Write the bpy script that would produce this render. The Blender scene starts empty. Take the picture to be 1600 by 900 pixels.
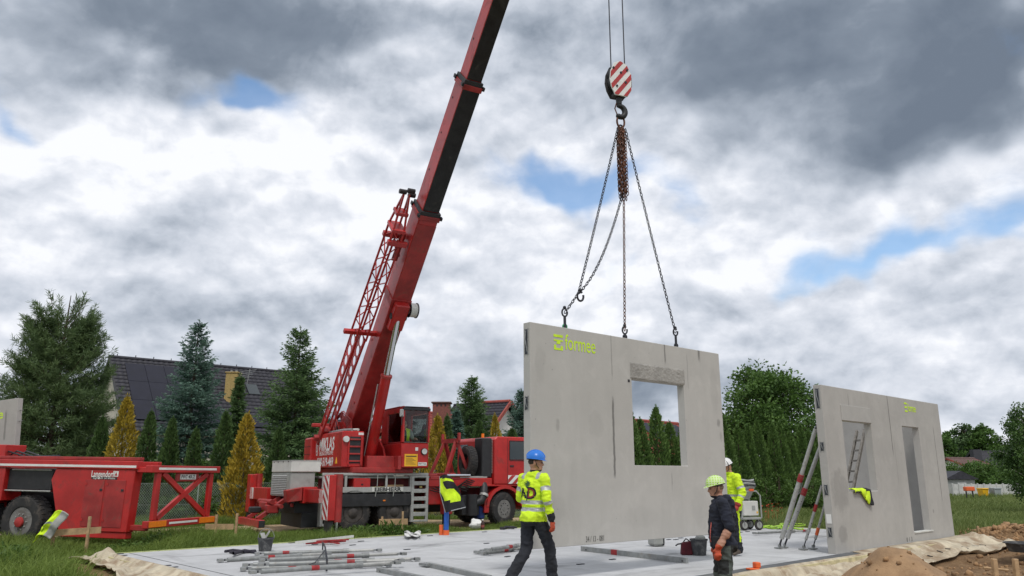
import bpy, bmesh, math, random
import numpy as np
from mathutils import Vector, Matrix, Euler, noise as mnoise
from mathutils.bvhtree import BVHTree
random.seed(7)
rng = np.random.default_rng(7)
sc = bpy.context.scene
COL = sc.collection

# ------------------------------------------------------------------ camera
FPX, PITCH, CAMZ = 1200.0, math.atan(292 / 1200), 1.75       # focal length in photo pixels, pitch, eye height
cam_d = bpy.data.cameras.new('camera')
cam_d.sensor_width = 36.0
cam_d.lens = 36.0 * FPX / 1600
cam_d.clip_start, cam_d.clip_end = 0.1, 6000
cam = bpy.data.objects.new('camera', cam_d)
COL.objects.link(cam)
cam.location = (0, 0, CAMZ)
cam.rotation_euler = (math.pi / 2 + PITCH, 0, 0)
sc.camera = cam
CP, SP = math.cos(PITCH), math.sin(PITCH)


def ray(px, py):
    u, v = px - 800, 450 - py
    return Vector((u, FPX * CP - v * SP, FPX * SP + v * CP))


def G(px, py, z=0.0):
    """point where the photo pixel's ray meets the level plane z"""
    d = ray(px, py)
    t = (z - CAMZ) / d.z
    return Vector((d.x * t, d.y * t, z))


def A(px, py, Y):
    """point of the photo pixel's ray at ground distance Y"""
    d = ray(px, py)
    t = Y / d.y
    return Vector((d.x * t, Y, CAMZ + d.z * t))


# ------------------------------------------------------------------ view, sky and sun
sc.view_settings.view_transform = 'Standard'
sc.view_settings.look = 'None'
sc.view_settings.exposure = 0.18
sc.view_settings.gamma = 1.0
sc.view_settings.use_curve_mapping = False
SUN_AZ, SUN_EL = math.radians(168), math.radians(58)       # azimuth from the view direction, clockwise
sun_d = bpy.data.lights.new('sun', 'SUN')
sun_d.energy, sun_d.angle, sun_d.color = 1.5, math.radians(11), (1, .96, .9)
sun = bpy.data.objects.new('sun', sun_d)
COL.objects.link(sun)
sun_dir = Vector((math.sin(SUN_AZ) * math.cos(SUN_EL), math.cos(SUN_AZ) * math.cos(SUN_EL), math.sin(SUN_EL)))
sun.rotation_euler = sun_dir.to_track_quat('Z', 'Y').to_euler()
sun.location = (10, -30, 40)


class NT:
    """short-hand for building node trees"""
    def __init__(s, tree):
        s.t = tree; s.n = tree.nodes; s.l = tree.links

    def node(s, kind, **kw):
        n = s.n.new(kind)
        for k, v in kw.items():
            setattr(n, k, v)
        return n

    def put(s, sock, v):
        if isinstance(v, bpy.types.NodeSocket):
            s.l.new(v, sock)
        elif v is not None:
            sock.default_value = v

    def math(s, op, a, b=None, c=None, clamp=False):
        n = s.node('ShaderNodeMath', operation=op, use_clamp=clamp)
        for i, v in enumerate((a, b, c)):
            s.put(n.inputs[i], v)
        return n.outputs[0]

    def vec(s, op, a, b=None, scale=None):
        n = s.node('ShaderNodeVectorMath', operation=op)
        s.put(n.inputs[0], a)
        if b is not None: s.put(n.inputs[1], b)
        if scale is not None: s.put(n.inputs['Scale'], scale)
        return n.outputs['Value'] if op in ('DISTANCE', 'LENGTH', 'DOT_PRODUCT') else n.outputs[0]

    def noise(s, vec, scale, detail=4, rough=.55, dist=0, out='Fac', lac=2.0):
        n = s.node('ShaderNodeTexNoise')
        s.put(n.inputs['Vector'], vec)
        n.inputs['Scale'].default_value = scale
        n.inputs['Detail'].default_value = detail
        n.inputs['Roughness'].default_value = rough
        n.inputs['Lacunarity'].default_value = lac
        n.inputs['Distortion'].default_value = dist
        return n.outputs[out]

    def rng(s, v, a, b, c=0., d=1., smooth=True):
        n = s.node('ShaderNodeMapRange', interpolation_type='SMOOTHSTEP' if smooth else 'LINEAR')
        s.put(n.inputs[0], v)
        for i, x in enumerate((a, b, c, d)):
            n.inputs[i + 1].default_value = x
        return n.outputs[0]

    def mix(s, f, a, b, mode='MIX'):
        n = s.node('ShaderNodeMix', data_type='RGBA', blend_type=mode)
        s.put(n.inputs[0], f)
        for i, v in ((6, a), (7, b)):
            if isinstance(v, (tuple, list)): v = (*v[:3], 1)
            s.put(n.inputs[i], v)
        return n.outputs[2]

    def ramp(s, f, stops):
        n = s.node('ShaderNodeValToRGB')
        e = n.color_ramp.elements
        while len(e) < len(stops): e.new(.5)
        for k, (p, c) in zip(e, stops):
            k.position = p; k.color = (*c, 1)
        s.put(n.inputs[0], f)
        return n.outputs[0]

    def xyz(s, v):
        n = s.node('ShaderNodeSeparateXYZ'); s.put(n.inputs[0], v)
        return n.outputs

    def comb(s, x, y, z):
        n = s.node('ShaderNodeCombineXYZ')
        for i, v in enumerate((x, y, z)): s.put(n.inputs[i], v)
        return n.outputs[0]


world = bpy.data.worlds.new('World')
sc.world = world
world.use_nodes = True
w = NT(world.node_tree)
w.n.clear()
sky = w.node('ShaderNodeTexSky', sky_type='NISHITA', sun_disc=False)
sky.sun_elevation, sky.sun_rotation = SUN_EL, SUN_AZ
sky.air_density, sky.dust_density = 1.0, .6
dirv = w.node('ShaderNodeTexCoord').outputs['Generated']
dx, dy, dz = w.xyz(dirv)
warpc = w.vec('SUBTRACT', w.noise(dirv, 3.2, 4, .6, out='Color'), (.5, .5, .5))
dw = w.vec('ADD', dirv, w.vec('SCALE', warpc, scale=.30))
wx, wy, wz = w.xyz(dw)
az = w.math('ARCTAN2', wx, wy)
el = w.math('ARCSINE', w.math('MINIMUM', w.math('MAXIMUM', wz, -1.), 1.))


def blob_sum(blobs):
    """soft cloud masses given as (photo x, photo y, half width, half height, tilt degrees, weight)"""
    tot = None
    for px, py, sx, sy, tilt, wt in blobs:
        d = ray(px, py).normalized()
        a0, e0 = math.atan2(d.x, d.y), math.asin(d.z)
        sa, se = sx / 1230 / max(math.cos(e0), .3), sy / 1230
        c, s_ = math.cos(math.radians(tilt)), math.sin(math.radians(tilt))
        da, de = w.math('SUBTRACT', az, a0), w.math('SUBTRACT', el, e0)
        p = w.math('ADD', w.math('MULTIPLY', da, c / sa), w.math('MULTIPLY', de, s_ / sa))
        q = w.math('SUBTRACT', w.math('MULTIPLY', de, c / se), w.math('MULTIPLY', da, s_ / se))
        r2 = w.math('ADD', w.math('MULTIPLY', p, p), w.math('MULTIPLY', q, q))
        v = w.math('MULTIPLY', w.math('EXPONENT', w.math('MULTIPLY', r2, -1.)), wt)
        tot = v if tot is None else w.math('ADD', tot, v)
    return tot


zz = w.math('ADD', w.math('MAXIMUM', dz, 0.), .16)
pl = w.comb(w.math('DIVIDE', dx, zz), w.math('DIVIDE', dy, zz), 0.)
pl = w.vec('ADD', pl, w.vec('SCALE', warpc, scale=.25))
big = w.noise(w.vec('ADD', pl, (3.7, 1.3, 0)), .8, 3, .5)
mid = w.noise(w.vec('ADD', pl, (8.1, 4.4, 2)), 2.1, 6, .55, .35)
fine = w.noise(w.vec('ADD', dirv, (2, 2, 2)), 7.5, 5, .58, .5)
DARK = [(240, 15, 330, 85, 4, .56), (560, 50, 190, 100, 0, .30), (1230, 70, 250, 150, -6, .62), (1470, 150, 220, 100, 25, .60),
        (1580, 20, 160, 120, 0, .25), (1060, 110, 90, 120, 0, .20), (660, 215, 110, 45, -15, .16), (800, 640, 500, 60, 0, .36), (1000, 620, 200, 40, 0, .2),
        (300, 500, 330, 80, 0, .16), (1200, 500, 300, 60, 0, .14), (400, 700, 500, 60, 0, .2), (840, 60, 70, 80, 0, .12)]
BRIGHT = [(180, 190, 300, 70, -8, .24), (560, 330, 260, 60, -20, .16), (1250, 330, 320, 130, 10, .22), (960, 130, 60, 100, 0, .2), (1500, 250, 160, 40, 25, .2), (600, 130, 60, 40, 0, .15), (850, 420, 150, 60, 0, .1)]
HOLES = [(380, 135, 66, 28, -15, 1.1), (65, 92, 60, 22, -25, .75), (950, 300, 150, 42, -4, 1.05), (870, 280, 60, 30, -20, .35), (1400, 415, 160, 36, 14, .9), (1570, 320, 45, 60, 0, .42), (1080, 400, 80, 30, 0, .3),
         (770, 225, 60, 30, -40, .3), (1560, 390, 60, 25, 10, .35)]
dark, bright, holes = blob_sum(DARK), blob_sum(BRIGHT), blob_sum(HOLES)
# brightness of the cloud layer
B = w.math('ADD', .815, w.math('MULTIPLY', w.math('SUBTRACT', mid, .5), .48))
B = w.math('ADD', B, w.math('MULTIPLY', w.math('SUBTRACT', fine, .5), .62))
B = w.math('ADD', B, w.math('MULTIPLY', w.math('SUBTRACT', big, .5), .25))
# relief of the billows: a copy of the same noise looked up a little higher, so tops come out light and bases grey
bil = w.vec('ADD', dirv, w.vec('SCALE', warpc, scale=.10))
b1 = w.noise(w.vec('MULTIPLY', bil, (1, 1, 2.1)), 6.5, 7, .56)
b2 = w.noise(w.vec('ADD', w.vec('MULTIPLY', bil, (1, 1, 2.1)), (0, 0, .045)), 6.5, 3, .5)
bv = w.vec('ADD', w.vec('MULTIPLY', dirv, (1, 1, 1.35)), w.vec('SCALE', w.vec('SUBTRACT', w.noise(dirv, 9., 4, .6, out='Color'), (.5, .5, .5)), scale=.06))
b3 = w.noise(bv, 15., 6, .6)
b4 = w.noise(w.vec('ADD', bv, (0, 0, .022)), 15., 2, .5)
rel = w.math('ADD', w.math('MULTIPLY', w.math('SUBTRACT', b1, b2), 1.0), w.math('MULTIPLY', w.math('SUBTRACT', b3, b4), .75))
rel = w.math('MULTIPLY', rel, w.rng(dark, .1, .6, .9, .38))
B = w.math('ADD', B, rel)
B = w.math('ADD', w.math('SUBTRACT', B, dark), bright)
cloud = w.ramp(B, [(0.0, (.15, .185, .24)), (.22, (.205, .245, .305)), (.45, (.36, .405, .475)), (.65, (.53, .572, .645)), (.85, (.70, .73, .795)), (1.0, (.86, .875, .915))])
# gaps: the holes in view, plus thin places of the same layer all round
gap = w.math('ADD', holes, w.math('MULTIPLY', w.math('SUBTRACT', fine, .5), 1.3))
gap = w.math('ADD', gap, w.math('MULTIPLY', w.math('SUBTRACT', .40, big), .8))
gap = w.math('ADD', gap, w.math('MULTIPLY', w.math('SUBTRACT', .5, b1), 1.1))
gapf = w.rng(gap, .15, 1.0, 0., .85)
skyc = w.mix(1.0, sky.outputs[0], (1.25, 1.5, 1.62), 'MULTIPLY')
final = w.mix(gapf, w.vec('SCALE', cloud, scale=10.), skyc)
bg = w.node('ShaderNodeBackground')
w.put(bg.inputs[0], final)
bg.inputs[1].default_value = .1
w.l.new(bg.outputs[0], w.node('ShaderNodeOutputWorld').inputs[0])
world.cycles.sampling_method = 'MANUAL'
world.cycles.sample_map_resolution = 512

# ------------------------------------------------------------------ helpers
def tag(o, label=None, cat=None, group=None, kind=None):
    if label: o['label'] = label
    if cat: o['category'] = cat; o['kind'] = 'thing'
    if group: o['group'] = group
    if kind: o['kind'] = kind
    return o


def empty(name, mtx, label=None, cat=None, group=None):
    o = bpy.data.objects.new(name, None)
    o.empty_display_size = .2
    COL.objects.link(o)
    o.matrix_world = mtx if isinstance(mtx, Matrix) else Matrix.Translation(Vector(mtx))
    return tag(o, label, cat, group)


def frame(origin, fwd, up=(0, 0, 1)):
    """matrix with local x along fwd (levelled by up), z along up"""
    z = Vector(up).normalized()
    x = Vector(fwd); x = (x - z * x.dot(z)).normalized()
    y = z.cross(x)
    m = Matrix((x, y, z)).transposed().to_4x4()
    m.translation = Vector(origin)
    return m


def link(name, me, mat=None, parent=None, smooth=False):
    o = bpy.data.objects.new(name, me)
    COL.objects.link(o)
    if mat is not None and not me.materials:
        for m in (mat if isinstance(mat, (list, tuple)) else [mat]): me.materials.append(m)
    if parent is not None: o.parent = parent
    if smooth: me.shade_smooth()
    return o


def copy_tree(o, parent=None):
    c = o.copy()
    COL.objects.link(c)
    if parent is not None: c.parent = parent
    for ch in list(o.children):
        copy_tree(ch, c)
    return c


class MB:
    """collects shapes; build() links them as one mesh object"""
    def __init__(s, M=None):
        s.v, s.f, s.mi, s.M, s.cur = [], [], [], M or Matrix(), 0

    def add(s, vs, fs):
        n = len(s.v)
        s.v += [s.M @ Vector(p) for p in vs]
        s.f += [tuple(i + n for i in f) for f in fs]
        s.mi += [s.cur] * len(fs)
        return s

    def hexa(s, p):
        """8 points: bottom ring 0-3 counter-clockwise, top ring 4-7"""
        return s.add(p, [(3, 2, 1, 0), (4, 5, 6, 7), (0, 1, 5, 4), (1, 2, 6, 5), (2, 3, 7, 6), (3, 0, 4, 7)])

    def box(s, x0, x1, y0, y1, z0, z1, bev=0.0):
        if bev <= 0:
            return s.hexa([(x0, y0, z0), (x1, y0, z0), (x1, y1, z0), (x0, y1, z0), (x0, y0, z1), (x1, y0, z1), (x1, y1, z1), (x0, y1, z1)])
        b = min(bev, (x1 - x0) * .45, (y1 - y0) * .45, (z1 - z0) * .45)
        c = [(x0, x1), (y0, y1), (z0, z1)]
        bm = bmesh.new()
        bmesh.ops.create_cube(bm, size=1)
        for v in bm.verts:
            v.co = Vector([(c[i][0] + c[i][1]) / 2 + v.co[i] * (c[i][1] - c[i][0]) for i in range(3)])
        bmesh.ops.bevel(bm, geom=bm.edges[:], offset=b, segments=1, affect='EDGES', profile=.5)
        bm.verts.index_update()
        vs = [v.co.copy() for v in bm.verts]; fs = [[v.index for v in f.verts] for f in bm.faces]
        bm.free()
        return s.add(vs, fs)

    def bar(s, a, b, w, h=None, up=(0, 0, 1)):
        """rectangular bar from a to b, w across, h along up"""
        a, b = Vector(a), Vector(b); h = h or w
        d = (b - a)
        u = Vector(up)
        if abs(d.normalized().dot(u)) > .98: u = Vector((1, 0, 0))
        x = d.cross(u).normalized() * w / 2
        y = x.cross(d).normalized() * h / 2
        return s.hexa([a - x - y, a + x - y, a + x + y, a - x + y, b - x - y, b + x - y, b + x + y, b - x + y])

    def tube(s, pts, r, n=8, cap=True, closed=False):
        """round tube through the points; r one radius or one per point"""
        pts = [Vector(p) for p in pts]
        k = len(pts)
        rs = r if isinstance(r, (list, tuple)) else [r] * k
        base = len(s.v); vs = []; px = None
        for i, p in enumerate(pts):
            if closed: t = (pts[(i + 1) % k] - pts[i - 1])
            else: t = pts[min(i + 1, k - 1)] - pts[max(i - 1, 0)]
            t.normalize()
            if px is None:
                px = t.orthogonal().normalized()
            px = (px - t * px.dot(t))
            px = px.normalized() if px.length > 1e-6 else t.orthogonal().normalized()
            py = t.cross(px)
            for j in range(n):
                a = 2 * math.pi * j / n
                vs.append(p + (px * math.cos(a) + py * math.sin(a)) * rs[i])
        fs = []
        for i in range(k if closed else k - 1):
            i2 = (i + 1) % k
            for j in range(n):
                j2 = (j + 1) % n
                fs.append((i * n + j, i * n + j2, i2 * n + j2, i2 * n + j))
        if cap and not closed:
            fs.append(tuple(reversed(range(n)))); fs.append(tuple((k - 1) * n + j for j in range(n)))
        return s.add(vs, fs)

    def cyl(s, a, b, r, r2=None, n=16):
        return s.tube([a, b], [r, r if r2 is None else r2], n)

    def lathe(s, prof, n=32, axis='y', c=(0, 0, 0), closed=False):
        """prof: (radius, along) pairs turned about an axis through c"""
        vs = []; k = len(prof); c = Vector(c)
        for r, h in prof:
            for j in range(n):
                a = 2 * math.pi * j / n
                p = (r * math.cos(a), h, r * math.sin(a)) if axis == 'y' else (r * math.cos(a), r * math.sin(a), h) if axis == 'z' else (h, r * math.cos(a), r * math.sin(a))
                vs.append(c + Vector(p))
        fs = []
        for i in range(k if closed else k - 1):
            i2 = (i + 1) % k
            for j in range(n):
                j2 = (j + 1) % n
                fs.append((i * n + j, i2 * n + j, i2 * n + j2, i * n + j2))
        if not closed:
            if prof[0][0] > 1e-5: fs.append(tuple(range(n)))
            if prof[-1][0] > 1e-5: fs.append(tuple(reversed([(k - 1) * n + j for j in range(n)])))
        return s.add(vs, fs)

    def prism(s, poly, a, b, plane='xz'):
        """polygon extruded from a to b along the axis not in plane"""
        def P(p, h):
            return {'xz': (p[0], h, p[1]), 'xy': (p[0], p[1], h), 'yz': (h, p[0], p[1])}[plane]
        n = len(poly)
        vs = [P(p, a) for p in poly] + [P(p, b) for p in poly]
        fs = [tuple(range(n)), tuple(reversed(range(n, 2 * n)))]
        fs += [(i, i + n, (i + 1) % n + n, (i + 1) % n) for i in range(n)]
        return s.add(vs, fs)

    def sphere(s, c, r, n=10, m=7):
        rx, ry, rz = r if isinstance(r, (tuple, list)) else (r, r, r)
        c = Vector(c); vs = [c + Vector((0, 0, -rz))]; fs = []
        for i in range(1, m):
            t = -math.pi / 2 + math.pi * i / m
            for j in range(n):
                a = 2 * math.pi * j / n
                vs.append(c + Vector((rx * math.cos(t) * math.cos(a), ry * math.cos(t) * math.sin(a), rz * math.sin(t))))
        vs.append(c + Vector((0, 0, rz)))
        top = len(vs) - 1
        for j in range(n):
            j2 = (j + 1) % n
            fs.append((0, 1 + j2, 1 + j))
            fs.append((top, 1 + (m - 2) * n + j, 1 + (m - 2) * n + j2))
            for i in range(m - 2):
                fs.append((1 + i * n + j, 1 + i * n + j2, 1 + (i + 1) * n + j2, 1 + (i + 1) * n + j))
        return s.add(vs, fs)

    def build(s, name, mat, parent=None, smooth=None, bevel=0, fixn=True):
        me = bpy.data.meshes.new(name)
        me.from_pydata(s.v, [], s.f)
        if fixn:
            bm = bmesh.new(); bm.from_mesh(me)
            bmesh.ops.recalc_face_normals(bm, faces=bm.faces[:])
            if bevel:
                es = [e for e in bm.edges if len(e.link_faces) == 2 and e.calc_face_angle(0) > .5]
                bmesh.ops.bevel(bm, geom=es, offset=bevel, segments=1, affect='EDGES', clamp_overlap=True)
            bm.to_mesh(me); bm.free()
        for m in (mat if isinstance(mat, (list, tuple)) else [mat]): me.materials.append(m)
        if isinstance(mat, (list, tuple)) and len(mat) > 1 and not bevel:
            me.polygons.foreach_set('material_index', s.mi)
        o = link(name, me, None, parent)
        if smooth is not None:
            me.shade_smooth()
            if smooth > 0: me.set_sharp_from_angle(angle=math.radians(smooth))
        return o


def holed(x0, x1, z0, z1, holes, y0, y1):
    """slab in the xz plane from y0 to y1 with rectangular holes (x0,x1,z0,z1); returns MB"""
    m = MB()
    xs = sorted({x0, x1, *[h[0] for h in holes], *[h[1] for h in holes]})
    zs = sorted({z0, z1, *[h[2] for h in holes], *[h[3] for h in holes]})
    nx, nz = len(xs), len(zs)
    inh = lambda i, k: any(h[0] <= xs[i] and xs[i + 1] <= h[1] and h[2] <= zs[k] and zs[k + 1] <= h[3] for h in holes)
    solid = [[0 <= i < nx - 1 and 0 <= k < nz - 1 and not inh(i, k) for k in range(-1, nz)] for i in range(-1, nx)] if False else None
    S = lambda i, k: 0 <= i < nx - 1 and 0 <= k < nz - 1 and not inh(i, k)
    idx = lambda i, k, b: (i * nz + k) * 2 + b
    vs = [(xs[i], y1 if b else y0, zs[k]) for i in range(nx) for k in range(nz) for b in (0, 1)]
    fs = []
    for i in range(nx - 1):
        for k in range(nz - 1):
            if not S(i, k): continue
            fs.append((idx(i, k, 0), idx(i + 1, k, 0), idx(i + 1, k + 1, 0), idx(i, k + 1, 0)))
            fs.append((idx(i, k, 1), idx(i, k + 1, 1), idx(i + 1, k + 1, 1), idx(i + 1, k, 1)))
            if not S(i - 1, k): fs.append((idx(i, k, 0), idx(i, k + 1, 0), idx(i, k + 1, 1), idx(i, k, 1)))
            if not S(i + 1, k): fs.append((idx(i + 1, k, 0), idx(i + 1, k, 1), idx(i + 1, k + 1, 1), idx(i + 1, k + 1, 0)))
            if not S(i, k - 1): fs.append((idx(i, k, 0), idx(i, k, 1), idx(i + 1, k, 1), idx(i + 1, k, 0)))
            if not S(i, k + 1): fs.append((idx(i, k + 1, 0), idx(i + 1, k + 1, 0), idx(i + 1, k + 1, 1), idx(i, k + 1, 1)))
    m.add(vs, fs)
    return m


def np_mesh(name, V, F, attrs=None):
    """mesh from numpy arrays; F is (n,3) or (n,4); attrs: float per vertex"""
    V = np.asarray(V, np.float32); F = np.asarray(F, np.int32)
    k = F.shape[1]
    me = bpy.data.meshes.new(name)
    me.vertices.add(len(V)); me.vertices.foreach_set('co', V.ravel())
    me.loops.add(F.size); me.loops.foreach_set('vertex_index', F.ravel())
    me.polygons.add(len(F)); me.polygons.foreach_set('loop_start', np.arange(0, F.size, k, dtype=np.int32))
    for n, a in (attrs or {}).items():
        me.attributes.new(n, 'FLOAT', 'POINT').data.foreach_set('value', np.asarray(a, np.float32))
    me.update(calc_edges=True)
    return me


_font_cache = {}
def text_mesh(body, size=1.0, depth=.002, align='CENTER', shear=0, bold=0.0, spacing=1.0):
    """lettering as a mesh in the xy plane, origin at its centre"""
    cu = bpy.data.curves.new('lettering', 'FONT')
    cu.body, cu.size, cu.extrude, cu.shear = body, size, depth, shear
    cu.align_x, cu.align_y = align, 'CENTER'
    cu.offset = bold
    cu.space_character = spacing
    cu.resolution_u = 3
    o = bpy.data.objects.new('lettering', cu); COL.objects.link(o)
    me = bpy.data.meshes.new_from_object(o.evaluated_get(bpy.context.evaluated_depsgraph_get()))
    bpy.data.objects.remove(o); bpy.data.curves.remove(cu)
    me.materials.clear()
    return me


def lettering(body, size, mtx, mat, parent, width=None, **kw):
    """flat print: text facing local +z of mtx"""
    me = text_mesh(body, size, **kw)
    if width and len(me.vertices):
        xs = [v.co.x for v in me.vertices]
        k = width / max(max(xs) - min(xs), 1e-6)
        for v in me.vertices: v.co.x *= k
    me.transform(mtx)
    return link('lettering', me, mat, parent)


def plane_mtx(o, right, up):
    r, u = Vector(right).normalized(), Vector(up).normalized()
    n = r.cross(u)
    m = Matrix((r, u, n)).transposed().to_4x4(); m.translation = Vector(o)
    return m


# ------------------------------------------------------------------ materials
MATS = {}
def mat(name, col, rough=.6, metal=0., var=.12, vs=5., bump=0., bs=40., dirt=None, dirt_amt=.0, dirt_s=2.5, spec=.5, coat=0., hue=None, alpha=None, trans=0., detail=5):
    if name in MATS: return MATS[name]
    m = bpy.data.materials.new(name); m.use_nodes = True
    t = NT(m.node_tree); p = t.n['Principled BSDF']
    co = t.node('ShaderNodeTexCoord').outputs['Object']
    n1 = t.noise(co, vs, detail, .6)
    c = t.mix(t.rng(n1, .3, .7), tuple(max(0, x * (1 - var)) for x in col), tuple(min(1, x * (1 + var)) for x in (hue or col)))
    r = t.math('ADD', rough - .06, t.math('MULTIPLY', n1, .12))
    if dirt is not None:
        n2 = t.noise(co, dirt_s, 7, .68, .4)
        f = t.rng(n2, .62 - .35 * dirt_amt, .78 - .2 * dirt_amt, 0, min(1, .35 + dirt_amt))
        c = t.mix(f, c, dirt); r = t.math('ADD', r, t.math('MULTIPLY', f, .2), clamp=True)
    t.put(p.inputs['Base Color'], c); t.put(p.inputs['Roughness'], r)
    p.inputs['Metallic'].default_value = metal
    p.inputs['Specular IOR Level'].default_value = spec
    p.inputs['Coat Weight'].default_value = coat
    p.inputs['Transmission Weight'].default_value = trans
    if bump:
        b = t.node('ShaderNodeBump'); b.inputs['Strength'].default_value = bump; b.inputs['Distance'].default_value = .02
        t.put(b.inputs['Height'], t.noise(co, bs, 5, .65)); t.l.new(b.outputs[0], p.inputs['Normal'])
    MATS[name] = m
    return m


def leaf_mat(name, a, b, trans=.25, rough=.55):
    m = bpy.data.materials.new(name); m.use_nodes = True
    t = NT(m.node_tree); p = t.n['Principled BSDF']
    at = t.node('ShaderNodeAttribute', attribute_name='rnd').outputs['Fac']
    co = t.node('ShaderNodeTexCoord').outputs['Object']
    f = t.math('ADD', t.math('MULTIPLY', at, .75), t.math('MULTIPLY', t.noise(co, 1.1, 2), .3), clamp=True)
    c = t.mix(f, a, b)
    t.put(p.inputs['Base Color'], c); p.inputs['Roughness'].default_value = rough
    p.inputs['Specular IOR Level'].default_value = .3
    tr = t.node('ShaderNodeBsdfTranslucent'); t.put(tr.inputs[0], c)
    mx = t.node('ShaderNodeMixShader'); mx.inputs[0].default_value = trans
    t.l.new(p.outputs[0], mx.inputs[1]); t.l.new(tr.outputs[0], mx.inputs[2])
    t.l.new(mx.outputs[0], t.n['Material Output'].inputs[0])
    return m


RED = mat('crane red', (.44, .019, .017), .36, 0, .22, 1.3, .04, 30, dirt=(.13, .035, .028), dirt_amt=.30, dirt_s=2.6)
RED2 = mat('faded and shaded red', (.33, .024, .022), .5, 0, .3, 2, .05, 30, dirt=(.14, .06, .045), dirt_amt=.3, dirt_s=4)
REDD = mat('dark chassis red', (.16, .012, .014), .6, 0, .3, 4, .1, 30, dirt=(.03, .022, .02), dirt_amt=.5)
BLACK = mat('black metal', (.018, .018, .02), .55, 0, .4, 4, .05, 30, dirt=(.06, .05, .045), dirt_amt=.25)
GREASE_SHADE = mat('greasy and shaded boom steel', (.013, .013, .014), .5, .2, .5, 3, .15, 12, dirt=(.085, .08, .07), dirt_amt=.28, dirt_s=1.6)  # black that carries shade of the boom underside as well as grease
RUBBER = mat('tyre rubber', (.026, .025, .025), .85, 0, .3, 6, .1, 60, dirt=(.12, .10, .085), dirt_amt=.35, dirt_s=5)
SILVER = mat('weathered aluminium', (.42, .42, .40), .48, .3, .15, 6, .04, 50, dirt=(.17, .16, .14), dirt_amt=.3, dirt_s=6)
GALV = mat('galvanised steel', (.27, .28, .275), .5, .35, .18, 9, .05, 60, dirt=(.26, .23, .19), dirt_amt=.3, dirt_s=8)
GREYBOX = mat('grey painted steel', (.33, .34, .32), .55, 0, .1, 4, .03, 40, dirt=(.17, .16, .14), dirt_amt=.25)
WHITEBOX = mat('pale cover', (.62, .62, .58), .55, 0, .06, 4, .02, 40, dirt=(.34, .31, .26), dirt_amt=.18)
CHROME = mat('chrome rod', (.62, .63, .66), .18, 1., .05, 6)
WHITEP = mat('white paint', (.74, .74, .71), .5, 0, .06, 6, dirt=(.4, .37, .33), dirt_amt=.2)
REDP = mat('stripe red paint', (.42, .03, .03), .5, 0, .1, 6, dirt=(.2, .07, .06), dirt_amt=.2)
YELLOWS = mat('sign yellow', (.85, .45, .02), .5, 0, .05)
AMBER = mat('amber reflector', (.85, .22, .01), .3, 0, .1, 20)
GLASS_D = mat('tinted glass', (.02, .03, .032), .06, 0, .05, 3, spec=.8)
PLASTB = mat('black plastic', (.02, .02, .022), .5, 0, .2, 8)
RUST = mat('rusty chain steel', (.13, .055, .032), .6, .5, .45, 30, .1, 90, dirt=(.05, .035, .03), dirt_amt=.5, dirt_s=12)
CHAIN = mat('dark chain steel', (.045, .047, .055), .5, .6, .3, 30, dirt=(.1, .05, .03), dirt_amt=.2, dirt_s=12)
WOOD = mat('raw timber', (.42, .28, .15), .8, 0, .25, 7, .2, 40, dirt=(.2, .13, .08), dirt_amt=.3)
BUCKET = mat('mortar bucket plastic', (.05, .052, .056), .65, 0, .3, 9, dirt=(.2, .2, .19), dirt_amt=.35, dirt_s=9)
HIVIS = mat('fluorescent yellow fabric', (.62, .86, .02), .8, 0, .12, 9, .15, 60)
HIVISD = mat('black vest fabric', (.015, .016, .02), .9, 0, .2, 9, .2, 60)
REFLECT = mat('reflective grey tape', (.42, .43, .44), .45, .2, .08, 20)
ORANGE = mat('orange plastic', (.75, .13, .03), .5, 0, .1)
BLUEP = mat('blue plastic', (.015, .10, .42), .45, 0, .1)


def glass_mat(name, tint=(.90, .95, .93), rough=.02, mixf=.8):
    """thin clear pane: mostly see-through, with a mirror of the sky"""
    m = bpy.data.materials.new(name); m.use_nodes = True
    t = NT(m.node_tree)
    g = t.node('ShaderNodeBsdfGlossy'); g.inputs['Roughness'].default_value = rough; g.inputs['Color'].default_value = (.9, .9, .9, 1)
    tr = t.node('ShaderNodeBsdfTransparent'); tr.inputs[0].default_value = (*tint, 1)
    fr = t.node('ShaderNodeFresnel'); fr.inputs[0].default_value = 1.35
    mx = t.node('ShaderNodeMixShader')
    t.l.new(t.math('ADD', fr.outputs[0], 1 - mixf - .2, clamp=True), mx.inputs[0])
    t.l.new(tr.outputs[0], mx.inputs[1]); t.l.new(g.outputs[0], mx.inputs[2])
    t.l.new(mx.outputs[0], t.n['Material Output'].inputs[0])
    return m


GLASS = glass_mat('clear pane')


def striped(name, w, h, t, n, slope, parent, mtx, w_mat=None, r_mat=None, start=0.):
    """white plate in local xz (w by h, thickness t toward -y) with n red diagonal bands standing 1.5 mm proud"""
    b = MB(mtx); b.box(0, w, 0, t, 0, h)
    o = b.build(name, w_mat or WHITEP, parent)
    band = h / n
    for k in range(-2, n + 3):
        lo = start + k * band
        poly = []
        z = lambda x, off: lo + off + slope * x
        pts = [(0, z(0, 0)), (w, z(w, 0)), (w, z(w, band / 2)), (0, z(0, band / 2))]
        # clip to plate height
        def clip(P, inside, cut):
            out = []
            for i in range(len(P)):
                a, c = P[i], P[(i + 1) % len(P)]
                if inside(a): out.append(a)
                if inside(a) != inside(c): out.append(cut(a, c))
            return out
        def cutz(v):
            return lambda a, c: (a[0] + (c[0] - a[0]) * (v - a[1]) / (c[1] - a[1]), v)
        pts = clip(pts, lambda q: q[1] >= 0.003, cutz(.003))
        if len(pts) >= 3: pts = clip(pts, lambda q: q[1] <= h - .003, cutz(h - .003))
        if len(pts) >= 3:
            MB(mtx).prism(pts, -.0018, .001, 'xz').build('stripe', r_mat or REDP, o)
    return o

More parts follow.
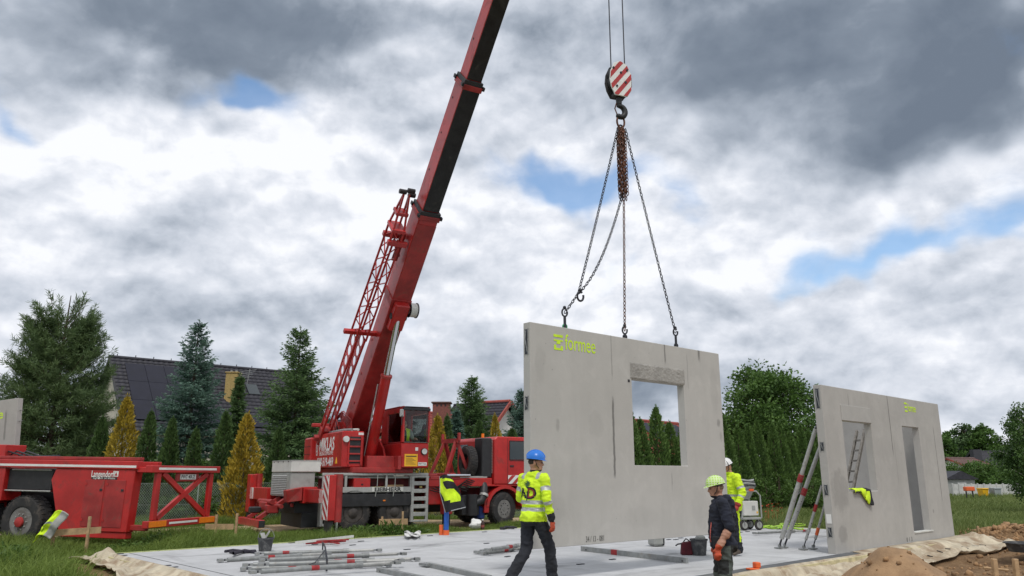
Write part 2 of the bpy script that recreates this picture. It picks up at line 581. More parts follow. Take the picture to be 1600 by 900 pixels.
# ------------------------------------------------------------------ setting: slab frame, terrain
SLAB_Z = .30
RP0, RP1 = G(1307, 866, SLAB_Z), G(1492, 838, SLAB_Z)         # foot of the standing wall panel, left and right
E1 = (RP1 - RP0).normalized(); E2 = Vector((-E1.y, E1.x, 0))
RPLEN = (RP1 - RP0).length
SA = G(170, 866, SLAB_Z)                                       # back left corner of the slab
SX0, SY1 = (SA - RP0).dot(E1), (SA - RP0).dot(E2)
SX1, SY0 = RPLEN + .12, -.30
SLABM = frame(RP0, E1)                                         # slab frame: x along the front edge, y towards the back
SLAB_INV = SLABM.inverted()


def sl(p):
    q = SLAB_INV @ Vector((p[0], p[1], SLAB_Z))
    return q.x, q.y


def smooth(a, b, x):
    t = np.clip((x - a) / (b - a), 0, 1)
    return t * t * (3 - 2 * t)


def vnoise(x, y, s, seed=0):
    """cheap smooth value noise, numpy"""
    X, Y = np.asarray(x) * s + seed * 17.3, np.asarray(y) * s + seed * 9.1
    xi, yi = np.floor(X).astype(np.int64), np.floor(Y).astype(np.int64)
    fx, fy = X - xi, Y - yi
    fx, fy = fx * fx * (3 - 2 * fx), fy * fy * (3 - 2 * fy)
    def h(a, b):
        n = (a * 374761393 + b * 668265263 + seed * 1442695) & 0x7fffffff
        n = ((n ^ (n >> 13)) * 1274126177) & 0x7fffffff
        return ((n ^ (n >> 16)) & 0xffff) / 65535.
    return (h(xi, yi) * (1 - fx) + h(xi + 1, yi) * fx) * (1 - fy) + (h(xi, yi + 1) * (1 - fx) + h(xi + 1, yi + 1) * fx) * fy


def ground_z(x, y):
    x, y = np.asarray(x, float), np.asarray(y, float)
    dxx, dyy = x - RP0.x, y - RP0.y
    sx, sy = dxx * E1.x + dyy * E1.y, dxx * E2.x + dyy * E2.y
    front = smooth(-.2, -1.4, sy) * smooth(-9, -6, sx)
    z = .14 * (1 - front) + .0 * front
    z = z + (vnoise(x, y, .55, 1) - .5) * .10 + (vnoise(x, y, 1.9, 2) - .5) * .04 * (1 + front)
    # churned soil in front and right of the slab
    soil = front * smooth(1.5, 5, sx)
    z = z + soil * ((vnoise(x, y, 1.3, 3) - .25) * .26 + (vnoise(x, y, 4.5, 4) - .5) * .12)
    for cx, cy, r, h in ((13.2, 20.6, 1.3, .34), (11.6, 17.0, 1.6, .16), (14.5, 18.0, 2.0, .22), (9.2, 13.2, 1.5, .12)):
        z = z + h * np.exp(-((x - cx) ** 2 + (y - cy) ** 2) / r ** 2) * (1 + .35 * (vnoise(x, y, 5, 5) - .5))
    # stay well under the slab
    ins = smooth(SX0 - .3, SX0 + .2, sx) * smooth(SX1 + .3, SX1 - .2, sx) * smooth(SY0 - .3, SY0 + .2, sy) * smooth(SY1 + .3, SY1 - .2, sy)
    return z * (1 - ins) + .0 * ins


ROAD = [(-40, 12), (-15, 20.5), (-6.5, 24.6), (1.5, 29), (4, 30.5)]
def road_mask(x, y):
    x, y = np.asarray(x, float), np.asarray(y, float)
    d = np.full(np.broadcast(x, y).shape, 1e9)
    for (ax, ay), (bx, by) in zip(ROAD, ROAD[1:]):
        L2 = (bx - ax) ** 2 + (by - ay) ** 2
        t = np.clip(((x - ax) * (bx - ax) + (y - ay) * (by - ay)) / L2, 0, 1)
        d = np.minimum(d, np.hypot(x - ax - t * (bx - ax), y - ay - t * (by - ay)))
    return smooth(2.9, 1.7, d + (vnoise(x, y, .8, 6) - .5) * 1.6)


def dirt_mask(x, y):
    x, y = np.asarray(x, float), np.asarray(y, float)
    dxx, dyy = x - RP0.x, y - RP0.y
    sx, sy = dxx * E1.x + dyy * E1.y, dxx * E2.x + dyy * E2.y
    n = (vnoise(x, y, .9, 7) - .5) * 1.2
    front = smooth(.2, -.4, sy + n * .2) * smooth(-9, -7, sx) * smooth(RPLEN + 3.6, RPLEN + 2.0, sx + n * .7)
    pile = np.exp(-((x - 13.4) ** 2 + (y - 20.4) ** 2) / 2.6)
    edge = smooth(1.2, .5, np.abs(sx - SX0 + .3)) * smooth(SY1 + .6, SY1 - .4, sy) * .8
    return np.clip(np.maximum(np.maximum(front, edge), np.maximum(smooth(.3, .55, pile), road_mask(x, y) * .9)), 0, 1)


def axis(lo, hi, step, far, grow=1.35):
    a = list(np.arange(lo, hi + 1e-6, step)); s = step
    while a[-1] < far: s *= grow; a.append(a[-1] + s)
    s = step
    while a[0] > -far: s *= grow; a.insert(0, a[0] - s)
    return np.array(a)


gx, gy = axis(-26, 30, .28, 2500), axis(6, 48, .28, 2500)
X, Y = np.meshgrid(gx, gy, indexing='ij')
Z = ground_z(X, Y)
nx, ny = X.shape
I = np.arange(nx * ny).reshape(nx, ny)
F = np.stack([I[:-1, :-1], I[1:, :-1], I[1:, 1:], I[:-1, 1:]], -1).reshape(-1, 4)
gme = np_mesh('ground', np.stack([X, Y, Z], -1).reshape(-1, 3), F, {'dirt': dirt_mask(X, Y).ravel(), 'road': road_mask(X, Y).ravel()})
gm = bpy.data.materials.new('grassy soil'); gm.use_nodes = True
t = NT(gm.node_tree); p = t.n['Principled BSDF']
co = t.node('ShaderNodeTexCoord').outputs['Object']
da = t.node('ShaderNodeAttribute', attribute_name='dirt').outputs['Fac']
ra = t.node('ShaderNodeAttribute', attribute_name='road').outputs['Fac']
nA, nB, nC = t.noise(co, .35, 4), t.noise(co, 2.2, 6, .65), t.noise(co, 14, 6, .7)
grass = t.mix(t.rng(nA, .35, .65), (.055, .085, .020), (.10, .125, .034))
grass = t.mix(t.rng(nB, .45, .75, 0, .55), grass, (.15, .135, .06))
soil = t.mix(t.rng(nB, .3, .7), (.17, .10, .052), (.31, .20, .105))
soil = t.mix(t.rng(nC, .35, .7, 0, .5), soil, (.10, .058, .03))
sandc = t.mix(t.rng(nB, .3, .7), (.34, .25, .15), (.48, .37, .23))
soil = t.mix(ra, soil, sandc)
df = t.rng(t.math('ADD', da, t.math('MULTIPLY', t.math('SUBTRACT', nB, .5), .7)), .35, .6)
t.put(p.inputs['Base Color'], t.mix(df, grass, soil)); p.inputs['Roughness'].default_value = .95
p.inputs['Specular IOR Level'].default_value = .2
b = t.node('ShaderNodeBump'); b.inputs['Strength'].default_value = .8; b.inputs['Distance'].default_value = .05
t.put(b.inputs['Height'], t.math('ADD', nC, t.math('MULTIPLY', nB, .8))); t.l.new(b.outputs[0], p.inputs['Normal'])
ground = tag(link('ground', gme, gm, smooth=True), 'rough grassy ground with bare sandy soil around the slab', kind='structure')


# ------------------------------------------------------------------ concrete
def concrete(name, base, streaks=(), patches=(), var=.10, bump=.12, wet=0., sc_=1.):
    """streaks: (x, z0, z1, half width, strength) dark run marks; patches: (x, z, rx, rz, strength)"""
    m = bpy.data.materials.new(name); m.use_nodes = True
    t = NT(m.node_tree); p = t.n['Principled BSDF']
    co = t.node('ShaderNodeTexCoord').outputs['Object']
    n1, n2, n3 = t.noise(co, .8 * sc_, 4, .6), t.noise(co, 5 * sc_, 6, .65), t.noise(co, 45 * sc_, 3, .6)
    c = t.mix(t.rng(n1, .3, .7), tuple(v * (1 - var) for v in base), tuple(v * (1 + var) for v in base))
    c = t.mix(t.rng(n2, .35, .7, 0, .35), c, tuple(v * (1 - 1.6 * var) for v in base))
    c = t.mix(t.rng(n3, .62, .75, 0, .35), c, tuple(v * .72 for v in base))
    # cloudy formwork shades, faint vertical runs and air holes
    n6 = t.noise(t.vec('MULTIPLY', co, (3.0, 1, .45)), 1.3, 6, .6, .3)
    c = t.mix(t.rng(n6, .42, .78, 0, .22), c, tuple(v * .74 for v in base))
    n7 = t.noise(co, 2.1, 7, .7, .6)
    c = t.mix(t.rng(n7, .50, .74, 0, .50), c, tuple(min(1, v * 1.16) for v in base))
    vo = t.node('ShaderNodeTexVoronoi', feature='F1'); t.put(vo.inputs['Vector'], co); vo.inputs['Scale'].default_value = 9.
    hole = t.math('MULTIPLY', t.rng(vo.outputs['Distance'], .05, .11, 1, 0), t.rng(n2, .5, .62))
    c = t.mix(t.math('MULTIPLY', hole, .55), c, tuple(v * .35 for v in base))
    if wet:
        n4 = t.noise(t.vec('MULTIPLY', co, (.35, 1.6, 1)), .9, 6, .62, .8)
        c = t.mix(t.rng(n4, .54, .72, 0, wet), c, tuple(v * .42 for v in base))
        n5 = t.noise(t.vec('MULTIPLY', co, (2.2, .5, 1)), .8, 5, .6, .5)
        c = t.mix(t.rng(n5, .56, .74, 0, wet * .7), c, tuple(v * .55 for v in base))
    x, y, z = t.xyz(co)
    wob = t.math('MULTIPLY', t.math('SUBTRACT', t.noise(co, 3.5, 4, .6), .5), .05)
    nz = t.math('MULTIPLY', t.math('SUBTRACT', n2, .5), .3)
    for x0, z0, z1, hw, s in streaks:
        fx = t.rng(t.math('ABSOLUTE', t.math('ADD', t.math('SUBTRACT', x, x0), wob)), hw * .5, hw * 1.5, 1, 0)
        zz = t.math('ADD', z, nz)
        f = t.math('MULTIPLY', fx, t.math('MULTIPLY', t.rng(zz, z0 - .05, z0 + .1), t.rng(zz, z1 - .1, z1 + .05, 1, 0)))
        c = t.mix(t.math('MULTIPLY', f, s), c, tuple(v * .28 for v in base))
    for x0, z0, rx, rz, s in patches:
        a = t.math('DIVIDE', t.math('SUBTRACT', x, x0), rx); b_ = t.math('DIVIDE', t.math('SUBTRACT', z, z0), rz)
        r = t.math('ADD', t.math('MULTIPLY', a, a), t.math('MULTIPLY', b_, b_))
        r = t.math('ADD', r, t.math('MULTIPLY', t.math('SUBTRACT', n2, .5), 3.))
        c = t.mix(t.rng(r, .3, 1.2, s, 0), c, tuple(v * .45 for v in base))
    t.put(p.inputs['Base Color'], c); p.inputs['Roughness'].default_value = .86
    p.inputs['Specular IOR Level'].default_value = .25
    b = t.node('ShaderNodeBump'); b.inputs['Strength'].default_value = bump; b.inputs['Distance'].default_value = .01
    t.put(b.inputs['Height'], t.math('ADD', n3, n2)); t.l.new(b.outputs[0], p.inputs['Normal'])
    return m


SLABC = concrete('slab concrete', (.49, .495, .50), var=.12, wet=.85)
slab = MB()
slab.box(SX0, SX1, SY0, SY1, -.25, 0, .008)
slab = slab.build('concrete_slab', SLABC)
slab.matrix_world = SLABM
tag(slab, 'pale grey concrete foundation slab of the house', kind='structure')
BITUMEN = mat('bitumen strip', (.10, .105, .11), .8, 0, .25, 4, .1, 50, dirt=(.25, .24, .22), dirt_amt=.25)
MB().box(SX0 + .5, .55, SY0 + .005, -.04, .0035, .006).build('bitumen_strip', BITUMEN, slab)
MB().box(SX0 + .34, SX0 + .352, SY0 + .3, SY1 - .05, .002, .005).build('control_joint', BITUMEN, slab)
# anchor plates cast into the slab
STEELD = mat('dark anchor steel', (.05, .055, .065), .6, .3, .3, 20)
apm = MB().box(-.075, .075, -.03, .03, 0, .012, .004).build('anchor_plate', STEELD, slab)
first = True
for px, py in ((171, 865.5), (181, 864.5), (169, 870), (225, 887), (231, 890), (442, 846.5), (452, 848), (492, 851), (564, 846), (551, 852), (672, 837.5), (636, 859),
               (760, 849.5), (793, 870), (757, 831.5), (907, 882), (957, 874.5), (1045, 843.5), (1056, 843.5), (1064, 841), (1094, 837), (1103, 836), (1157, 832), (1168, 831)):
    q = SLAB_INV @ G(px, py, SLAB_Z)
    o = apm if first else apm.copy()
    if not first: COL.objects.link(o); o.parent = slab
    first = False
    o.location = (min(max(q.x, SX0 + .1), SX1 - .2), min(max(q.y, SY0 + .1), SY1 - .1), .001); o.rotation_euler.z = random.uniform(-.15, .15) + (0 if px > 800 else .2)
# yellow-green edge board along the back of the slab
EDGE = mat('edge insulation', (.45, .50, .20), .8, 0, .2, 6)
EDGE2 = mat('cream edge insulation', (.52, .46, .27), .85, 0, .2, 6, .1)
MB().box(SX0 + .02, SX1, SY1 + .002, SY1 + .06, -.25, .012).build('edge_board', EDGE, slab)
MB().box(SX1 + .002, SX1 + .06, SY0, SY1 + .06, -.25, .012).build('edge_board', EDGE, slab)
MB().box(SX0 - .10, SX0 - .002, SY0, SY1 + .03, -.27, -.012, .004).build('edge_board', EDGE2, slab)
MB().box(SX0, SX1 + .05, SY0 - .10, SY0 - .002, -.27, -.012, .004).build('edge_board', EDGE2, slab)

# membrane sheets draped over the slab edges
SHEET = mat('cream membrane sheet', (.52, .455, .335), .75, 0, .18, 3, .15, 20, dirt=(.27, .19, .12), dirt_amt=.6, dirt_s=1.7)


def sheet(name, label, u0, u1, nu, nv, fn, slits=()):
    U, V = np.meshgrid(np.linspace(u0, u1, nu), np.linspace(0, 1, nv), indexing='ij')
    P = np.array([[fn(u, v) for v in V[0]] for u in U[:, 0]]).reshape(-1, 3)
    I = np.arange(nu * nv).reshape(nu, nv)
    F = np.stack([I[:-1, :-1], I[1:, :-1], I[1:, 1:], I[:-1, 1:]], -1).reshape(-1, 4)
    me = np_mesh(name, P, F)
    o = link(name, me, SHEET, smooth=True)
    md = o.modifiers.new('thick', 'SOLIDIFY'); md.thickness = .012; md.offset = 1
    o.matrix_world = SLABM
    tag(o, label, 'membrane')
    for u, v, L in slits:
        a, c = Vector(fn(u, v)), Vector(fn(u + .02, v + L))
        MB().bar(a + Vector((0, 0, .008)), c + Vector((0, 0, .008)), .05, .012).build('slit', BLACK, o)
    return o


def crease(u, v, s, sd):
    """sharp folds: ridged noise, 0..1"""
    return 1 - abs(2 * float(vnoise(u, v, s, sd)) - 1)


def front_sheet(u, v):
    w_ = .62 + .10 * math.sin(u * .9) + .50 * float(smooth(2.5, 5.5, u))
    lap = .27 * float(smooth(.35, .6, u)) * float(smooth(SX1 + .05, SX1 - .2, u))     # lies on the slab up to the panel foot
    yy = lap - (w_ + lap) * v                                    # distance out from the slab edge line
    q = SLABM @ Vector((u, SY0 + yy, 0)); gz = float(ground_z(q.x, q.y)) - SLAB_Z
    s = float(smooth(.02, -.26, yy))
    out = float(smooth(.02, -.12, yy))
    fold = .085 * (crease(u * .28 + v * .5, v * 3.2, 1.7, 11) - .45) * out
    fine_ = (.035 * (crease(u * 1.1 + v, v * 1.6, 3.2, 14) - .5) + .018 * (float(vnoise(u - v, v * 2, 9, 15)) - .5)) * out
    ridge = .10 * math.exp(-((u - RPLEN - .22) / .16) ** 2) * (1 - v)
    edge = .22 * (float(vnoise(u, 7, 1.3, 20)) - .5) * v
    return (u, SY0 - .012 + yy + edge, max((.012 + .01 * float(vnoise(u, v, 2, 18))) * (1 - s) + (gz + .05) * s + fold + fine_ + ridge, (gz + .03) if yy < -.05 else .008))


def left_sheet(u, v):
    """u runs along the left edge from the front to the back corner"""
    w_ = .62 + .14 * math.sin(u * 1.3)
    x = SX0 + .03 - w_ * v
    q = SLABM @ Vector((x, u, 0)); gz = float(ground_z(q.x, q.y)) - SLAB_Z
    s = float(smooth(.06, .5, v))
    n = .10 * (crease(u * .9 + v * .8, v * 1.2, 2.0, 13) - .5) * (.25 + v)
    ridge = .10 * math.exp(-((u - SY1 + .05) / .22) ** 2) * math.exp(-((v - .12) / .16) ** 2)
    wr = .04 * (crease(u - v * .6, v * 1.4, 5.0, 16) - .5) + .022 * (float(vnoise(u - v, v, 10, 17)) - .5)
    edge = .3 * (float(vnoise(u, 9, 1.6, 22)) - .5) * v
    return (x - edge, u + .1 * math.sin(v * 5), max(.012 * (1 - s) + (gz + .05) * s + (n + wr) * float(smooth(.02, .15, v)) + ridge, gz + .03))


sheet('membrane_sheet', 'cream membrane sheet with dark slits under the standing wall panel by the sand heap', -6, RPLEN + .75, 190, 34, front_sheet,
      [(2.6 + k * .55, .62 + .05 * (k % 3 == 0), .10) for k in range(7)])
sheet('membrane_sheet', 'crumpled cream membrane sheet at the left corner of the slab beside the grass', 1.5, SY1 + .30, 150, 30, left_sheet)


# ------------------------------------------------------------------ wall panels
def local_on(M, px, py):
    """where the photo pixel's ray meets the local xz plane of M: (x, z)"""
    Mi = M.inverted(); o = Mi @ Vector((0, 0, CAMZ)); d = Mi.to_3x3() @ ray(px, py)
    t_ = -o.y / d.y
    q = o + d * t_
    return q.x, q.z


def rect_on(M, tl, br):
    a, b = local_on(M, *tl), local_on(M, *br)
    return (a[0], b[0], b[1], a[1])


NEON = mat('neon spray paint', (.58, .82, .03), .7, 0, .1, 10)
INKC = mat('stencil ink', (.12, .12, .11), .8, 0, .2, 20)
ROUGHC = concrete('rough lintel concrete', (.40, .385, .355), var=.2, bump=1.0, sc_=2.)
SMOOTHC = concrete('smooth lintel concrete', (.42, .41, .385), var=.06, bump=.15)


def end_anchor(parent, z0, z1, th):
    """recessed loop box in the end face of a panel"""
    a = MB().box(-.006, .002, th * .30, th * .72, z0, z1, .002).build('anchor_box', STEELD, parent)
    MB().box(-.010, -.004, th * .26, th * .32, z0 - .012, z1 + .012).build('frame', GALV, a)
    MB().box(-.010, -.004, th * .70, th * .76, z0 - .012, z1 + .012).build('frame', GALV, a)
    zc = (z0 + z1) / 2
    MB().tube([(-.006, th * .4, z0 + .03), (-.03, th * .42, zc - .03), (-.03, th * .55, zc + .04), (-.006, th * .6, z1 - .02)], .007, 6).build('loop', GALV, a, 40)


PH = 3.20
# hanging panel
HP0 = Vector((.265, 11.15, .75)); HPdir = Vector((3.6, 3.09, 0))
HPLEN, HTH = 4.74, .15
HPM = frame(HP0, HPdir)
win = rect_on(HPM, (987, 592), (1075, 728))
hung = empty('wall_panel', HPM, 'grey concrete wall panel with a window opening hanging from the crane chains', 'wall panel')
xs_ = lambda px, py: local_on(HPM, px, py)[0]
CH = concrete('panel concrete hung', (.465, .452, .422), streaks=[(xs_(958, 650), .95, 2.2, .022, .8), (xs_(1039, 560), 2.85, 3.3, .018, .7), (xs_(955, 540), 2.5, 3.3, .012, .4), (xs_(1074, 575), 2.5, 3.1, .010, .35),
              (xs_(1050, 750), .75, 1.05, .012, .4), (xs_(1092, 556), 2.98, 3.25, .03, .7)],
              patches=[(xs_(871, 647), 1.72, .05, .12, .4), (xs_(1122, 656), 1.92, .06, .08, .6), (xs_(1126, 672), 1.68, .05, .1, .35), (xs_(930, 640), 1.75, .18, .22, .16), (xs_(860, 800), .5, .35, .25, .14), (xs_(1095, 780), .45, .3, .4, .14), (xs_(1000, 790), .35, .5, .18, .10), (xs_(845, 560), 2.6, .12, .3, .16), (xs_(1115, 600), 2.5, .12, .5, .14)], var=.05)
holed(0, HPLEN, 0, PH, [win], 0, HTH).build('slab_body', CH, hung, bevel=.006)
lz = win[3] + .005
_lm = MB(); nxl, nzl = 60, 16
Lw = win[1] - win[0] + .06
vv = []; ff = []
for i in range(nxl + 1):
    for k in range(nzl + 1):
        x, z = win[0] - .03 + Lw * i / nxl, lz + .27 * k / nzl
        e = 0 if i in (0, nxl) or k in (0, nzl) else 1
        vv.append((x, -.002 - e * (.004 + .012 * random.random()), z))
ff = [(i * (nzl + 1) + k, (i + 1) * (nzl + 1) + k, (i + 1) * (nzl + 1) + k + 1, i * (nzl + 1) + k + 1) for i in range(nxl) for k in range(nzl)]
_lm.add(vv, ff); tag(_lm.build('lintel', ROUGHC, hung, smooth=0), 'rough textured concrete lintel strip above the opening')
for py0, py1 in ((513, 552), (619, 639)):
    z0, z1 = (local_on(HPM, 826, py1)[1], local_on(HPM, 826, py0)[1]); end_anchor(hung, z0, z1, HTH)
MB().box(win[0] - .10, win[0] - .05, -.006, .002, win[3] - .06, win[3] - .015, .004).build('socket_box', BLACK, hung)
# the maker's mark and the stencilled number
a0, a1 = local_on(HPM, 865, 546), local_on(HPM, 879, 524)
iw, ih = a1[0] - a0[0], a1[1] - a0[1]
mk = MB()
for z0, z1, x0, x1 in ((.83, 1, 0, 1), (.57, .67, .02, 1), (.40, .568, .32, .72), (0, .14, .04, 1), (.142, .33, .04, .27), (.142, .29, .77, 1)):
    mk.box(a0[0] + x0 * iw, a0[0] + x1 * iw, -.004, -.0015, a0[1] + z0 * ih, a0[1] + z1 * ih)
mk.build('emblem', NEON, hung)
t0, t1 = local_on(HPM, 883, 548), local_on(HPM, 930, 535)
lettering('formee', .34, plane_mtx(((t0[0] + t1[0]) / 2, -.003, local_on(HPM, 906, 539)[1]), (1, 0, 0), (0, 0, 1)), NEON, hung, width=t1[0] - t0[0], bold=.001, depth=.001)
q = local_on(HPM, 930, 842)
lettering('34 / 13 - 081', .115, plane_mtx((q[0], -.003, q[1]), (1, 0, 0), (0, 0, 1)), INKC, hung, depth=.001, width=local_on(HPM, 944, 842)[0] - local_on(HPM, 916, 842)[0])

# standing panel on the right
RTH = .16
RPM = frame(RP0, E1)
rh = local_on(RPM, 1283, 601)[1]
stand = empty('wall_panel', RPM, 'grey concrete wall panel with window and door openings standing behind the sand heap', 'wall panel')
rwin, rdoor = rect_on(RPM, (1316, 657), (1372, 767)), rect_on(RPM, (1409, 665.5), (1455, 829))
xr = lambda px, py: local_on(RPM, px, py)[0]
CR = concrete('panel concrete standing', (.425, .412, .385), streaks=[(xr(1388, 640), 1.9, 3.2, .016, .75), (xr(1462, 700), .85, 2.6, .018, .6), (xr(1326, 630), 2.75, 3.1, .014, .5), (xr(1397, 690), 1.2, 2.3, .01, .3)],
              patches=[(.42, 1.15, .38, .45, .4), (.35, .35, .2, .2, .4), (xr(1458, 795), .62, .05, .05, .5)], var=.08)
holed(0, RPLEN, 0, rh, [rwin, rdoor], 0, RTH).build('slab_body', CR, stand, bevel=.006)
MB().box(rwin[0] - .03, rwin[1] + .03, -.012, .002, rwin[3] + .006, rwin[3] + .32, .004).build('lintel', SMOOTHC, stand)
MB().box(rdoor[0] + .01, rdoor[1] + .10, -.02, RTH * .8, rdoor[2] - .012, rdoor[2] + .012).build('sill', WHITEBOX, stand)
for py0, py1 in ((608, 638), (691, 704), (758, 774), (826, 841)):
    end_anchor(stand, local_on(RPM, 1290, py1)[1], local_on(RPM, 1290, py0)[1], RTH)
PAPER = mat('white paper', (.72, .72, .70), .7, 0, .05)
MB().box(-.008, -.003, .03, .13, local_on(RPM, 1296, 819)[1], local_on(RPM, 1296, 804)[1]).build('paper_label', PAPER, stand)
a = local_on(RPM, 1422, 638)
lettering('formee', .26, plane_mtx((a[0] + .1, -.003, a[1]), (1, 0, 0), (0, 0, 1)), NEON, stand, width=.48, bold=.002, depth=.001)
mk = MB()
for k in range(3): mk.box(a[0] - .34, a[0] - .18, -.004, -.0015, a[1] - .10 + k * .09, a[1] - .06 + k * .09)
mk.build('emblem', NEON, stand)
a = local_on(RPM, 1421, 843)
for k in (-1, 0, 1): lettering('013'[k + 1], .13, plane_mtx((a[0] + k * .13, -.003, a[1]), (1, 0, 0), (0, 0, 1)), INKC, stand, depth=.001)
# cross wall behind it
CB = concrete('panel concrete cross', (.36, .35, .33), var=.07)
cross = empty('wall_panel', SLABM @ Matrix.Translation((RPLEN - .16, RTH + .02, 0)), 'plain concrete wall panel seen through the openings of the standing panel', 'wall panel')
MB().box(0, .16, 0, 2.75, .002, rh - .02, .006).build('slab_body', CB, cross)
MB().box(-.012, .002, 1.0, 1.06, 2.15, 2.3).build('fixing_plate', GALV, cross)

# ------------------------------------------------------------------ mobile crane
CZ = .15
CRM = frame((-3.47, 23.8, CZ), (.839, .545, 0))
crane = empty('mobile_crane', CRM, 'red three-axle mobile crane with raised telescopic boom behind the slab', 'crane')
T_tip = Vector((1.95, 12.72, 18.2)); P0 = Vector((-5.2, 25.5, 3.2))
Dh = (T_tip - P0); Dh.z = 0; Dh.normalize()
Lh = Vector((-Dh.y, Dh.x, 0))
TC = P0 + Dh * 1.08 + Lh * .22; TC.z = 0
SM = frame(TC, Dh)
CI = CRM.inverted()
SL = CI @ SM                                     # superstructure frame in crane coordinates
bx = (T_tip - P0).normalized(); BLEN = (T_tip - P0).length
bm_ = Matrix((bx, Lh, bx.cross(Lh))).transposed().to_4x4(); bm_.translation = P0
BL = CI @ bm_                                    # boom frame: x along the boom, y left, z up-normal


def cb(name, m, *boxes, parent=crane, bev=.008, M=None):
    for q in boxes:
        b = MB(M) if M is not None else MB()
        b.box(*q, bev)
        o = b.build(name, m, parent)
    return o


RIMD = mat('dirty dark rim', (.06, .052, .048), .7, .2, .3, 6, dirt=(.16, .13, .10), dirt_amt=.3)
RIMG = mat('grey rim', (.22, .21, .2), .6, .3, .2, 6, dirt=(.1, .08, .06), dirt_amt=.35)
def wheel(parent, M, R=.53, w=.36, rear=False, rim_m=None, hub_m=None, name='wheel'):
    """wheel with its outer face at local y = 0 looking to -y, axle along y"""
    r_i = R * .53
    ty = MB(M)
    ty.lathe([(r_i, .05), (r_i + .03, .012), (R * .80, 0), (R * .93, .015), (R * .985, .06), (R, .10), (R, w - .10), (R * .985, w - .06), (R * .93, w - .015), (R * .8, w), (r_i, w - .03)], 40, 'y', closed=True)
    nb = 34
    for k in range(nb):
        a = 2 * math.pi * k / nb
        for y0, y1, sh in ((.04, .15, 0), (w - .15, w - .04, .5)):
            a2 = a + sh * 2 * math.pi / nb
            c, s_ = math.cos(a2), math.sin(a2); h = .5 * 2 * math.pi * R / nb * .62
            pts = []
            for rr in (R * .985, R * 1.018):
                for yy in (y0, y1):
                    for sg in (-1, 1):
                        pts.append((c * rr - s_ * h * sg, yy, s_ * rr + c * h * sg))
            p = pts
            ty.hexa([p[0], p[1], p[3], p[2], p[4], p[5], p[7], p[6]])
    o = ty.build(name, RUBBER, parent, smooth=35)
    rm = MB(M)
    if rear:
        rm.lathe([(r_i + .012, .03), (r_i - .012, .03), (r_i - .03, .16), (.20, .19), (.165, .13), (.15, .02), (.09, -.02), (0, -.02)], 28, 'y')
    else:
        rm.lathe([(r_i + .012, .03), (r_i - .012, .028), (r_i - .03, .10), (r_i - .07, .05), (.15, .035), (.13, .085), (.08, .07), (.07, .02), (0, .02)], 28, 'y')
    rim = rm.build('rim', rim_m or (RIMD if rear else RIMG), o, smooth=40)
    if rear: MB(M).lathe([(.125, .06), (.12, .02), (.10, .0), (.05, -.012), (0, -.012)], 24, 'y').build('hub', SILVER, rim, 40)
    for k in range(10):
        a = 2 * math.pi * k / 10
        bo = MB(M); bo.cyl((.175 * math.cos(a), .045 if not rear else .14, .175 * math.sin(a)), (.175 * math.cos(a), .0 if not rear else .1, .175 * math.sin(a)), .014, n=6)
        bo.build('bolt', hub_m or BLACK, rim)
    if not rear:
        for k in range(10):
            a = 2 * math.pi * (k + .5) / 10
            ho = MB(M); ho.cyl((.21 * math.cos(a), .05, .21 * math.sin(a)), (.21 * math.cos(a), .033, .21 * math.sin(a)), .022, n=8)
            ho.build('hand_hole', BLACK, rim)
    return o


WX = (3.88, 0.0, -1.31)
TM = Matrix.Translation
for x in WX:
    rear = x < 1
    M = TM((x, 0.03, .53))
    if not rear: M = M @ Matrix.Rotation(math.radians(12), 4, 'Z')
    wheel(crane, M, rear=rear)
    wheel(crane, TM((x, 2.47, .53)) @ Matrix.Rotation(math.pi, 4, 'Z'), rear=rear)
    if rear: MB(TM((x, .42, .53))).lathe([(.28, .0), (.5, .0), (.53, .06), (.53, .28), (.5, .34), (.28, .34)], 32, 'y', closed=True).build('inner_tyre', RUBBER, crane, 35)
    ax = MB(); ax.cyl((x, .3, .53), (x, 2.2, .53), .11, n=12); ax.sphere((x, 1.25, .53), (.28, .22, .25)); ax.build('axle', BLACK, crane, 40)

# chassis
cb('chassis_frame', REDD, (-3.0, 4.9, .72, .90, .78, 1.18), (-3.0, 4.9, 1.60, 1.78, .78, 1.18), (-2.9, 4.8, .9, 1.6, .95, 1.05))
cb('gearbox', BLACK, (1.4, 3.1, .85, 1.65, .45, .95), bev=.05)
cb('rear_body', BLACK, (-2.95, -1.95, .35, 2.15, .55, 1.0), (-2.75, -2.0, .3, 2.2, .15, .56))
cb('deck_plate', GREYBOX, (-2.28, 3.25, .10, 2.4, 1.50, 1.56))
# open side bay: top rail, lower fascia, uprights
cb('side_rail', SILVER, (-2.30, 1.07, .0, .07, 1.58, 1.655))
cb('side_rail', SILVER, (-2.30, .50, .0, .05, 1.10, 1.255))
for x in (-2.29, -1.62, -.35, .46):
    cb('upright', SILVER, (x, x + .07, .012, .06, 1.256, 1.578))
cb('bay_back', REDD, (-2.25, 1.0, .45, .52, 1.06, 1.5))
cb('bay_floor', BLACK, (-2.25, .5, .06, .45, 1.06, 1.10))
cb('tool_box', RED, (-1.35, -.83, .004, .4, 1.16, 1.50), bev=.015)
q = MB(); q.box(-1.12, -1.06, -.012, .005, 1.31, 1.35, .004); q.build('latch', BLACK, crane)
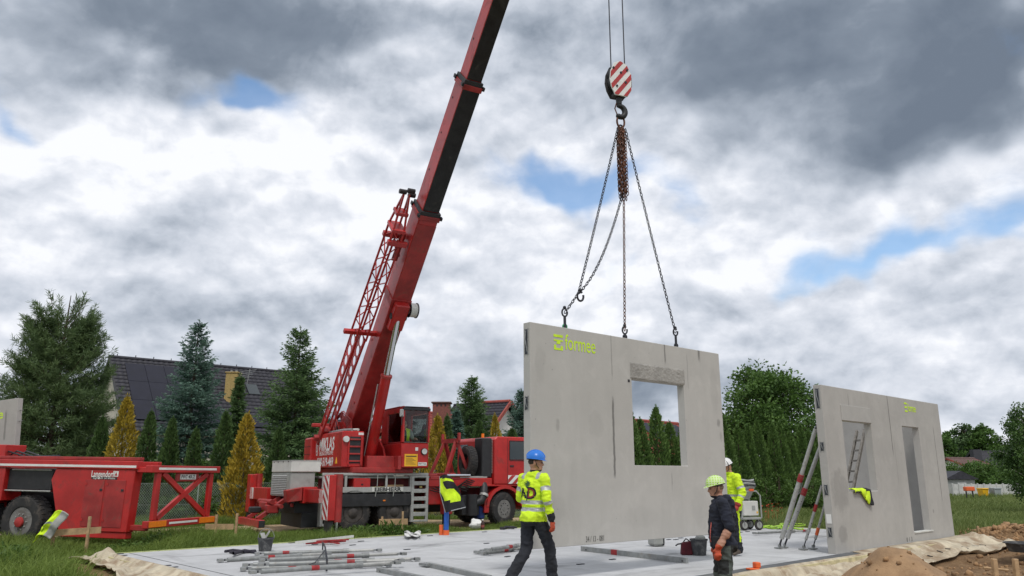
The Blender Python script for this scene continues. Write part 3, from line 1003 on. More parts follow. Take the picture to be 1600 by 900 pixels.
# loose gear in the bay
gear = MB()
for k in range(3):
    gear.tube([(-.75 + .12 * k + .20 * math.cos(a), .2 + .10 * math.sin(a), 1.16 + .035 * k) for a in np.linspace(0, 6.28, 14)[:-1]], .03, 6, closed=True)
gear.build('rope_coil', mat('yellow rope', (.5, .42, .05), .8, 0, .3, 9), crane, 60)
cb('timber_pad', WOOD, (-.2, .38, .12, .4, 1.12, 1.22), (-.25, .3, .14, .4, 1.225, 1.31))
FN = plane_mtx((0, 0, 0), (1, 0, 0), (0, 0, 1))
cb('badge_plate', WHITEBOX, (-.78, .23, -.012, .0, 1.115, 1.243))
lettering('LIEBHERR', .15, TM((-.28, -.0135, 1.178)) @ FN, PLASTB, crane, width=.86, bold=.006, depth=.001)
for x in (-.62, -.05):
    MB().tube([(x, -.02, 1.62), (x - .02, -.05, 1.3), (x - .06, -.03, .98)], .012, 6).build('hose', GREYBOX, crane, 60)


def ladder_plate(x0, x1, z0, z1, n, y=0.0, m=SILVER):
    hs = []
    pitch = (z1 - z0) / n
    for k in range(n):
        zc = z0 + pitch * (k + .5)
        hs.append((x0 + .09, x1 - .09, zc - pitch * .24, zc + pitch * .24))
    holed(x0, x1, z0, z1, hs, y, y + .05).build('step_ladder', m, crane, bevel=.01)
    cb('ladder_side', m, (x0, x0 + .03, y + .052, y + .22, z0, z1))
    cb('ladder_side', m, (x1 - .03, x1, y + .052, y + .22, z0, z1))


ladder_plate(.50, 1.08, .22, 1.578, 6, -.01)
ladder_plate(-2.32, -1.93, .18, 1.02, 3, -.02)
cb('upper_step', SILVER, (-2.28, -1.75, .0, .04, 1.26, 1.40))
# mudguard over the bogie
mg = MB()
mg.prism([(-1.92, 1.05), (.50, 1.05), (.58, .78), (.44, .70), (-1.70, .70), (-1.92, .80)], -.005, .62, 'xz')
mg.build('mudguard', BLACK, crane, bevel=.015)
for x in WX[1:]:
    ar = MB()
    for k in range(9):
        a, c = math.radians(15 + k * 16.7), math.radians(15 + (k + 1) * 16.7)
        ar.hexa([(x + .60 * math.cos(a), 0, .53 + .60 * math.sin(a)), (x + .60 * math.cos(c), 0, .53 + .60 * math.sin(c)), (x + .60 * math.cos(c), .5, .53 + .6 * math.sin(c)), (x + .6 * math.cos(a), .5, .53 + .6 * math.sin(a)),
                 (x + .63 * math.cos(a), 0, .53 + .63 * math.sin(a)), (x + .63 * math.cos(c), 0, .53 + .63 * math.sin(c)), (x + .63 * math.cos(c), .5, .53 + .63 * math.sin(c)), (x + .63 * math.cos(a), .5, .53 + .63 * math.sin(a))])
    ar.build('wheel_arch', PLASTB, crane, 40)
cb('side_marker', AMBER, (-.42, -.34, -.02, .0, .84, .88))
# rear: louvred engine box with pale cover
cb('rear_box', GREYBOX, (-3.12, -2.42, .30, 2.12, 1.0, 1.665), bev=.012)
for k in range(11):
    MB().hexa([(-3.15, .62, 1.06 + k * .05), (-3.115, .62, 1.05 + k * .05), (-3.115, 2.02, 1.05 + k * .05), (-3.15, 2.02, 1.06 + k * .05),
               (-3.125, .62, 1.09 + k * .05), (-3.115, .62, 1.09 + k * .05), (-3.115, 2.02, 1.09 + k * .05), (-3.125, 2.02, 1.09 + k * .05)]).build('louvre', SILVER, crane)
cb('louvre_frame', GREYBOX, (-3.14, -3.115, .52, .60, 1.02, 1.64), (-3.14, -3.115, 2.04, 2.11, 1.02, 1.64))
cb('top_cover', WHITEBOX, (-3.14, -2.28, .26, 2.14, 1.68, 2.0), bev=.015)
cb('cover_lip', GREYBOX, (-3.15, -2.27, .25, 2.15, 1.985, 2.012), bev=.004)
cb('latch', BLACK, *[(-3.155, -3.14, y, y + .04, 1.955, 1.98) for y in (.5, 1.0, 1.5, 1.9)], bev=.003)
# outriggers
def outrigger(x, y_in, y_out, sgn, zt, name_label):
    lo, hi = min(y_in, y_out), max(y_in, y_out)
    o = cb('outrigger_beam', RED, (x - .16, x + .16, lo, hi, .86, 1.22), bev=.012)
    if name_label: o['label'] = name_label
    yc = y_out
    col = MB(); col.box(x - .17, x + .03, yc - .20, yc + .20, .44, zt, .02); col.build('jack_housing', RED, o)
    c2 = MB(); c2.cyl((x + .13, yc - .06, .40), (x + .13, yc - .06, zt + .02), .12, n=16); c2.build('jack_cylinder', RED2, o, 40)
    ft = MB(); ft.box(x - .14, x + .0, yc - .15, yc + .15, .10, .44, .01); ft.build('jack_leg', BLACK, o)
    MB().cyl((x + .13, yc - .06, .10), (x + .13, yc - .06, .40), .05, n=10).build('jack_rod', CHROME, o, 40)
    MB().lathe([(0, .10), (.08, .10), (.26, .04), (.28, .0), (0, .0)], 18, 'z', (x, yc, -.02)).build('jack_pad', BLACK, o, 40)
    return o


ob = outrigger(-2.62, .35, -1.72, -1, 1.60, 'near outrigger beam with striped jack housing')
# warning stripes on the rear face of the jack and on the beam
RM_ = Matrix(((0, 1, 0, -2.805), (-1, 0, 0, -1.53), (0, 0, 1, .46), (0, 0, 0, 1)))    # plate x -> -y, plate y -> +x
striped('warning_plate', .38, 1.12, .012, 4, -.95, ob, RM_)
striped('warning_plate', .35, .34, .008, 2, -2.2, ob, Matrix(((0, 1, 0, -2.79), (-1, 0, 0, -1.18), (0, 0, 1, .87), (0, 0, 0, 1))))
of = outrigger(-3.05, 2.2, 4.35, 1, 1.62, 'far outrigger beam with jack')
striped('warning_plate', .36, .34, .008, 2, -2.2, of, Matrix(((0, 1, 0, -3.22), (-1, 0, 0, 4.1), (0, 0, 1, .87), (0, 0, 0, 1))))
cb('outrigger_box', RED, (-2.83, -2.42, .0, .36, .82, 1.27), bev=.02)
fl = MB(); fl.hexa([(-3.25, .1, .85), (-2.86, .0, .9), (-2.86, .36, .9), (-3.2, .5, .85), (-3.3, .05, 1.18), (-2.86, .0, 1.26), (-2.86, .36, 1.26), (-3.25, .5, 1.18)])
fl.build('folded_flap', RED2, crane, bevel=.01)
for y0, nm in ((-1.0, 'a'), (3.6, 'b')):
    pass
# middle outriggers, retracted
for y in (-.02, 2.52):
    o = cb('outrigger_beam', RED2, (1.55, 1.85, min(y, 1.25), max(y, 1.25), .80, 1.1))
    MB().box(1.56, 1.84, y - .14, y + .14, .42, 1.32, .015).build('jack_housing', RED2, o)
    MB().box(1.61, 1.79, y - .09, y + .09, .06, .42).build('jack_leg', BLACK, o)
    MB().lathe([(0, .08), (.07, .08), (.24, .03), (.24, .0), (0, .0)], 16, 'z', (1.7, y, -.02)).build('jack_pad', BLACK, o, 40)
# rear bumper, tow hitch
cb('rear_bumper', RED, (-3.98, -3.80, .15, 2.35, .20, .40), bev=.012)
cb('bumper_end', BLACK, (-3.97, -3.81, .10, .148, .21, .39))
hi = MB(); hi.bar((-3.85, .75, .4), (-3.0, .9, .95), .14, .10); hi.bar((-3.85, 1.7, .4), (-3.0, 1.6, .95), .14, .10); hi.box(-3.6, -3.2, .9, 1.6, .62, .85, .02)
hi.cyl((-3.5, .6, .86), (-3.5, 1.9, .86), .07, n=10); hi.cyl((-3.3, .4, .74), (-3.3, 1.3, .74), .06, n=10); hi.box(-3.62, -3.3, .62, .95, .55, .78, .02)
hi.build('tow_hitch', RED2, crane, bevel=0)
cb('tow_jaw', BLACK, (-3.95, -3.65, 1.1, 1.4, .55, .72), bev=.03)
# number plate, tail lamps
cb('tail_lamp', REDP, (-3.02, -2.97, .36, .52, .72, .82), (-3.02, -2.97, 1.98, 2.14, .72, .82))
# front part: side tanks, battery box, air hose, tank straps
cb('side_body', RED, (1.12, 2.28, .10, .55, .70, 1.46), bev=.03)
cb('side_step', RED2, (1.15, 2.2, .02, .3, 1.46, 1.56), bev=.01)
cb('battery_box', PLASTB, (2.30, 2.92, .04, .6, .36, .98), bev=.02)
MB().cyl((2.62, .0, .36), (2.62, .0, 1.0), .18, n=16).build('air_tank', PLASTB, crane, 40)
MB().tube([(2.75, .0, .72), (2.95, -.03, .80), (3.05, .0, 1.0), (3.12, .1, 1.22), (3.12, .25, 1.5)], .13, 14).build('intake_hose', PLASTB, crane, 60)
MB().tube([(3.03, -.04, .93), (3.06, -.02, 1.0)], .145, 14).build('hose_clamp', SILVER, crane, 60)
cb('blue_tank', mat('blue drum', (.02, .05, .22), .5, 0, .2), (2.95, 3.2, .12, .5, .22, .62), bev=.05)
cb('upper_frame', RED, (1.1, 3.40, .04, .30, 1.24, 1.50), (1.1, 3.4, 2.1, 2.4, 1.24, 1.5), bev=.02)
cb('cross_member', RED2, (1.25, 1.55, .3, 2.1, 1.3, 1.62), (2.0, 2.2, .3, 2.1, 1.4, 1.66), bev=.02)
MB().cyl((1.7, .0, 1.58), (2.55, .02, 1.585), .045, n=10).build('bright_rail', CHROME, crane, 40)
for k in range(7):
    y = -.02; z = 1.15 + .05 * k
    hos = MB(); hos.tube([(1.15 + .1 * k, .06, z), (1.6 + .07 * k, y - .03, z - .12 - .02 * k), (2.1 + .06 * k, y, z + .02), (2.45 + .05 * k, .05, z - .05)], .016, 6)
    hos.build('hydraulic_hose', PLASTB, crane, 60)
# boom rest
br = MB(); br.bar((2.05, .7, 1.6), (2.5, .85, 2.72), .10); br.bar((2.9, .7, 1.6), (2.5, .85, 2.72), .10); br.bar((2.05, 1.8, 1.6), (2.5, 1.65, 2.72), .10); br.bar((2.9, 1.8, 1.6), (2.5, 1.65, 2.72), .10)
br.bar((2.5, .7, 2.70), (2.5, 1.8, 2.70), .14); br.bar((2.5, .68, 2.7), (2.5, .68, 2.95), .08); br.bar((2.5, 1.82, 2.7), (2.5, 1.82, 2.95), .08)
br.build('boom_rest', RED2, crane)
# spare tyre
wheel(crane, TM((2.98, .62, 2.02)) @ Matrix.Rotation(math.radians(86), 4, 'Z'), R=.50, w=.30, name='spare_wheel', rim_m=RED2)
# cab
cabm = MB()
cabm.prism([(3.46, 1.30), (3.46, 2.74), (3.56, 2.83), (5.05, 2.83), (5.28, 2.70), (5.48, 1.95), (5.50, .72), (4.62, .72), (4.62, 1.02), (4.40, 1.30)], .0, 2.5, 'xz')
cab = cabm.build('driver_cab', RED, crane, bevel=.025)
sw = MB(); sw.prism([(4.06, 2.10), (4.06, 2.68), (4.86, 2.68), (5.10, 2.10)], -.008, .002, 'xz'); sw.build('side_window', GLASS_D, cab)
wf = MB()
for a, b_ in (((4.04, 2.08), (4.04, 2.70)), ((4.04, 2.70), (4.88, 2.70)), ((4.88, 2.7), (5.13, 2.08)), ((5.13, 2.08), (4.04, 2.08))):
    wf.bar((a[0], -.008, a[1]), (b_[0], -.008, b_[1]), .02, .03, up=(0, 1, 0))
wf.build('window_seal', PLASTB, cab)
dl = MB()
for x in (3.97, 5.2): dl.bar((x, -.002, 1.32), (x, -.002, 2.78), .012, .006, up=(0, 1, 0))
dl.bar((3.97, -.002, 1.32), (4.45, -.002, 1.32), .012, .006, up=(0, 1, 0)); dl.build('door_gap', BLACK, cab)
MB().box(4.05, 4.2, -.03, .0, 1.86, 1.91, .008).build('door_handle', BLACK, cab)
MB().tube([(5.05, 0, 2.75), (5.1, -.18, 2.7), (5.12, -.2, 2.3)], .014, 6).build('mirror_arm', BLACK, cab, 60)
MB().box(5.0, 5.16, -.30, -.12, 2.2, 2.62, .03).build('mirror', BLACK, cab)
for y0, y1 in ((.75, 1.2), (1.75, 2.3)):
    MB().box(3.44, 3.462, y0, y1, 2.15, 2.62, .008).build('rear_window', GLASS_D, cab)
MB().prism([(5.30, 2.66), (5.31, 2.66), (5.495, 2.0), (5.485, 2.0)], .12, 2.38, 'xz').build('windscreen', GLASS_D, cab)
MB().tube([(3.75, 1.25, 2.83), (3.75, 1.25, 2.98)], .05, 10).build('beacon', AMBER, cab, 40)
# black intake stack behind the cab
st = cb('air_intake_stack', PLASTB, (3.05, 3.42, .10, .62, 1.52, 2.78), bev=.03)
for k in range(22):
    MB().box(3.425, 3.45, .12, .26, 1.66 + k * .05, 1.69 + k * .05).build('grille_slat', SILVER, st)
cb('intake_edge', SILVER, (3.422, 3.445, .265, .29, 1.62, 2.76))
# front fender and bumper
fe = MB()
for k in range(10):
    a, c = math.radians(5 + k * 17.), math.radians(5 + (k + 1) * 17.)
    R1, R2 = .62, .72
    f = lambda r, q, y: (3.88 + r * math.cos(q), y, .55 + r * math.sin(q))
    fe.hexa([f(R1, a, 0), f(R1, c, 0), f(R1, c, .62), f(R1, a, .62), f(R2, a, 0), f(R2, c, 0), f(R2, c, .62), f(R2, a, .62)])
fe.build('front_fender', RED, crane, 40)
cb('fender_panel', RED, (3.16, 4.56, .02, .6, 1.24, 1.30), (3.10, 3.28, .02, .6, .42, 1.0), bev=.012)
striped('warning_plate', .42, .27, .008, 1, .9, crane, TM((3.98, -.012, 1.32)), start=.0)
cb('front_bumper', RED, (5.45, 5.75, .05, 2.45, .42, .85), bev=.04)
cb('headlamp', GLASS_D, (5.742, 5.76, .2, .5, .52, .74), (5.742, 5.76, 2.0, 2.3, .52, .74))

# ---- superstructure
def sb(name, m, *boxes, bev=.01, parent=crane): return cb(name, m, *boxes, bev=bev, parent=parent, M=SL)


MB(SL).lathe([(.55, 1.62), (.78, 1.62), (.78, 1.74), (.72, 1.80), (.55, 1.80)], 30, 'z').build('slewing_ring', BLACK, crane, 40)
sb('slewing_platform', RED2, (-2.3, 1.35, -.95, .95, 1.80, 1.965), bev=.02)
sb('counterweight', RED, (-2.75, -1.95, -1.35, 1.30, 1.92, 2.95), bev=.05)
for k in range(3): sb('counterweight_groove', BLACK, (-2.755, -1.955, -1.353, -1.345, 2.15 + k * .25, 2.165 + k * .25), bev=0)
house = sb('machinery_house', RED, (-1.92, 1.1, -1.22, -.56, 1.97, 3.02), bev=.025)
FR = plane_mtx((0, 0, 0), (1, 0, 0), (0, 0, 1))
lettering('MIKLAS', .56, SL @ TM((-.52, -1.223, 2.66)) @ FR, WHITEP, house, width=1.62, bold=.012, depth=.001)
lettering('@', .5, SL @ TM((-1.60, -1.223, 2.60)) @ FR, WHITEP, house, width=.26, depth=.001)
lettering('USLUGI DZWIGOWE', .18, SL @ TM((-.55, -1.223, 2.40)) @ FR, WHITEP, house, width=1.5, depth=.001)
lettering('518-519-469', .36, SL @ TM((-.62, -1.223, 2.13)) @ FR, WHITEP, house, width=1.75, bold=.008, depth=.001)
MB(SL).prism([(.48, 2.08), (.68, 2.08), (.58, 2.27)], -1.228, -1.22, 'xz').build('warning_triangle', YELLOWS, house)
# ladder recess on the front face of the house
sb('ladder_recess', BLACK, (1.098, 1.104, -1.02, -.62, 2.08, 2.86), bev=0, parent=house)
sb('ladder_rail', RED, (1.104, 1.14, -1.05, -1.0, 2.03, 2.9), (1.104, 1.14, -.66, -.61, 2.03, 2.9), parent=house)
for z in (2.12, 2.33, 2.54, 2.75): sb('rung', RED2, (1.104, 1.15, -1.0, -.66, z, z + .05), parent=house)
MB(SL).cyl((1.1, -1.12, 2.78), (1.17, -1.12, 2.78), .09, n=18).build('work_lamp', mat('lamp glass', (.6, .62, .6), .2), house, 40)
sb('white_notice', WHITEP, (1.098, 1.106, -.74, -.58, 2.91, 2.98), bev=0, parent=house)
MB(SL).tube([(-1.0, -1.0, 3.06), (.4, -1.0, 3.07), (.95, -.9, 3.06)], .05, 8).build('pipe_bundle', GALV, house, 60)
MB(SL).tube([(-.8, -.85, 3.07), (.5, -.82, 3.08), (1.0, -.72, 3.07)], .04, 8).build('pipe_bundle', WHITEBOX, house, 60)
# winch between house and boom foot, hose clutter
MB(SL).cyl((-1.75, -.5, 2.6), (-1.75, .6, 2.6), .33, n=22).build('winch_drum', GREASE_SHADE, crane, 40)
for y in (-.66, .26):
    pl_ = MB(SL); pl_.prism([(-1.75, 1.95), (.95, 1.95), (.55, 2.55), (-.75, 3.4), (-1.35, 3.45)], y - .03, y + .03, 'xz'); pl_.build('boom_bracket', RED, crane)
MB(SL).cyl((-1.08, -.8, 3.2), (-1.08, .4, 3.2), .09, n=14).build('boom_pivot_pin', BLACK, crane, 40)
for k in range(8):
    hh = MB(SL); hh.tube([(-1.3 + .08 * k, -.7 - .05 * (k % 3), 3.02), (-1.5 + .05 * k, -.8, 3.35 + .04 * k), (-1.15 + .05 * k, -.65, 3.6 + .05 * (k % 4)), (-.8 + .1 * k, -.6, 3.2 + .03 * k), (-.4 + .1 * k, -.7, 3.05)], .02, 6)
    hh.build('hydraulic_hose', RED2, crane, 60)
sb('rear_bracket', RED2, (-2.4, -1.6, -.95, -.55, 3.0, 3.25), (-2.2, -2.05, -1.3, -.5, 3.3, 3.42), bev=.02)

# operator's cab
a0, a1, b0, b1, z0, z1 = -.25, 1.58, .46, 1.34, 1.95, 3.80
ocab = empty('operator_cab', Matrix()); ocab.parent = crane
ocab.matrix_world = CRM
sl_ = 2.70
def ob_(name, m, *bxs, bev=.012): return cb(name, m, *bxs, bev=bev, parent=ocab, M=SL)
ob_('lower_body', RED, (a0, a1, b0, b1, z0, sl_ - .004), bev=.03)
ob_('rear_wall', RED, (a0, a0 + .07, b0, b0 + .12, sl_, z1 - .05), (a0, a0 + .07, b1 - .12, b1, sl_, z1 - .05), (a0, a0 + .07, b0 + .122, b1 - .122, z1 - .25, z1 - .05), (a0, a0 + .07, b0 + .122, b1 - .122, sl_, sl_ + .2), bev=.006)
MB(SL).box(a0 + .03, a0 + .036, b0 + .12, b1 - .12, sl_ + .2, z1 - .25).build('rear_glass', GLASS, ocab)
sp = holed(a0 + .072, a1 - .01, sl_, z1 - .05, [(a0 + .55, a1 - .12, sl_ + .02, z1 - .2)], b0, b0 + .05); sp.v = [SL @ Vector(v) for v in sp.v]; sp.build('side_panel', RED, ocab, bevel=.008)
sp = holed(a0 + .072, a1 - .01, sl_, z1 - .05, [(a0 + .45, a1 - .12, sl_ + .02, z1 - .2)], b1 - .05, b1); sp.v = [SL @ Vector(v) for v in sp.v]; sp.build('side_panel', RED, ocab, bevel=.008)
ob_('roof', RED2, (a0, a1 - .30, b0, b1, z1 - .046, z1), (a1 - .30, a1 + .02, b0, b0 + .06, z1 - .06, z1 - .01), (a1 - .30, a1 + .02, b1 - .06, b1, z1 - .06, z1 - .01), bev=.015)
ob_('roof_visor', PLASTB, (a1 - .298, a1 + .06, b0 + .062, b1 - .062, z1 - .05, z1 - .02), (a1 - .02, a1 + .08, b0, b1, z1 - .14, z1 - .062), bev=.01)
ob_('windscreen_pillar', RED, (a1 - .008, a1 + .045, b0, b0 + .06, sl_, z1 - .142), (a1 - .008, a1 + .045, b1 - .05, b1, sl_, z1 - .142), bev=.01)
MB(SL).box(a1 + .015, a1 + .021, b0 + .062, b1 - .052, sl_ + .02, z1 - .145).build('windscreen', GLASS, ocab)
MB(SL).box(a0 + .56, a1 - .13, b0 + .02, b0 + .026, sl_ + .03, z1 - .21).build('side_glass', GLASS, ocab)
MB(SL).box(a0 + .46, a1 - .13, b1 - .026, b1 - .02, sl_ + .03, z1 - .21).build('side_glass', GLASS, ocab)
ob_('window_sill', GREYBOX, (a1 - .30, a1 + .012, b0 + .055, b1 - .055, sl_ + .001, sl_ + .02))
ob_('safety_notice', YELLOWS, (a1 - .002, a1 + .006, b0 + .10, b0 + .52, 2.0, 2.36), bev=0)
nt = MB(SL)
for k in range(6): nt.box(a1 + .0065, a1 + .008, b0 + .14, b0 + .46 - .05 * (k % 3), 2.06 + k * .035, 2.07 + k * .035)
nt.box(a1 + .0065, a1 + .008, b0 + .14, b0 + .48, 2.28, 2.31); nt.build('notice_text', PLASTB, ocab)
ob_('small_notice', WHITEP, (a1 - .002, a1 + .006, b0 + .44, b0 + .53, 2.46, 2.56), bev=0)
MB(SL).cyl((a1, b1 - .16, 2.44), (a1 + .06, b1 - .16, 2.44), .085, n=18).build('head_lamp', MATS['lamp glass'], ocab, 40)
MB(SL).cyl((a1 - .005, b1 - .16, 2.44), (a1 + .05, b1 - .16, 2.44), .10, n=18).build('lamp_ring', PLASTB, ocab, 40)
ob_('number_plate', WHITEP, (a1 - .002, a1 + .012, b1 - .34, b1 - .06, 2.02, 2.12), bev=0)
lettering('PWT 7UL', .08, SL @ TM((a1 + .0135, b1 - .20, 2.07)) @ plane_mtx((0, 0, 0), (0, 1, 0), (0, 0, 1)), PLASTB, ocab, width=.24, depth=.0006)
MB(SL).tube([(a1 + .03, b0 - .02, 3.55), (a1 + .10, b0 - .06, 3.5), (a1 + .10, b0 - .07, 3.2)], .012, 6).build('mirror_arm', PLASTB, ocab, 60)
MB(SL).box(a1 + .06, a1 + .10, b0 - .13, b0 + .0, 3.45, 3.68, .02).build('mirror', SILVER, ocab)
ob_('seat', PLASTB, (.4, .92, .68, 1.12, 2.42, 2.60), (.34, .46, .68, 1.12, 2.6, 3.1), bev=.04)
ob_('control_console', PLASTB, (.75, 1.0, .52, .66, 2.45, 2.8), (.75, 1.0, 1.14, 1.28, 2.45, 2.8), bev=.02)
sb('catwalk', RED2, (-.25, 1.62, .35, .455, 1.9, 2.3), (.9, 1.3, -.5, .35, 1.966, 2.3), bev=.01)

# ---- boom
def bb(name, m, *boxes, bev=.01, parent=crane): return cb(name, m, *boxes, bev=bev, parent=parent, M=BL)


S1, S2 = 8.15, 11.95
base = bb('boom_base_section', RED, (-.55, S1, -.29, .29, -.42, .34), bev=.03)
sec2 = bb('boom_middle_section', RED, (S1 + .02, S2, -.25, .25, -.365, .29), bev=.02)
sec3 = bb('boom_inner_section', RED, (S2 + .02, BLEN - .5, -.215, .215, -.315, .24), bev=.02)
bb('underside_shade_plate', GREASE_SHADE, (S1 + .12, S2 - .08, -.24, .24, -.377, -.367), bev=0, parent=sec2)  # black plates put the underside's shade into the colour, along with grease
bb('underside_shade_plate', GREASE_SHADE, (S2 + .12, BLEN - .6, -.205, .205, -.327, -.317), bev=0, parent=sec3)
bb('underside_shade_plate', RED2, (.2, S1 - .3, -.28, .28, -.432, -.422), bev=0, parent=base)  # darker red plate, shade of the base underside put into its colour
for s_, w_, h0, h1 in ((S1, .315, -.45, .375), (S2, .275, -.395, .325)):
    bb('section_collar', RED2, (s_ - .16, s_ - .02, -w_, w_, h0, h1), bev=.01)
    bb('wear_collar', BLACK, (s_ - .018, s_ + .10, -w_ + .015, w_ - .015, h0 + .015, h1 - .015), bev=.008)
    bb('guide_lug', BLACK, (s_ - .08, s_ + .02, -w_ - .05, -w_ + .01, h0 - .03, h0 + .08), (s_ - .08, s_ + .02, w_ - .01, w_ + .05, h0 - .03, h0 + .08), (s_ - .08, s_ + .02, -w_ - .04, -w_ + .01, h1 - .1, h1 + .03), bev=.005)
for s_ in (9.3, 10.4, 11.4): MB(BL).cyl((s_, -.257, .1), (s_, -.247, .1), .03, n=10).build('locking_hole', BLACK, sec2)
for s_ in (13.0, 14.1): MB(BL).cyl((s_, -.222, .08), (s_, -.212, .08), .03, n=10).build('locking_hole', BLACK, sec3)
for s_, z_ in ((2.2, .1), (3.5, .12), (6.5, .15), (1.2, -.1)): MB(BL).cyl((s_, -.302, z_), (s_, -.288, z_), .045, n=10).build('cover_plate', RED2, base)
bb('stiffener', RED2, (5.1, 5.35, -.315, .315, -.445, .36), bev=.01, parent=base)
bb('cylinder_bracket', RED, (4.4, 5.3, -.22, .22, -.68, -.43), bev=.03, parent=base)
# boom head with sheaves and the hoist rope
hd = bb('boom_head', RED, (BLEN - .52, BLEN + .15, -.2, -.17, -.55, .25), (BLEN - .52, BLEN + .15, .17, .2, -.55, .25), (BLEN - .5, BLEN - .3, -.17, .17, -.3, .2))
for s_, z_ in ((BLEN - .05, -.35), (BLEN - .05, .1)):
    MB(BL).lathe([(.05, -.1), (.24, -.1), (.2, 0), (.24, .1), (.05, .1)], 20, 'y', (s_, 0, z_)).build('sheave', BLACK, hd, 40)
# hose reel on the far side
MB(BL).cyl((5.05, .31, -.44), (5.05, .52, -.44), .21, n=24).build('hose_reel', WHITEBOX, crane, 40)
MB(BL).lathe([(.14, .52), (.23, .52), (.23, .55), (.14, .55)], 24, 'y', (5.05, 0, -.44), closed=True).build('reel_flange', BLACK, crane, 40)
MB(BL).lathe([(.14, .295), (.23, .295), (.23, .31), (.14, .31)], 24, 'y', (5.05, 0, -.44), closed=True).build('reel_flange', BLACK, crane, 40)
# lift cylinder
cbot = SL @ Vector((.55, -.2, 2.05)); ctop = BL @ Vector((4.85, 0, -.56))
cd_ = (ctop - cbot); cl = cd_.length; cd_.normalize()
MB().cyl(cbot, cbot + cd_ * (cl * .60), .155, n=20).build('lift_cylinder', RED, crane, 40)
MB().cyl(cbot + cd_ * (cl * .60), cbot + cd_ * (cl * .615), .175, n=20).build('cylinder_gland', RED2, crane, 40)
MB().cyl(cbot + cd_ * (cl * .61), ctop, .095, n=18).build('lift_rod', CHROME, crane, 40)
MB(BL).cyl((4.85, -.24, -.56), (4.85, .24, -.56), .10, n=12).build('cylinder_pin', BLACK, crane, 40)
MB().tube([cbot + cd_ * .3 + Vector((-.2, 0, 0)), cbot + cd_ * (cl * .55) + Vector((-.22, 0, .0))], .018, 6).build('hydraulic_line', SILVER, crane, 60)
# fly jib stowed along the right side of the base section
jib = empty('fly_jib', Matrix()); jib.parent = crane
jy = -.86
BL_boom = BL.copy()
BL = BL @ Matrix(((1, 0, 0, 0), (.028, 1, 0, -.03), (0, 0, 1, 0), (0, 0, 0, 1)))      # the jib leans in towards the boom head
jl = MB(BL)
J0, J1, J2 = -.1, 3.7, 7.45
# lower tapered plates with round lightening holes
bmh = bmesh.new()
def holed_strip(y):
    """long tapering side plate with a row of round holes"""
    n = 10; out = MB(BL)
    for k in range(n):
        s0, s1 = J0 + (J1 - J0) * k / n, J0 + (J1 - J0) * (k + 1) / n
        h0, h1 = .12 + .17 * k / n, .12 + .17 * (k + 1) / n
        c = (s0 + s1) / 2; r = (h0 + h1) * .5 * .62
        seg = 16; ring_i, ring_o = [], []
        for j in range(seg):
            a = 2 * math.pi * (j + .5) / seg
            ca, sa = math.cos(a), math.sin(a)
            ring_i.append((c + r * ca, sa * r))
            kx = (s1 - s0) / 2 / max(abs(ca), 1e-6); kz = ((h0 + h1) / 2) / max(abs(sa), 1e-6); kk = min(kx, kz)
            ring_o.append((c + kk * ca, max(-h1, min(h1, kk * sa))))
        vs, fs = [], []
        for yy in (y - .012, y + .012):
            vs += [(p[0], yy, p[1]) for p in ring_i] + [(p[0], yy, p[1]) for p in ring_o]
        for j in range(seg):
            j2 = (j + 1) % seg
            fs += [(j, j2, seg + j2, seg + j), (2 * seg + j, 3 * seg + j, 3 * seg + j2, 2 * seg + j2), (j, 2 * seg + j, 2 * seg + j2, j2)]
        out.add(vs, fs)
    return out
for y in (jy - .13, jy + .13): holed_strip(y).build('holed_plate', RED, jib)
# flanges, chords, lacing
ch = MB(BL)
for y in (-.13, .13):
    for z in (-1, 1):
        ch.bar((J0, jy + y, z * .12), (J1, jy + y, z * .29), .06, .03)
ch.build('flange', RED, jib)
for y in (-.16, .16):
    for z in (-.3, .3):
        MB(BL).tube([(J1, jy + y, z * .95), (J2, jy + y, z * .85)], .034, 8).build('chord', RED, jib, 60)
lac = []
N = 9
for k in range(N):
    s0, s1 = J1 + (J2 - J1) * k / N, J1 + (J2 - J1) * (k + 1) / N
    for y in (-.16, .16):
        z = .28 if k % 2 else -.28
        MB(BL).tube([(s0, jy + y, -z), (s1, jy + y, z)], .019, 6).build('lacing_bar', RED, jib, 60)
    for z in (-.28, .28):
        y = .16 if k % 2 else -.16
        MB(BL).tube([(s0, jy - y, z), (s1, jy + y, z)], .017, 6).build('lacing_bar', RED, jib, 60)
bb('jib_clamp', RED, (3.75, 3.88, jy - .5, -.35, -.08, .05), (7.0, 7.15, jy - .22, -.5, .2, .34), (7.0, 7.15, jy - .22, -.5, -.34, -.2), bev=.01)
jh = MB(BL)
for y in (-.16, .16):
    for z in (-.25, .25): jh.bar((J2, jy + y, z), (J2 + 1.0, jy + y * .5, .1), .05)
jh.box(J2 - .05, J2 + .05, jy - .2, jy + .2, -.3, .3, .01); jh.box(J2 + .4, J2 + .5, jy - .18, jy + .18, -.12, .26, .01)
jh.build('jib_head', RED, jib)
for ds, dz, dy in ((1.05, .12, -.12), (1.12, .1, .1), (.95, .22, .2)):
    MB(BL).cyl((J2 + ds, jy + dy - .1, dz), (J2 + ds, jy + dy + .1, dz), .07, n=12).build('jib_sheave', BLACK, jib, 40)
bb('jib_foot', RED2, (J0 - .5, J0 + .1, jy - .16, jy + .16, -.14, .14), (J0 - .35, J0 - .2, jy - .3, -.3, -.1, .05), bev=.015, parent=jib)
bb('jib_guard', RED2, (6.4, 7.3, jy + .17, -.52, -.05, .02), bev=.01, parent=jib)
BL = BL_boom

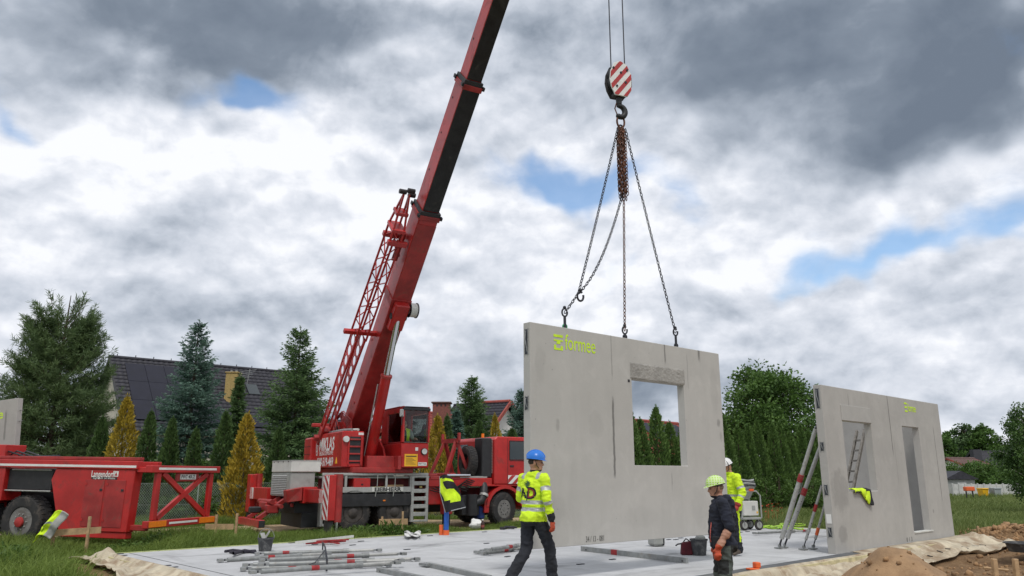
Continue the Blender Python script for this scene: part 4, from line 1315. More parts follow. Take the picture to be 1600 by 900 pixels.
# ------------------------------------------------------------------ hook block, ropes, chains
HKY = 12.72
hk = A(966, 127, HKY)
right_dir = Vector((.93, .36, 0)).normalized()          # along the block's face
HBM = frame(hk, right_dir)
hook = empty('hook_block', HBM, 'crane hook block with red and white diagonal stripes hanging above the wall panel', 'hook block')
octo = [(-.13, -.34), (.12, -.34), (.21, -.20), (.22, .12), (.13, .30), (.0, .36), (-.13, .30), (-.21, .12), (-.23, -.05), (-.20, -.20)]
MB().prism(octo, -.105, -.080, 'xz').build('front_cheek', WHITEP, hook, bevel=.006)
MB().prism([(x * 1.02, z * .98) for x, z in octo], .075, .10, 'xz').build('back_cheek', BLACK, hook, bevel=.006)
def clip_poly(P, n, d):
    out = []
    for i in range(len(P)):
        a, b = Vector(P[i]), Vector(P[(i + 1) % len(P)])
        fa, fb = a.dot(n) - d, b.dot(n) - d
        if fa <= 0: out.append(tuple(a))
        if (fa <= 0) != (fb <= 0): out.append(tuple(a + (b - a) * (fa / (fa - fb))))
    return out
nv = Vector((-.78, .62)); sh = [(x * .97, z * .97) for x, z in octo]
for k in range(-3, 4):
    q = clip_poly(clip_poly(sh, nv, k * .155 + .075), -nv, -(k * .155))
    if len(q) > 2: MB().prism(q, -.1075, -.104, 'xz').build('stripe', REDP, hook)
for z in (.12, -.02): MB().lathe([(.05, -.06), (.19, -.06), (.16, 0), (.19, .06), (.05, .06)], 24, 'y', (0, 0, z)).build('sheave', BLACK, hook, 40)
for x, z in ((0, .12), (.09, -.06), (-.09, -.16), (.13, .19), (-.15, .19)): MB().cyl((x, -.118, z), (x, -.10, z), .022, n=10).build('bolt', BLACK, hook, 40)
MB().box(-.12, .12, -.075, .07, -.33, -.26, .01).build('spacer', BLACK, hook)
MB().box(.205, .235, -.09, .09, -.12, .08, .01).build('rope_guard', BLACK, hook)
hkm = MB(); hkm.cyl((0, 0, -.34), (0, 0, -.46), .06, .05, 14)
hp = [(0, 0, -.44)] + [(.02 + .095 * math.sin(a), 0, -.60 + .105 * math.cos(a)) for a in np.linspace(-.3, 4.1, 16)]
hkm.tube(hp, [.045] + [.042 + .012 * math.sin(math.pi * k / 15) for k in range(16)][:-1] + [.012], 10)
hkm.build('hook', BLACK, hook, 60)
MB().tube([(-.05, 0, -.44), (-.09, 0, -.56), (-.05, 0, -.66)], .012, 6).build('safety_latch', RUST, hook, 60)
# hoist rope: falls from the boom head to the block (part of the crane)
for dx_, tz in ((-.14, .05), (.145, .05)):
    top = CI @ (T_tip + Vector((dx_ * .9, 0, -.3))); bot = CI @ (HBM @ Vector((dx_, 0, .18)))
    MB().tube([top, bot], .012, 6).build('hoist_rope', CHAIN, crane, 60)
MB(BL).tube([(BLEN - .3, 0, .32), (8, 0, .46), (.2, 0, .49), (-1.2, 0, -.5)], .012, 6).build('hoist_rope', CHAIN, crane, 60)


def chain_links(mb, pts, pitch=.062, r=.0085, w=.021):
    """oval links strung along a polyline, alternately turned"""
    pts = [Vector(p) for p in pts]
    seg = [(b - a).length for a, b in zip(pts, pts[1:])]; tot = sum(seg); n = max(2, int(tot / pitch))
    for k in range(n):
        s_ = tot * (k + .5) / n; i = 0
        while i < len(seg) - 1 and s_ > seg[i]: s_ -= seg[i]; i += 1
        d = (pts[i + 1] - pts[i]).normalized(); c = pts[i] + d * s_
        u = d.orthogonal().normalized(); v = d.cross(u)
        if k % 2: u, v = v, u
        L = tot / n * .5 + r
        ring = []
        for j in range(8):
            a = 2 * math.pi * j / 8
            ring.append(c + d * (L * math.cos(a) * (1.0 if abs(math.cos(a)) > .9 else .86)) + u * (w * math.sin(a)))
        mb.tube(ring, r, 4, closed=True)
    return mb


def sag(a, b, d, n=14):
    a, b = Vector(a), Vector(b)
    return [a.lerp(b, k / n) + Vector((0, 0, -d * 4 * (k / n) * (1 - k / n))) for k in range(n + 1)]


ring_c = HBM @ Vector((.02, 0, -.80))
slg = empty('chain_sling', Matrix.Translation(ring_c), 'steel lifting chains hanging in a bundle below the hook down to the wall panel', 'chain sling')
SI = slg.matrix_world.inverted()
def slp(name, fn, m, smooth_=60):
    b = MB(SI); fn(b); return b.build(name, m, slg, smooth_, fixn=False)
slp('master_ring', lambda b: b.tube([ring_c + right_dir * .075 * math.sin(a) + Vector((0, 0, .12 * math.cos(a))) for a in np.linspace(0, 2 * math.pi, 18)[:-1]], .018, 8, closed=True), RUST)
slp('shackle', lambda b: b.tube([ring_c + right_dir * .05 * math.sin(a) + Vector((.0, .03, -.12 + .07 * math.cos(a))) for a in np.linspace(0, 2 * math.pi, 14)[:-1]], .016, 8, closed=True), CHAIN)
def on_top(px):
    """attachment point on the top edge of the hanging panel"""
    x = local_on(HPM, px, 503 + (px - 828) * .1695)[0]
    return HPM @ Vector((x, HTH / 2, PH))
P1, P2, P3 = on_top(888), on_top(982), on_top(1062)
top_pt = ring_c + Vector((0, 0, -.12))
knot = A(904, 458, (P1.y * .8 + HKY * .2))
slp('chain_leg', lambda b: chain_links(b, sag(top_pt - right_dir * .06, knot, .04) + [P1 + Vector((0, 0, .25))]), CHAIN)
slp('chain_leg', lambda b: chain_links(b, sag(top_pt - right_dir * .02 + Vector((0, 0, -1.28)), knot, .26)), CHAIN)
slp('chain_leg', lambda b: chain_links(b, [top_pt + right_dir * .05, P2 + Vector((0, 0, .14))]), RUST)
slp('chain_leg', lambda b: chain_links(b, sag(top_pt + right_dir * .09, P3 + Vector((0, 0, .27)), .03)), CHAIN)
for k in range(11):
    ox, oy, ln = (k - 5) * .0165, .05 * math.sin(k * 2.3), 1.22 + .18 * ((k * 7) % 11) / 11
    tp = top_pt + right_dir * (ox * .5) + Vector((0, oy * .5, 0)); bt = top_pt + right_dir * ox + Vector((0, oy, -ln))
    slp('hanging_chain', lambda b: chain_links(b, [tp, tp.lerp(bt, .15) + right_dir * (ox * .4), bt], .062, .0085, .021), RUST)
def grab(b, p, s_=1.0):
    b.tube([p + right_dir * (.05 * s_ * math.cos(a)) + Vector((0, 0, .07 * s_ * math.sin(a))) for a in np.linspace(.9, 6.6, 14)], .016 * s_, 8)
    b.sphere(p + Vector((0, 0, .09 * s_)), .03 * s_)
slp('grab_hook', lambda b: grab(b, knot + right_dir * .03 + Vector((0, 0, -.05)), 1.1), CHAIN)
GREENCL = mat('green clutch', (.05, .28, .12), .5, .2)
for P_, m_, h_ in ((P1, GREENCL, .26), (P2, CHAIN, .15), (P3, CHAIN, .28)):
    d_ = (top_pt - P_).normalized()
    slp('lifting_clutch', lambda b: (grab(b, P_ + Vector((0, 0, h_)), .9), b.cyl(P_ + Vector((0, 0, .0)), P_ + Vector((0, 0, h_ - .05)), .022, n=8)), CHAIN)
    slp('anchor_eye', lambda b: b.tube([P_ + right_dir * .035 * math.sin(a) + Vector((0, 0, .035 + .04 * math.cos(a))) for a in np.linspace(0, 2 * math.pi, 12)[:-1]], .012, 6, closed=True), m_)

# ------------------------------------------------------------------ panel trailer at the left
TZ = .10
TRM = frame((-8.25, 17.7, TZ), (-.966, .259, 0)) @ Matrix.Rotation(math.radians(-.9), 4, 'Y')   # x towards its front, +y towards the camera
trailer = empty('panel_trailer', TRM, 'red low panel trailer with a crossed rear frame parked in the grass', 'trailer')
def tb(name, m, *boxes, bev=.012, parent=trailer):
    for q in boxes: o = MB().box(*q, bev).build(name, m, parent)
    return o
body = MB(); body.prism([(.32, .40), (.26, 1.76), (2.45, 1.76), (2.55, 1.50), (2.15, .40)], -.26, -.0, 'xz'); body.build('side_body', RED, trailer, bevel=.015)
tb('top_rail', RED, (.20, 7.5, -.16, .03, 1.764, 1.95), (1.6, 7.5, -2.5, -2.34, 1.764, 1.95))
tb('top_lip', RED2, (.22, 7.5, -.20, -.02, 1.955, 2.03))
tb('reflective_strip', WHITEP, (.22, 7.5, .0305, .034, 1.80, 1.85), bev=0)
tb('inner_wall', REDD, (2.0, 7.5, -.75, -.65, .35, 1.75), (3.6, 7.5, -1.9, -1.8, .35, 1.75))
tb('lower_sill', RED, (.34, 2.1, -.24, -.03, .26, .395))
for x0, x1 in ((.46, .98), (1.04, 1.56)):
    d = tb('tool_door', RED2, (x0, x1, .0005, .012, .50, 1.52))
    MB().box(x0 + .03, x0 + .10, .0125, .03, 1.28, 1.33, .006).build('handle', BLACK, d)
    for z in (.62, 1.4): MB().box(x1 - .05, x1 + .01, .0125, .022, z, z + .05).build('hinge', RED, d)
tb('wheel_panel', BLACK, (2.62, 3.9, -.35, -.1, 1.26, 1.74))
tb('panel_strip', SILVER, (2.64, 3.8, -.099, -.06, 1.70, 1.735), (2.60, 4.0, -.099, -.06, 1.22, 1.255))
tb('front_body', RED, (3.92, 5.2, -.55, .0, 1.0, 1.76), (4.3, 7.5, -.55, .0, .5, 1.0))
tb('wheel_housing', BLACK, (2.5, 4.4, -.7, -.62, .4, 1.2))
lettering('Langendorf', .20, TM((1.12, .0145, 1.645)) @ plane_mtx((0, 0, 0), (-1, 0, 0), (0, 0, 1)), WHITEP, trailer, width=.62, bold=.003, depth=.0008)
tb('sign_strip', PLASTB, (.72, 1.42, .001, .006, 1.535, 1.585), bev=0)
lettering('high tech on wheels', .06, TM((1.07, .0068, 1.56)) @ plane_mtx((0, 0, 0), (-1, 0, 0), (0, 0, 1)), WHITEP, trailer, width=.6, depth=.0004)
tb('emblem', WHITEP, (.70, .82, .0005, .004, 1.60, 1.72), bev=0)
MB().prism([(.72, 1.62), (.80, 1.62), (.76, 1.70)], .0045, .006, 'xz').build('emblem_mark', REDP, trailer)
for x in (3.35, 4.75):
    wheel(trailer, TM((x, -.08, .54)) @ Matrix.Rotation(math.pi, 4, 'Z'), R=.585, w=.40, hub_m=SILVER, rim_m=RIMG)
    MB(TM((x, -.06, .53))).lathe([(.12, -.02), (.11, .02), (.06, .035), (0, .035)], 20, 'y').build('hub', RED2, trailer, 40)
    MB().cyl((x, -.3, .53), (x, -2.2, .53), .08, n=10).build('axle', BLACK, trailer, 40)
# rear portal with cross brace
tb('portal_beam', RED, (-.20, -.02, -2.46, .02, 1.70, 1.86))
tb('reflective_strip', WHITEP, (-.204, -.2005, -2.3, -.2, 1.765, 1.815), bev=0)
for y in (-.30, -2.20): tb('portal_post', RED, (-.16, -.06, y - .07, y + .07, .66, 1.696))
for a, b_ in (((-.45, 1.69), (-2.12, .70)), ((-2.05, 1.69), (-.4, .70))):
    MB().bar((-.11 if a[0] > -1 else -.118, a[0], a[1]), (-.11 if a[0] > -1 else -.118, b_[0], b_[1]), .07, .12, up=(0, 1, 0)).build('cross_brace', RED, trailer)
tb('bumper', RED, (-.22, -.08, -2.42, .0, .50, .655))
tb('amber_reflector', AMBER, (-.228, -.2205, -.62, -.06, .52, .65), (-.228, -.2205, -2.38, -1.80, .52, .65), bev=.002)
tb('reflective_strip', WHITEP, (-.225, -.2205, -1.72, -.72, .56, .605), bev=0)
tb('rear_support', RED2, (-.079, .6, -.24, -.12, .44, .56))
tb('rear_link', RED, (-.019, .26, -.15, -.03, 1.70, 1.82))
pl_ = tb('number_plate', WHITEP, (-.13, -.122, -1.62, -1.05, 1.545, 1.665), bev=.002)
tb('plate_holder', RED2, (-.12, -.08, -1.75, -.92, 1.50, 1.698))
lettering('PWT 40UZ', .12, TM((-.1312, -1.335, 1.605)) @ plane_mtx((0, 0, 0), (0, -1, 0), (0, 0, 1)), PLASTB, pl_, width=.50, bold=.002, depth=.0006)
for k in range(3):
    MB().tube([(4.4 + k * .3, -.6, 1.95), (3.8 + k * .3, -.4, 2.15), (3.2 + k * .25, -.3, 2.02), (2.6, -.2, 2.05)], .02, 6).build('cable', PLASTB, trailer, 60)
tb('load_stop', RED, (4.35, 4.65, -.9, -.3, 1.95, 2.3))
# concrete panel carried on the trailer
CPM = TRM @ Matrix.Translation((5.0, -1.3, .55)) @ Matrix.Rotation(math.radians(6), 4, 'Y')
lp = empty('wall_panel', CPM, 'leaning concrete wall panel loaded on the red trailer at the left edge', 'wall panel')
MB().box(0, 2.6, -.16, 0, 0, 3.0, .008).build('slab_body', concrete('panel concrete loaded', (.40, .385, .36), streaks=[(.35, 1.9, 2.7, .03, .5)], var=.08), lp)
for z in (2.4, 2.68): MB().cyl((.0, -.08, z), (-.10, -.08, z), .012, n=6).build('anchor_bar', GALV, lp, 40)
lettering('formee', .34, TM((.92, .003, 2.62)) @ plane_mtx((0, 0, 0), (-1, 0, 0), (0, 0, 1)), NEON, lp, width=.95, bold=.004, depth=.001)


# ------------------------------------------------------------------ cloth helper
def cloth(name, fn, nu, nv, mfn, mats, parent=None, thick=.012):
    """grid cloth: fn(u, v) -> point, mfn(u, v) -> material index"""
    vs = [fn(i / nu, k / nv) for i in range(nu + 1) for k in range(nv + 1)]
    fs = [(i * (nv + 1) + k, (i + 1) * (nv + 1) + k, (i + 1) * (nv + 1) + k + 1, i * (nv + 1) + k + 1) for i in range(nu) for k in range(nv)]
    me = bpy.data.meshes.new(name); me.from_pydata(vs, [], fs)
    for m in mats: me.materials.append(m)
    me.polygons.foreach_set('material_index', [mfn((i + .5) / nu, (k + .5) / nv) for i in range(nu) for k in range(nv)])
    o = link(name, me, None, parent, True)
    md = o.modifiers.new('thick', 'SOLIDIFY'); md.thickness = thick
    return o


nz3 = lambda p, s=1., sd=0: mnoise.noise(Vector(p) * s + Vector((sd * 3.1, sd * 1.7, sd)))

# ------------------------------------------------------------------ batter boards
def batter(label, boards, stakes, group='wooden batter boards around the slab'):
    o = empty('batter_board', stakes[0][0], label, 'batter board', group)
    inv = Matrix.Translation(-Vector(stakes[0][0]))
    for a, b_, h in boards: MB(inv).bar(a, b_, .028, h).build('plank', WOOD, o)
    for p, top in stakes: MB(inv).bar(Vector((p[0], p[1], float(ground_z(p[0], p[1])) - .05)), Vector((p[0], p[1], top)), .05, .05).build('stake', WOOD, o)
    return o


def gp(px, py, Y):
    return A(px, py, Y)


batter('weathered batter board on the grass beside the trailer wheel', [(gp(78, 833, 16.6), gp(158, 828, 16.9), .13)], [(gp(138, 830, 16.8), gp(138, 807, 16.8).z), (gp(84, 833, 16.7), gp(84, 820, 16.7).z)])
batter('batter board with two stakes behind the crossed trailer frame', [(gp(320, 823, 19.3), gp(365, 823, 19.6), .13)], [(gp(337, 825, 19.4), gp(337, 804, 19.4).z), (gp(369, 825, 19.6), gp(369, 802, 19.6).z)])
batter('pale batter board in front of the crane rear wheel', [(gp(592, 816, 21.6), gp(637, 815, 21.9), .16)], [(gp(629, 818, 21.8), gp(629, 799, 21.8).z), (gp(597, 818, 21.7), gp(597, 807, 21.7).z)])
batter('dark red batter board by the soil pile at the right end of the slab', [(gp(1524, 839, 20.6), gp(1565, 838, 20.9), .07)], [(gp(1530, 842, 20.5), gp(1530, 822, 20.5).z)])
for px, lab in ((1552, 'left of two pale wooden stakes in the foreground soil'), (1585, 'right of two pale wooden stakes in the foreground soil')):
    p_ = gp(px, 880, 12.9); p_.z = -.1
    o = MB().box(-.042, .042, -.03, .03, 0, gp(px, 873, 12.9).z + .1, .006).build('wooden_stake', WOOD); o.location = p_; o.rotation_euler = (.02, .02, .3)
    tag(o, lab, 'stake', 'wooden stakes in the soil')
o = MB().tube([gp(1536, 884, 13.3), gp(1575, 888, 13.3)], .02, 6).build('wooden_stick', WOOD); tag(o, 'thin stick lying behind the two foreground stakes', 'stick')
o.data.transform(Matrix.Translation((0, 0, -.03)))

# ------------------------------------------------------------------ props and bars on the slab
BANDR = mat('red band paint', (.30, .018, .02), .6, 0, .3, 14, dirt=(.2, .15, .14), dirt_amt=.3, dirt_s=10)
def steel_prop(a, b_, band=.3, r=.034, label='', group=None, foot=True, bands=None):
    """adjustable push-pull prop from a to b: outer tube, inner tube, red band, end plates"""
    a, b_ = Vector(a), Vector(b_); d = (b_ - a); L = d.length; d.normalize()
    o = empty('steel_prop', Matrix.Translation(a), label, 'prop', group)
    inv = Matrix.Translation(-a)
    MB(inv).cyl(a + d * .12, a + d * L * .72, r, n=12).build('outer_tube', GALV, o, 40)
    MB(inv).cyl(a + d * L * .70, b_ - d * .10, r * .74, n=12).build('inner_tube', SILVER, o, 40)
    MB(inv).cyl(a + d * L * .69, a + d * L * .74, r * 1.25, n=12).build('collar', GALV, o, 40)
    for k in (bands or [band]):
        MB(inv).cyl(a + d * (L * k), a + d * (L * k + .12), r * 1.04, n=12).build('red_band', BANDR, o, 40)
    side = d.cross(Vector((0, 0, 1))).normalized()
    for e, sg in ((a, 1), (b_, -1)):
        MB(inv).cyl(e + d * sg * .02, e + d * sg * .15, r * .5, n=8).build('spindle', CHAIN, o, 40)
        MB(inv).bar(e + d * sg * .10 - side * .05, e + d * sg * .10 + side * .05, .05, .03).build('fork', GALV, o)
        if foot: MB(inv).bar(e - side * .06, e + side * .06, .09, .045).build('end_plate', GALV, o)
    hx = (b_.x - a.x)
    for k in range(3):
        c_ = a + d * L * (.2 + .25 * k)
        MB(inv).cyl(c_ - side * (r + .003), c_ - side * (r - .01), .012, n=6).build('pin_hole', BLACK, o)
    return o


def zp(px, py, h): # pixel on a plane h above the slab
    return G(px, py, SLAB_Z + h)


Z7 = lambda x, y: (340 + x / 3.478, 800 + y / 3.478)
PROPS = [((15, 262), (600, 226), .04, [.42], 'frontmost left prop with splayed end sticking out of the stacked bundle'),
         ((215, 226), (880, 206), .04, [.2], 'rearmost prop of the stacked bundle beside the bucket'),
         ((240, 262), (1010, 226), .115, [.58], 'prop on top of the stacked bundle with a long red band'),
         ((150, 287), (1085, 254), .04, [.5], 'longest prop in the middle of the stacked bundle'),
         ((235, 285), (1000, 262), .115, [.6], 'prop on top of the bundle just behind the front prop'),
         ((140, 308), (930, 286), .04, [.3], 'second prop from the front of the stacked bundle'),
         ((190, 326), (975, 274), .115, [.38], 'frontmost prop of the stacked bundle with a wide red band')]
for a, b_, h, bd, lab in PROPS:
    steel_prop(zp(*Z7(*a), h), zp(*Z7(*b_), h), label=lab, group='steel props stacked on the slab', bands=bd, r=.036)
strap = MB()
c0, c1 = zp(*Z7(570, 214), .02), zp(*Z7(592, 322), .02)
strap.tube([c0, c0 + Vector((0, 0, .16)), c0.lerp(c1, .5) + Vector((0, 0, .22)), c1 + Vector((0, 0, .16)), c1], .014, 6)
strap.tube([c0.lerp(c1, .6) + Vector((0, 0, .2)), zp(*Z7(530, 275), .16), zp(*Z7(500, 285), .1)], .009, 5)
tag(strap.build('tie_strap', CHAIN, None, 60), 'dark strap tied round the stacked steel props', 'strap')
for a, b_, h, lab in (((1412, 217), (1640, 178), .04, 'front prop of the small bundle behind the blue helmeted worker'), ((1440, 222), (1660, 196), .04, 'near prop of the small bundle beside the blue helmeted worker'), ((1470, 205), (1680, 176), .11, 'upper prop of the small bundle beside the blue helmeted worker')):
    steel_prop(zp(*Z7(*a), h), zp(*Z7(*b_), h), label=lab, group='small bundle of props', bands=[.5])
def square_bar(name, label, a, b_, w=.07, bands=(), h=None):
    a, b_ = Vector(a), Vector(b_); d = (b_ - a).normalized(); L = (b_ - a).length; h = h or w
    o = empty(name, Matrix.Translation(a), label, 'steel bar'); inv = Matrix.Translation(-a)
    MB(inv).bar(a, b_, w, h).build('hollow_section', GALV, o, bevel=.004)
    for k in bands: MB(inv).bar(a + d * (L * k), a + d * (L * k + .16), w + .004, h + .004).build('red_band', BANDR, o)
    for k in (.04, .95): MB(inv).bar(a + d * L * k - Vector((0, .045, .01)), a + d * (L * k + .03) - Vector((0, .045, .01)), .02, .02).build('end_hole', BLACK, o)
    return o
square_bar('steel_bar', 'grey square steel bar cut off by the bottom edge left of the other bar', zp(591, 890, .035), zp(686, 909, .035))
sb2 = square_bar('steel_bar', 'grey square steel bar with bracket end behind the blue helmeted worker', zp(668, 882, .035), zp(766, 903, .035))
MB(Matrix.Translation(-sb2.location)).bar(zp(659, 881, .04), zp(672, 883, .04), .12, .04).build('bracket', GALV, sb2)
square_bar('steel_bar', 'long straight steel bar with a red band under the hanging panel', zp(909, 857, .045), zp(1074, 876, .045), .06, (.32,), .09)
o = steel_prop(zp(1180, 833, .05), zp(1262, 829, .05), label='low prop lying on the slab beside the green hoses', bands=[.9], r=.03)

# props holding the standing panel
def brace(label, foot_px, top_local, split, r=.04, red=True):
    """tilted push-pull brace: lower tube, red coupler, upper tube, hinged foot"""
    a = zp(*foot_px, .02); b_ = RPM @ Vector(top_local); d = b_ - a; L = d.length; d.normalize()
    o = empty('tilted_prop', Matrix.Translation(a), label, 'prop', 'props bracing the standing panel'); inv = Matrix.Translation(-a)
    side = d.cross(Vector((0, 0, 1))).normalized()
    MB(inv).cyl(a + d * .02, a + d * .24, r * .42, n=8).build('spindle', CHAIN, o, 40)
    MB(inv).cyl(a + d * .20, a + d * L * split, r, n=12).build('lower_tube', SILVER, o, 40)
    MB(inv).cyl(a + d * L * split, b_ - d * .12, r * .86, n=12).build('upper_tube', SILVER, o, 40)
    MB(inv).cyl(b_ - d * .14, b_, r * .42, n=8).build('spindle', CHAIN, o, 40)
    MB(inv).cyl(a + d * (L * split - .07), a + d * (L * split + .08), r * 1.18, n=12).build('coupler', BANDR if red else ORANGE, o, 40)
    MB(inv).bar(a - side * .06, a + side * .06, .14, .02).build('foot_plate', GALV, o)
    MB(inv).bar(a + d * .05 - side * .035, a + d * .05 + side * .035, .03, .05).build('hinge', GALV, o)
    if r > .036:
        m_ = a + d * L * (split - .08)
        MB(inv).tube([m_ - d * .16 - side * r, m_ - d * .10 - side * (r + .09), m_ + d * .10 - side * (r + .09), m_ + d * .16 - side * r], .008, 6).build('handle', GALV, o, 60)
    for k in range(4):
        c_ = a + d * L * (.14 + .08 * k); c_ = c_ - Vector((0, r, 0)) * .96
        MB(inv).cyl(c_ - Vector((0, .004, 0)), c_ + Vector((0, .01, 0)), .011, n=6).build('pin_hole', BLACK, o)
    return o
brace('left of the two long tilted props bracing the standing panel', (1217, 856), (.12, RTH + .03, 2.45), .56, .046)
brace('right of the two long tilted props bracing the standing panel', (1225, 855), (.55, RTH + .03, 2.40), .46, .046)
brace('left of the two short steep props at the end of the standing panel', (1255, 858), (.15, RTH + .03, 1.35), .6, .028)
brace('right of the two short steep props at the end of the standing panel', (1270, 857), (.45, RTH + .03, 1.30), .26, .028, False)
brace('prop seen through the door opening of the standing panel', (1418, 812), (RPLEN - .19, 1.2, 2.25), .5, .04)

# ladder leaning inside the standing panel
LM = RPM @ Matrix.Translation((0, 1.5, 0))
la, lb_ = local_on(LM, 1333, 765), local_on(LM, 1351, 672)
k_ = (lb_[0] - la[0]) / (lb_[1] - la[1])
LADM = mat('worn ladder', (.17, .155, .135), .65, .1, .3, 8, dirt=(.3, .28, .25), dirt_amt=.3)
lad = empty('ladder', SLABM @ Matrix.Translation((la[0] - la[1] * k_, 1.5, 0)), 'worn aluminium ladder leaning behind the window opening of the standing panel', 'ladder')
H_ = lb_[1]
for dx_, dy_ in ((0, 0), (.24, .30)):
    MB().bar((dx_, dy_, .0), (dx_ + k_ * H_, dy_, H_), .05, .08).build('ladder_rail', LADM, lad)
for k in range(1, 10):
    z = k * H_ / 10
    MB().bar((k_ * z, 0, z), (.24 + k_ * z, .30, z), .045, .045).build('rung', LADM, lad)

# ------------------------------------------------------------------ small things on the slab
def bucket(label, p, r, h, handle=True, stuff=True):
    o = empty('bucket', Matrix.Translation(p), label, 'bucket', None)
    MB().lathe([(0, .0), (r * .78, .0), (r, h), (r * 1.07, h), (r * 1.07, h - .025), (r * 1.02, h - .03), (r * .97, h - .005), (r * .75, .012), (0, .012)], 26, 'z').build('pail', BUCKET, o, 40)
    if handle: MB().tube([(r * 1.05 * math.cos(a), .02, h + r * 1.15 * math.sin(a)) for a in np.linspace(0, math.pi, 14)], .006, 6).build('handle', GALV, o, 60)
    return o
bk = bucket('grey mortar bucket with wire handle and tools behind the stacked props', zp(414, 861, 0), .15, .25)
tl = MB(Matrix.Translation(bk.location)); tl.bar((-.05, 0, .18), (.05, .05, .38), .09, .02); tl.bar((.0, -.05, .2), (-.08, .0, .34), .10, .015)
tag(tl.build('trowel', SILVER), 'steel trowel standing in the grey mortar bucket', 'trowel')
bk2 = bucket('dark bucket standing beside the green helmeted worker', zp(1093, 867.5, 0), .155, .29, False)
o = MB(Matrix.Translation(bk2.location)).sphere((.03, 0, .30), (.10, .08, .07)).build('rag', GREYBOX, None, 60); tag(o, 'crumpled grey rag in the dark bucket by the green helmeted worker', 'rag')
BAG = mat('maroon fabric', (.10, .012, .02), .85, 0, .3, 12, .2, 40)
bg_ = empty('tool_bag', Matrix.Translation(zp(1073, 867, 0)), 'maroon tool bag beside the dark bucket', 'bag')
MB().hexa([(-.11, -.08, 0), (.11, -.08, 0), (.11, .08, 0), (-.11, .08, 0), (-.09, -.05, .22), (.10, -.05, .25), (.10, .05, .25), (-.09, .05, .22)]).build('bag_body', BAG, bg_, bevel=.02)
MB().tube([(-.08, 0, .2), (-.16, 0, .19), (-.2, 0, .16)], .014, 6).build('nozzle', BLACK, bg_, 60)
MB().tube([(-.05, 0, .23), (0, 0, .29), (.07, 0, .24)], .012, 6).build('carry_strap', BLACK, bg_, 60)
cs = empty('tool_case', Matrix.Translation(zp(1026, 853.5, 0)) @ Matrix.Rotation(.5, 4, 'Z'), 'grey rounded case on the slab under the hanging panel', 'case')
MB().box(-.15, .15, -.14, .14, .01, .34, .05).build('shell', GREYBOX, cs)
MB().box(.06, .10, -.146, .146, .02, .345, .01).build('band', PLASTB, cs)
MB().box(.11, .152, -.145, -.13, .18, .26, .008).build('latch', PLASTB, cs)
# tape and cloth lumps
dark_strap = MB()
for k in range(3):
    dark_strap.tube([zp(*Z7(40 + 30 * k, 215 + 3 * k), .02), zp(*Z7(85, 208 + 8 * k), .03 + .02 * k), zp(*Z7(150, 215 - 3 * k), .04), zp(*Z7(205, 212 + 3 * k), .03)], .03, 6)
tag(dark_strap.build('webbing_strap', mat('dark webbing', (.03, .028, .04), .9, 0, .3), None, 60), 'dark webbing strap crumpled on the slab left of the bucket', 'strap')
drill = empty('power_drill', Matrix.Translation(zp(797, 827, 0)) @ Matrix.Rotation(-.4, 4, 'Z'), 'black power drill lying on the slab by the crane front wheel', 'drill')
MB().cyl((-.16, 0, .05), (.12, 0, .05), .04, n=12).build('motor_body', PLASTB, drill, 40)
MB().cyl((.12, 0, .05), (.20, 0, .05), .022, n=10).build('chuck', CHAIN, drill, 40)
MB().bar((-.08, 0, .04), (-.12, -.18, .03), .05, .045).build('grip', PLASTB, drill)
MB().box(-.20, -.06, -.26, -.16, .0, .07, .01).build('battery', PLASTB, drill)
bt = empty('bottle', Matrix.Translation(zp(754, 828, 0)), 'dark drinks bottle standing on the slab near the crane', 'bottle')
MB().lathe([(0, 0), (.05, 0), (.052, .14), (.05, .18), (.026, .23), (.024, .25), (0, .25)], 16, 'z').build('bottle_body', mat('cola bottle', (.05, .02, .015), .15), bt, 40)
MB().lathe([(.053, .07), (.0535, .07), (.0535, .13), (.053, .13)], 16, 'z').build('bottle_label', mat('bottle label', (.25, .06, .05), .5), bt, 40)
MB().cyl((0, 0, .25), (0, 0, .28), .026, n=12).build('cap', WHITEP, bt, 40)
pb = MB(); pb.sphere((0, 0, .12), (.17, .13, .13), 14, 9)
pb.v = [v * (1 + .35 * nz3(v, 9, 2)) for v in pb.v]
o = pb.build('plastic_bag', WHITEP, None, 30); o.location = zp(743, 827, 0) + Vector((0, 0, .01)); tag(o, 'crumpled white plastic bag on the slab left of the bottle', 'bag')
o = cloth('paper_sheet', lambda u, v: zp(632 + 25 * u, 838 - 7 * v * (1 + .3 * math.sin(u * 9)), .03 + .06 * abs(math.sin(u * 7 + v * 4))), 14, 6, lambda u, v: 0, [PAPER]); tag(o, 'crumpled white paper at the grass edge of the slab', 'paper')
o = MB().bar(zp(462, 848, .09), zp(552, 838, .11), .035, .05).build('pale_lath', WHITEBOX); tag(o, 'pale lath lying along the grass edge of the slab', 'lath')
rl = MB(); rl.bar(zp(478, 849, .05), zp(540, 845, .06), .04); rl.bar(zp(500, 845, .05), zp(530, 849, .05), .03); rl.bar(zp(488, 846, .08), zp(545, 843, .09), .03)
tag(rl.build('red_steel_frame', BANDR), 'thin red steel rods beside the pale lath', 'rods')
oc = empty('rubber_wedge', Matrix.Translation(zp(1179, 891, 0)) @ Matrix.Rotation(.3, 4, 'Z'), 'orange rubber wedge block on the dark strip at the slab edge', 'wedge')
MB().box(-.12, .06, -.06, .06, .008, .035, .008).build('base_plate', ORANGE, oc); MB().box(.0, .09, -.055, .055, .036, .12, .012).build('block', ORANGE, oc)
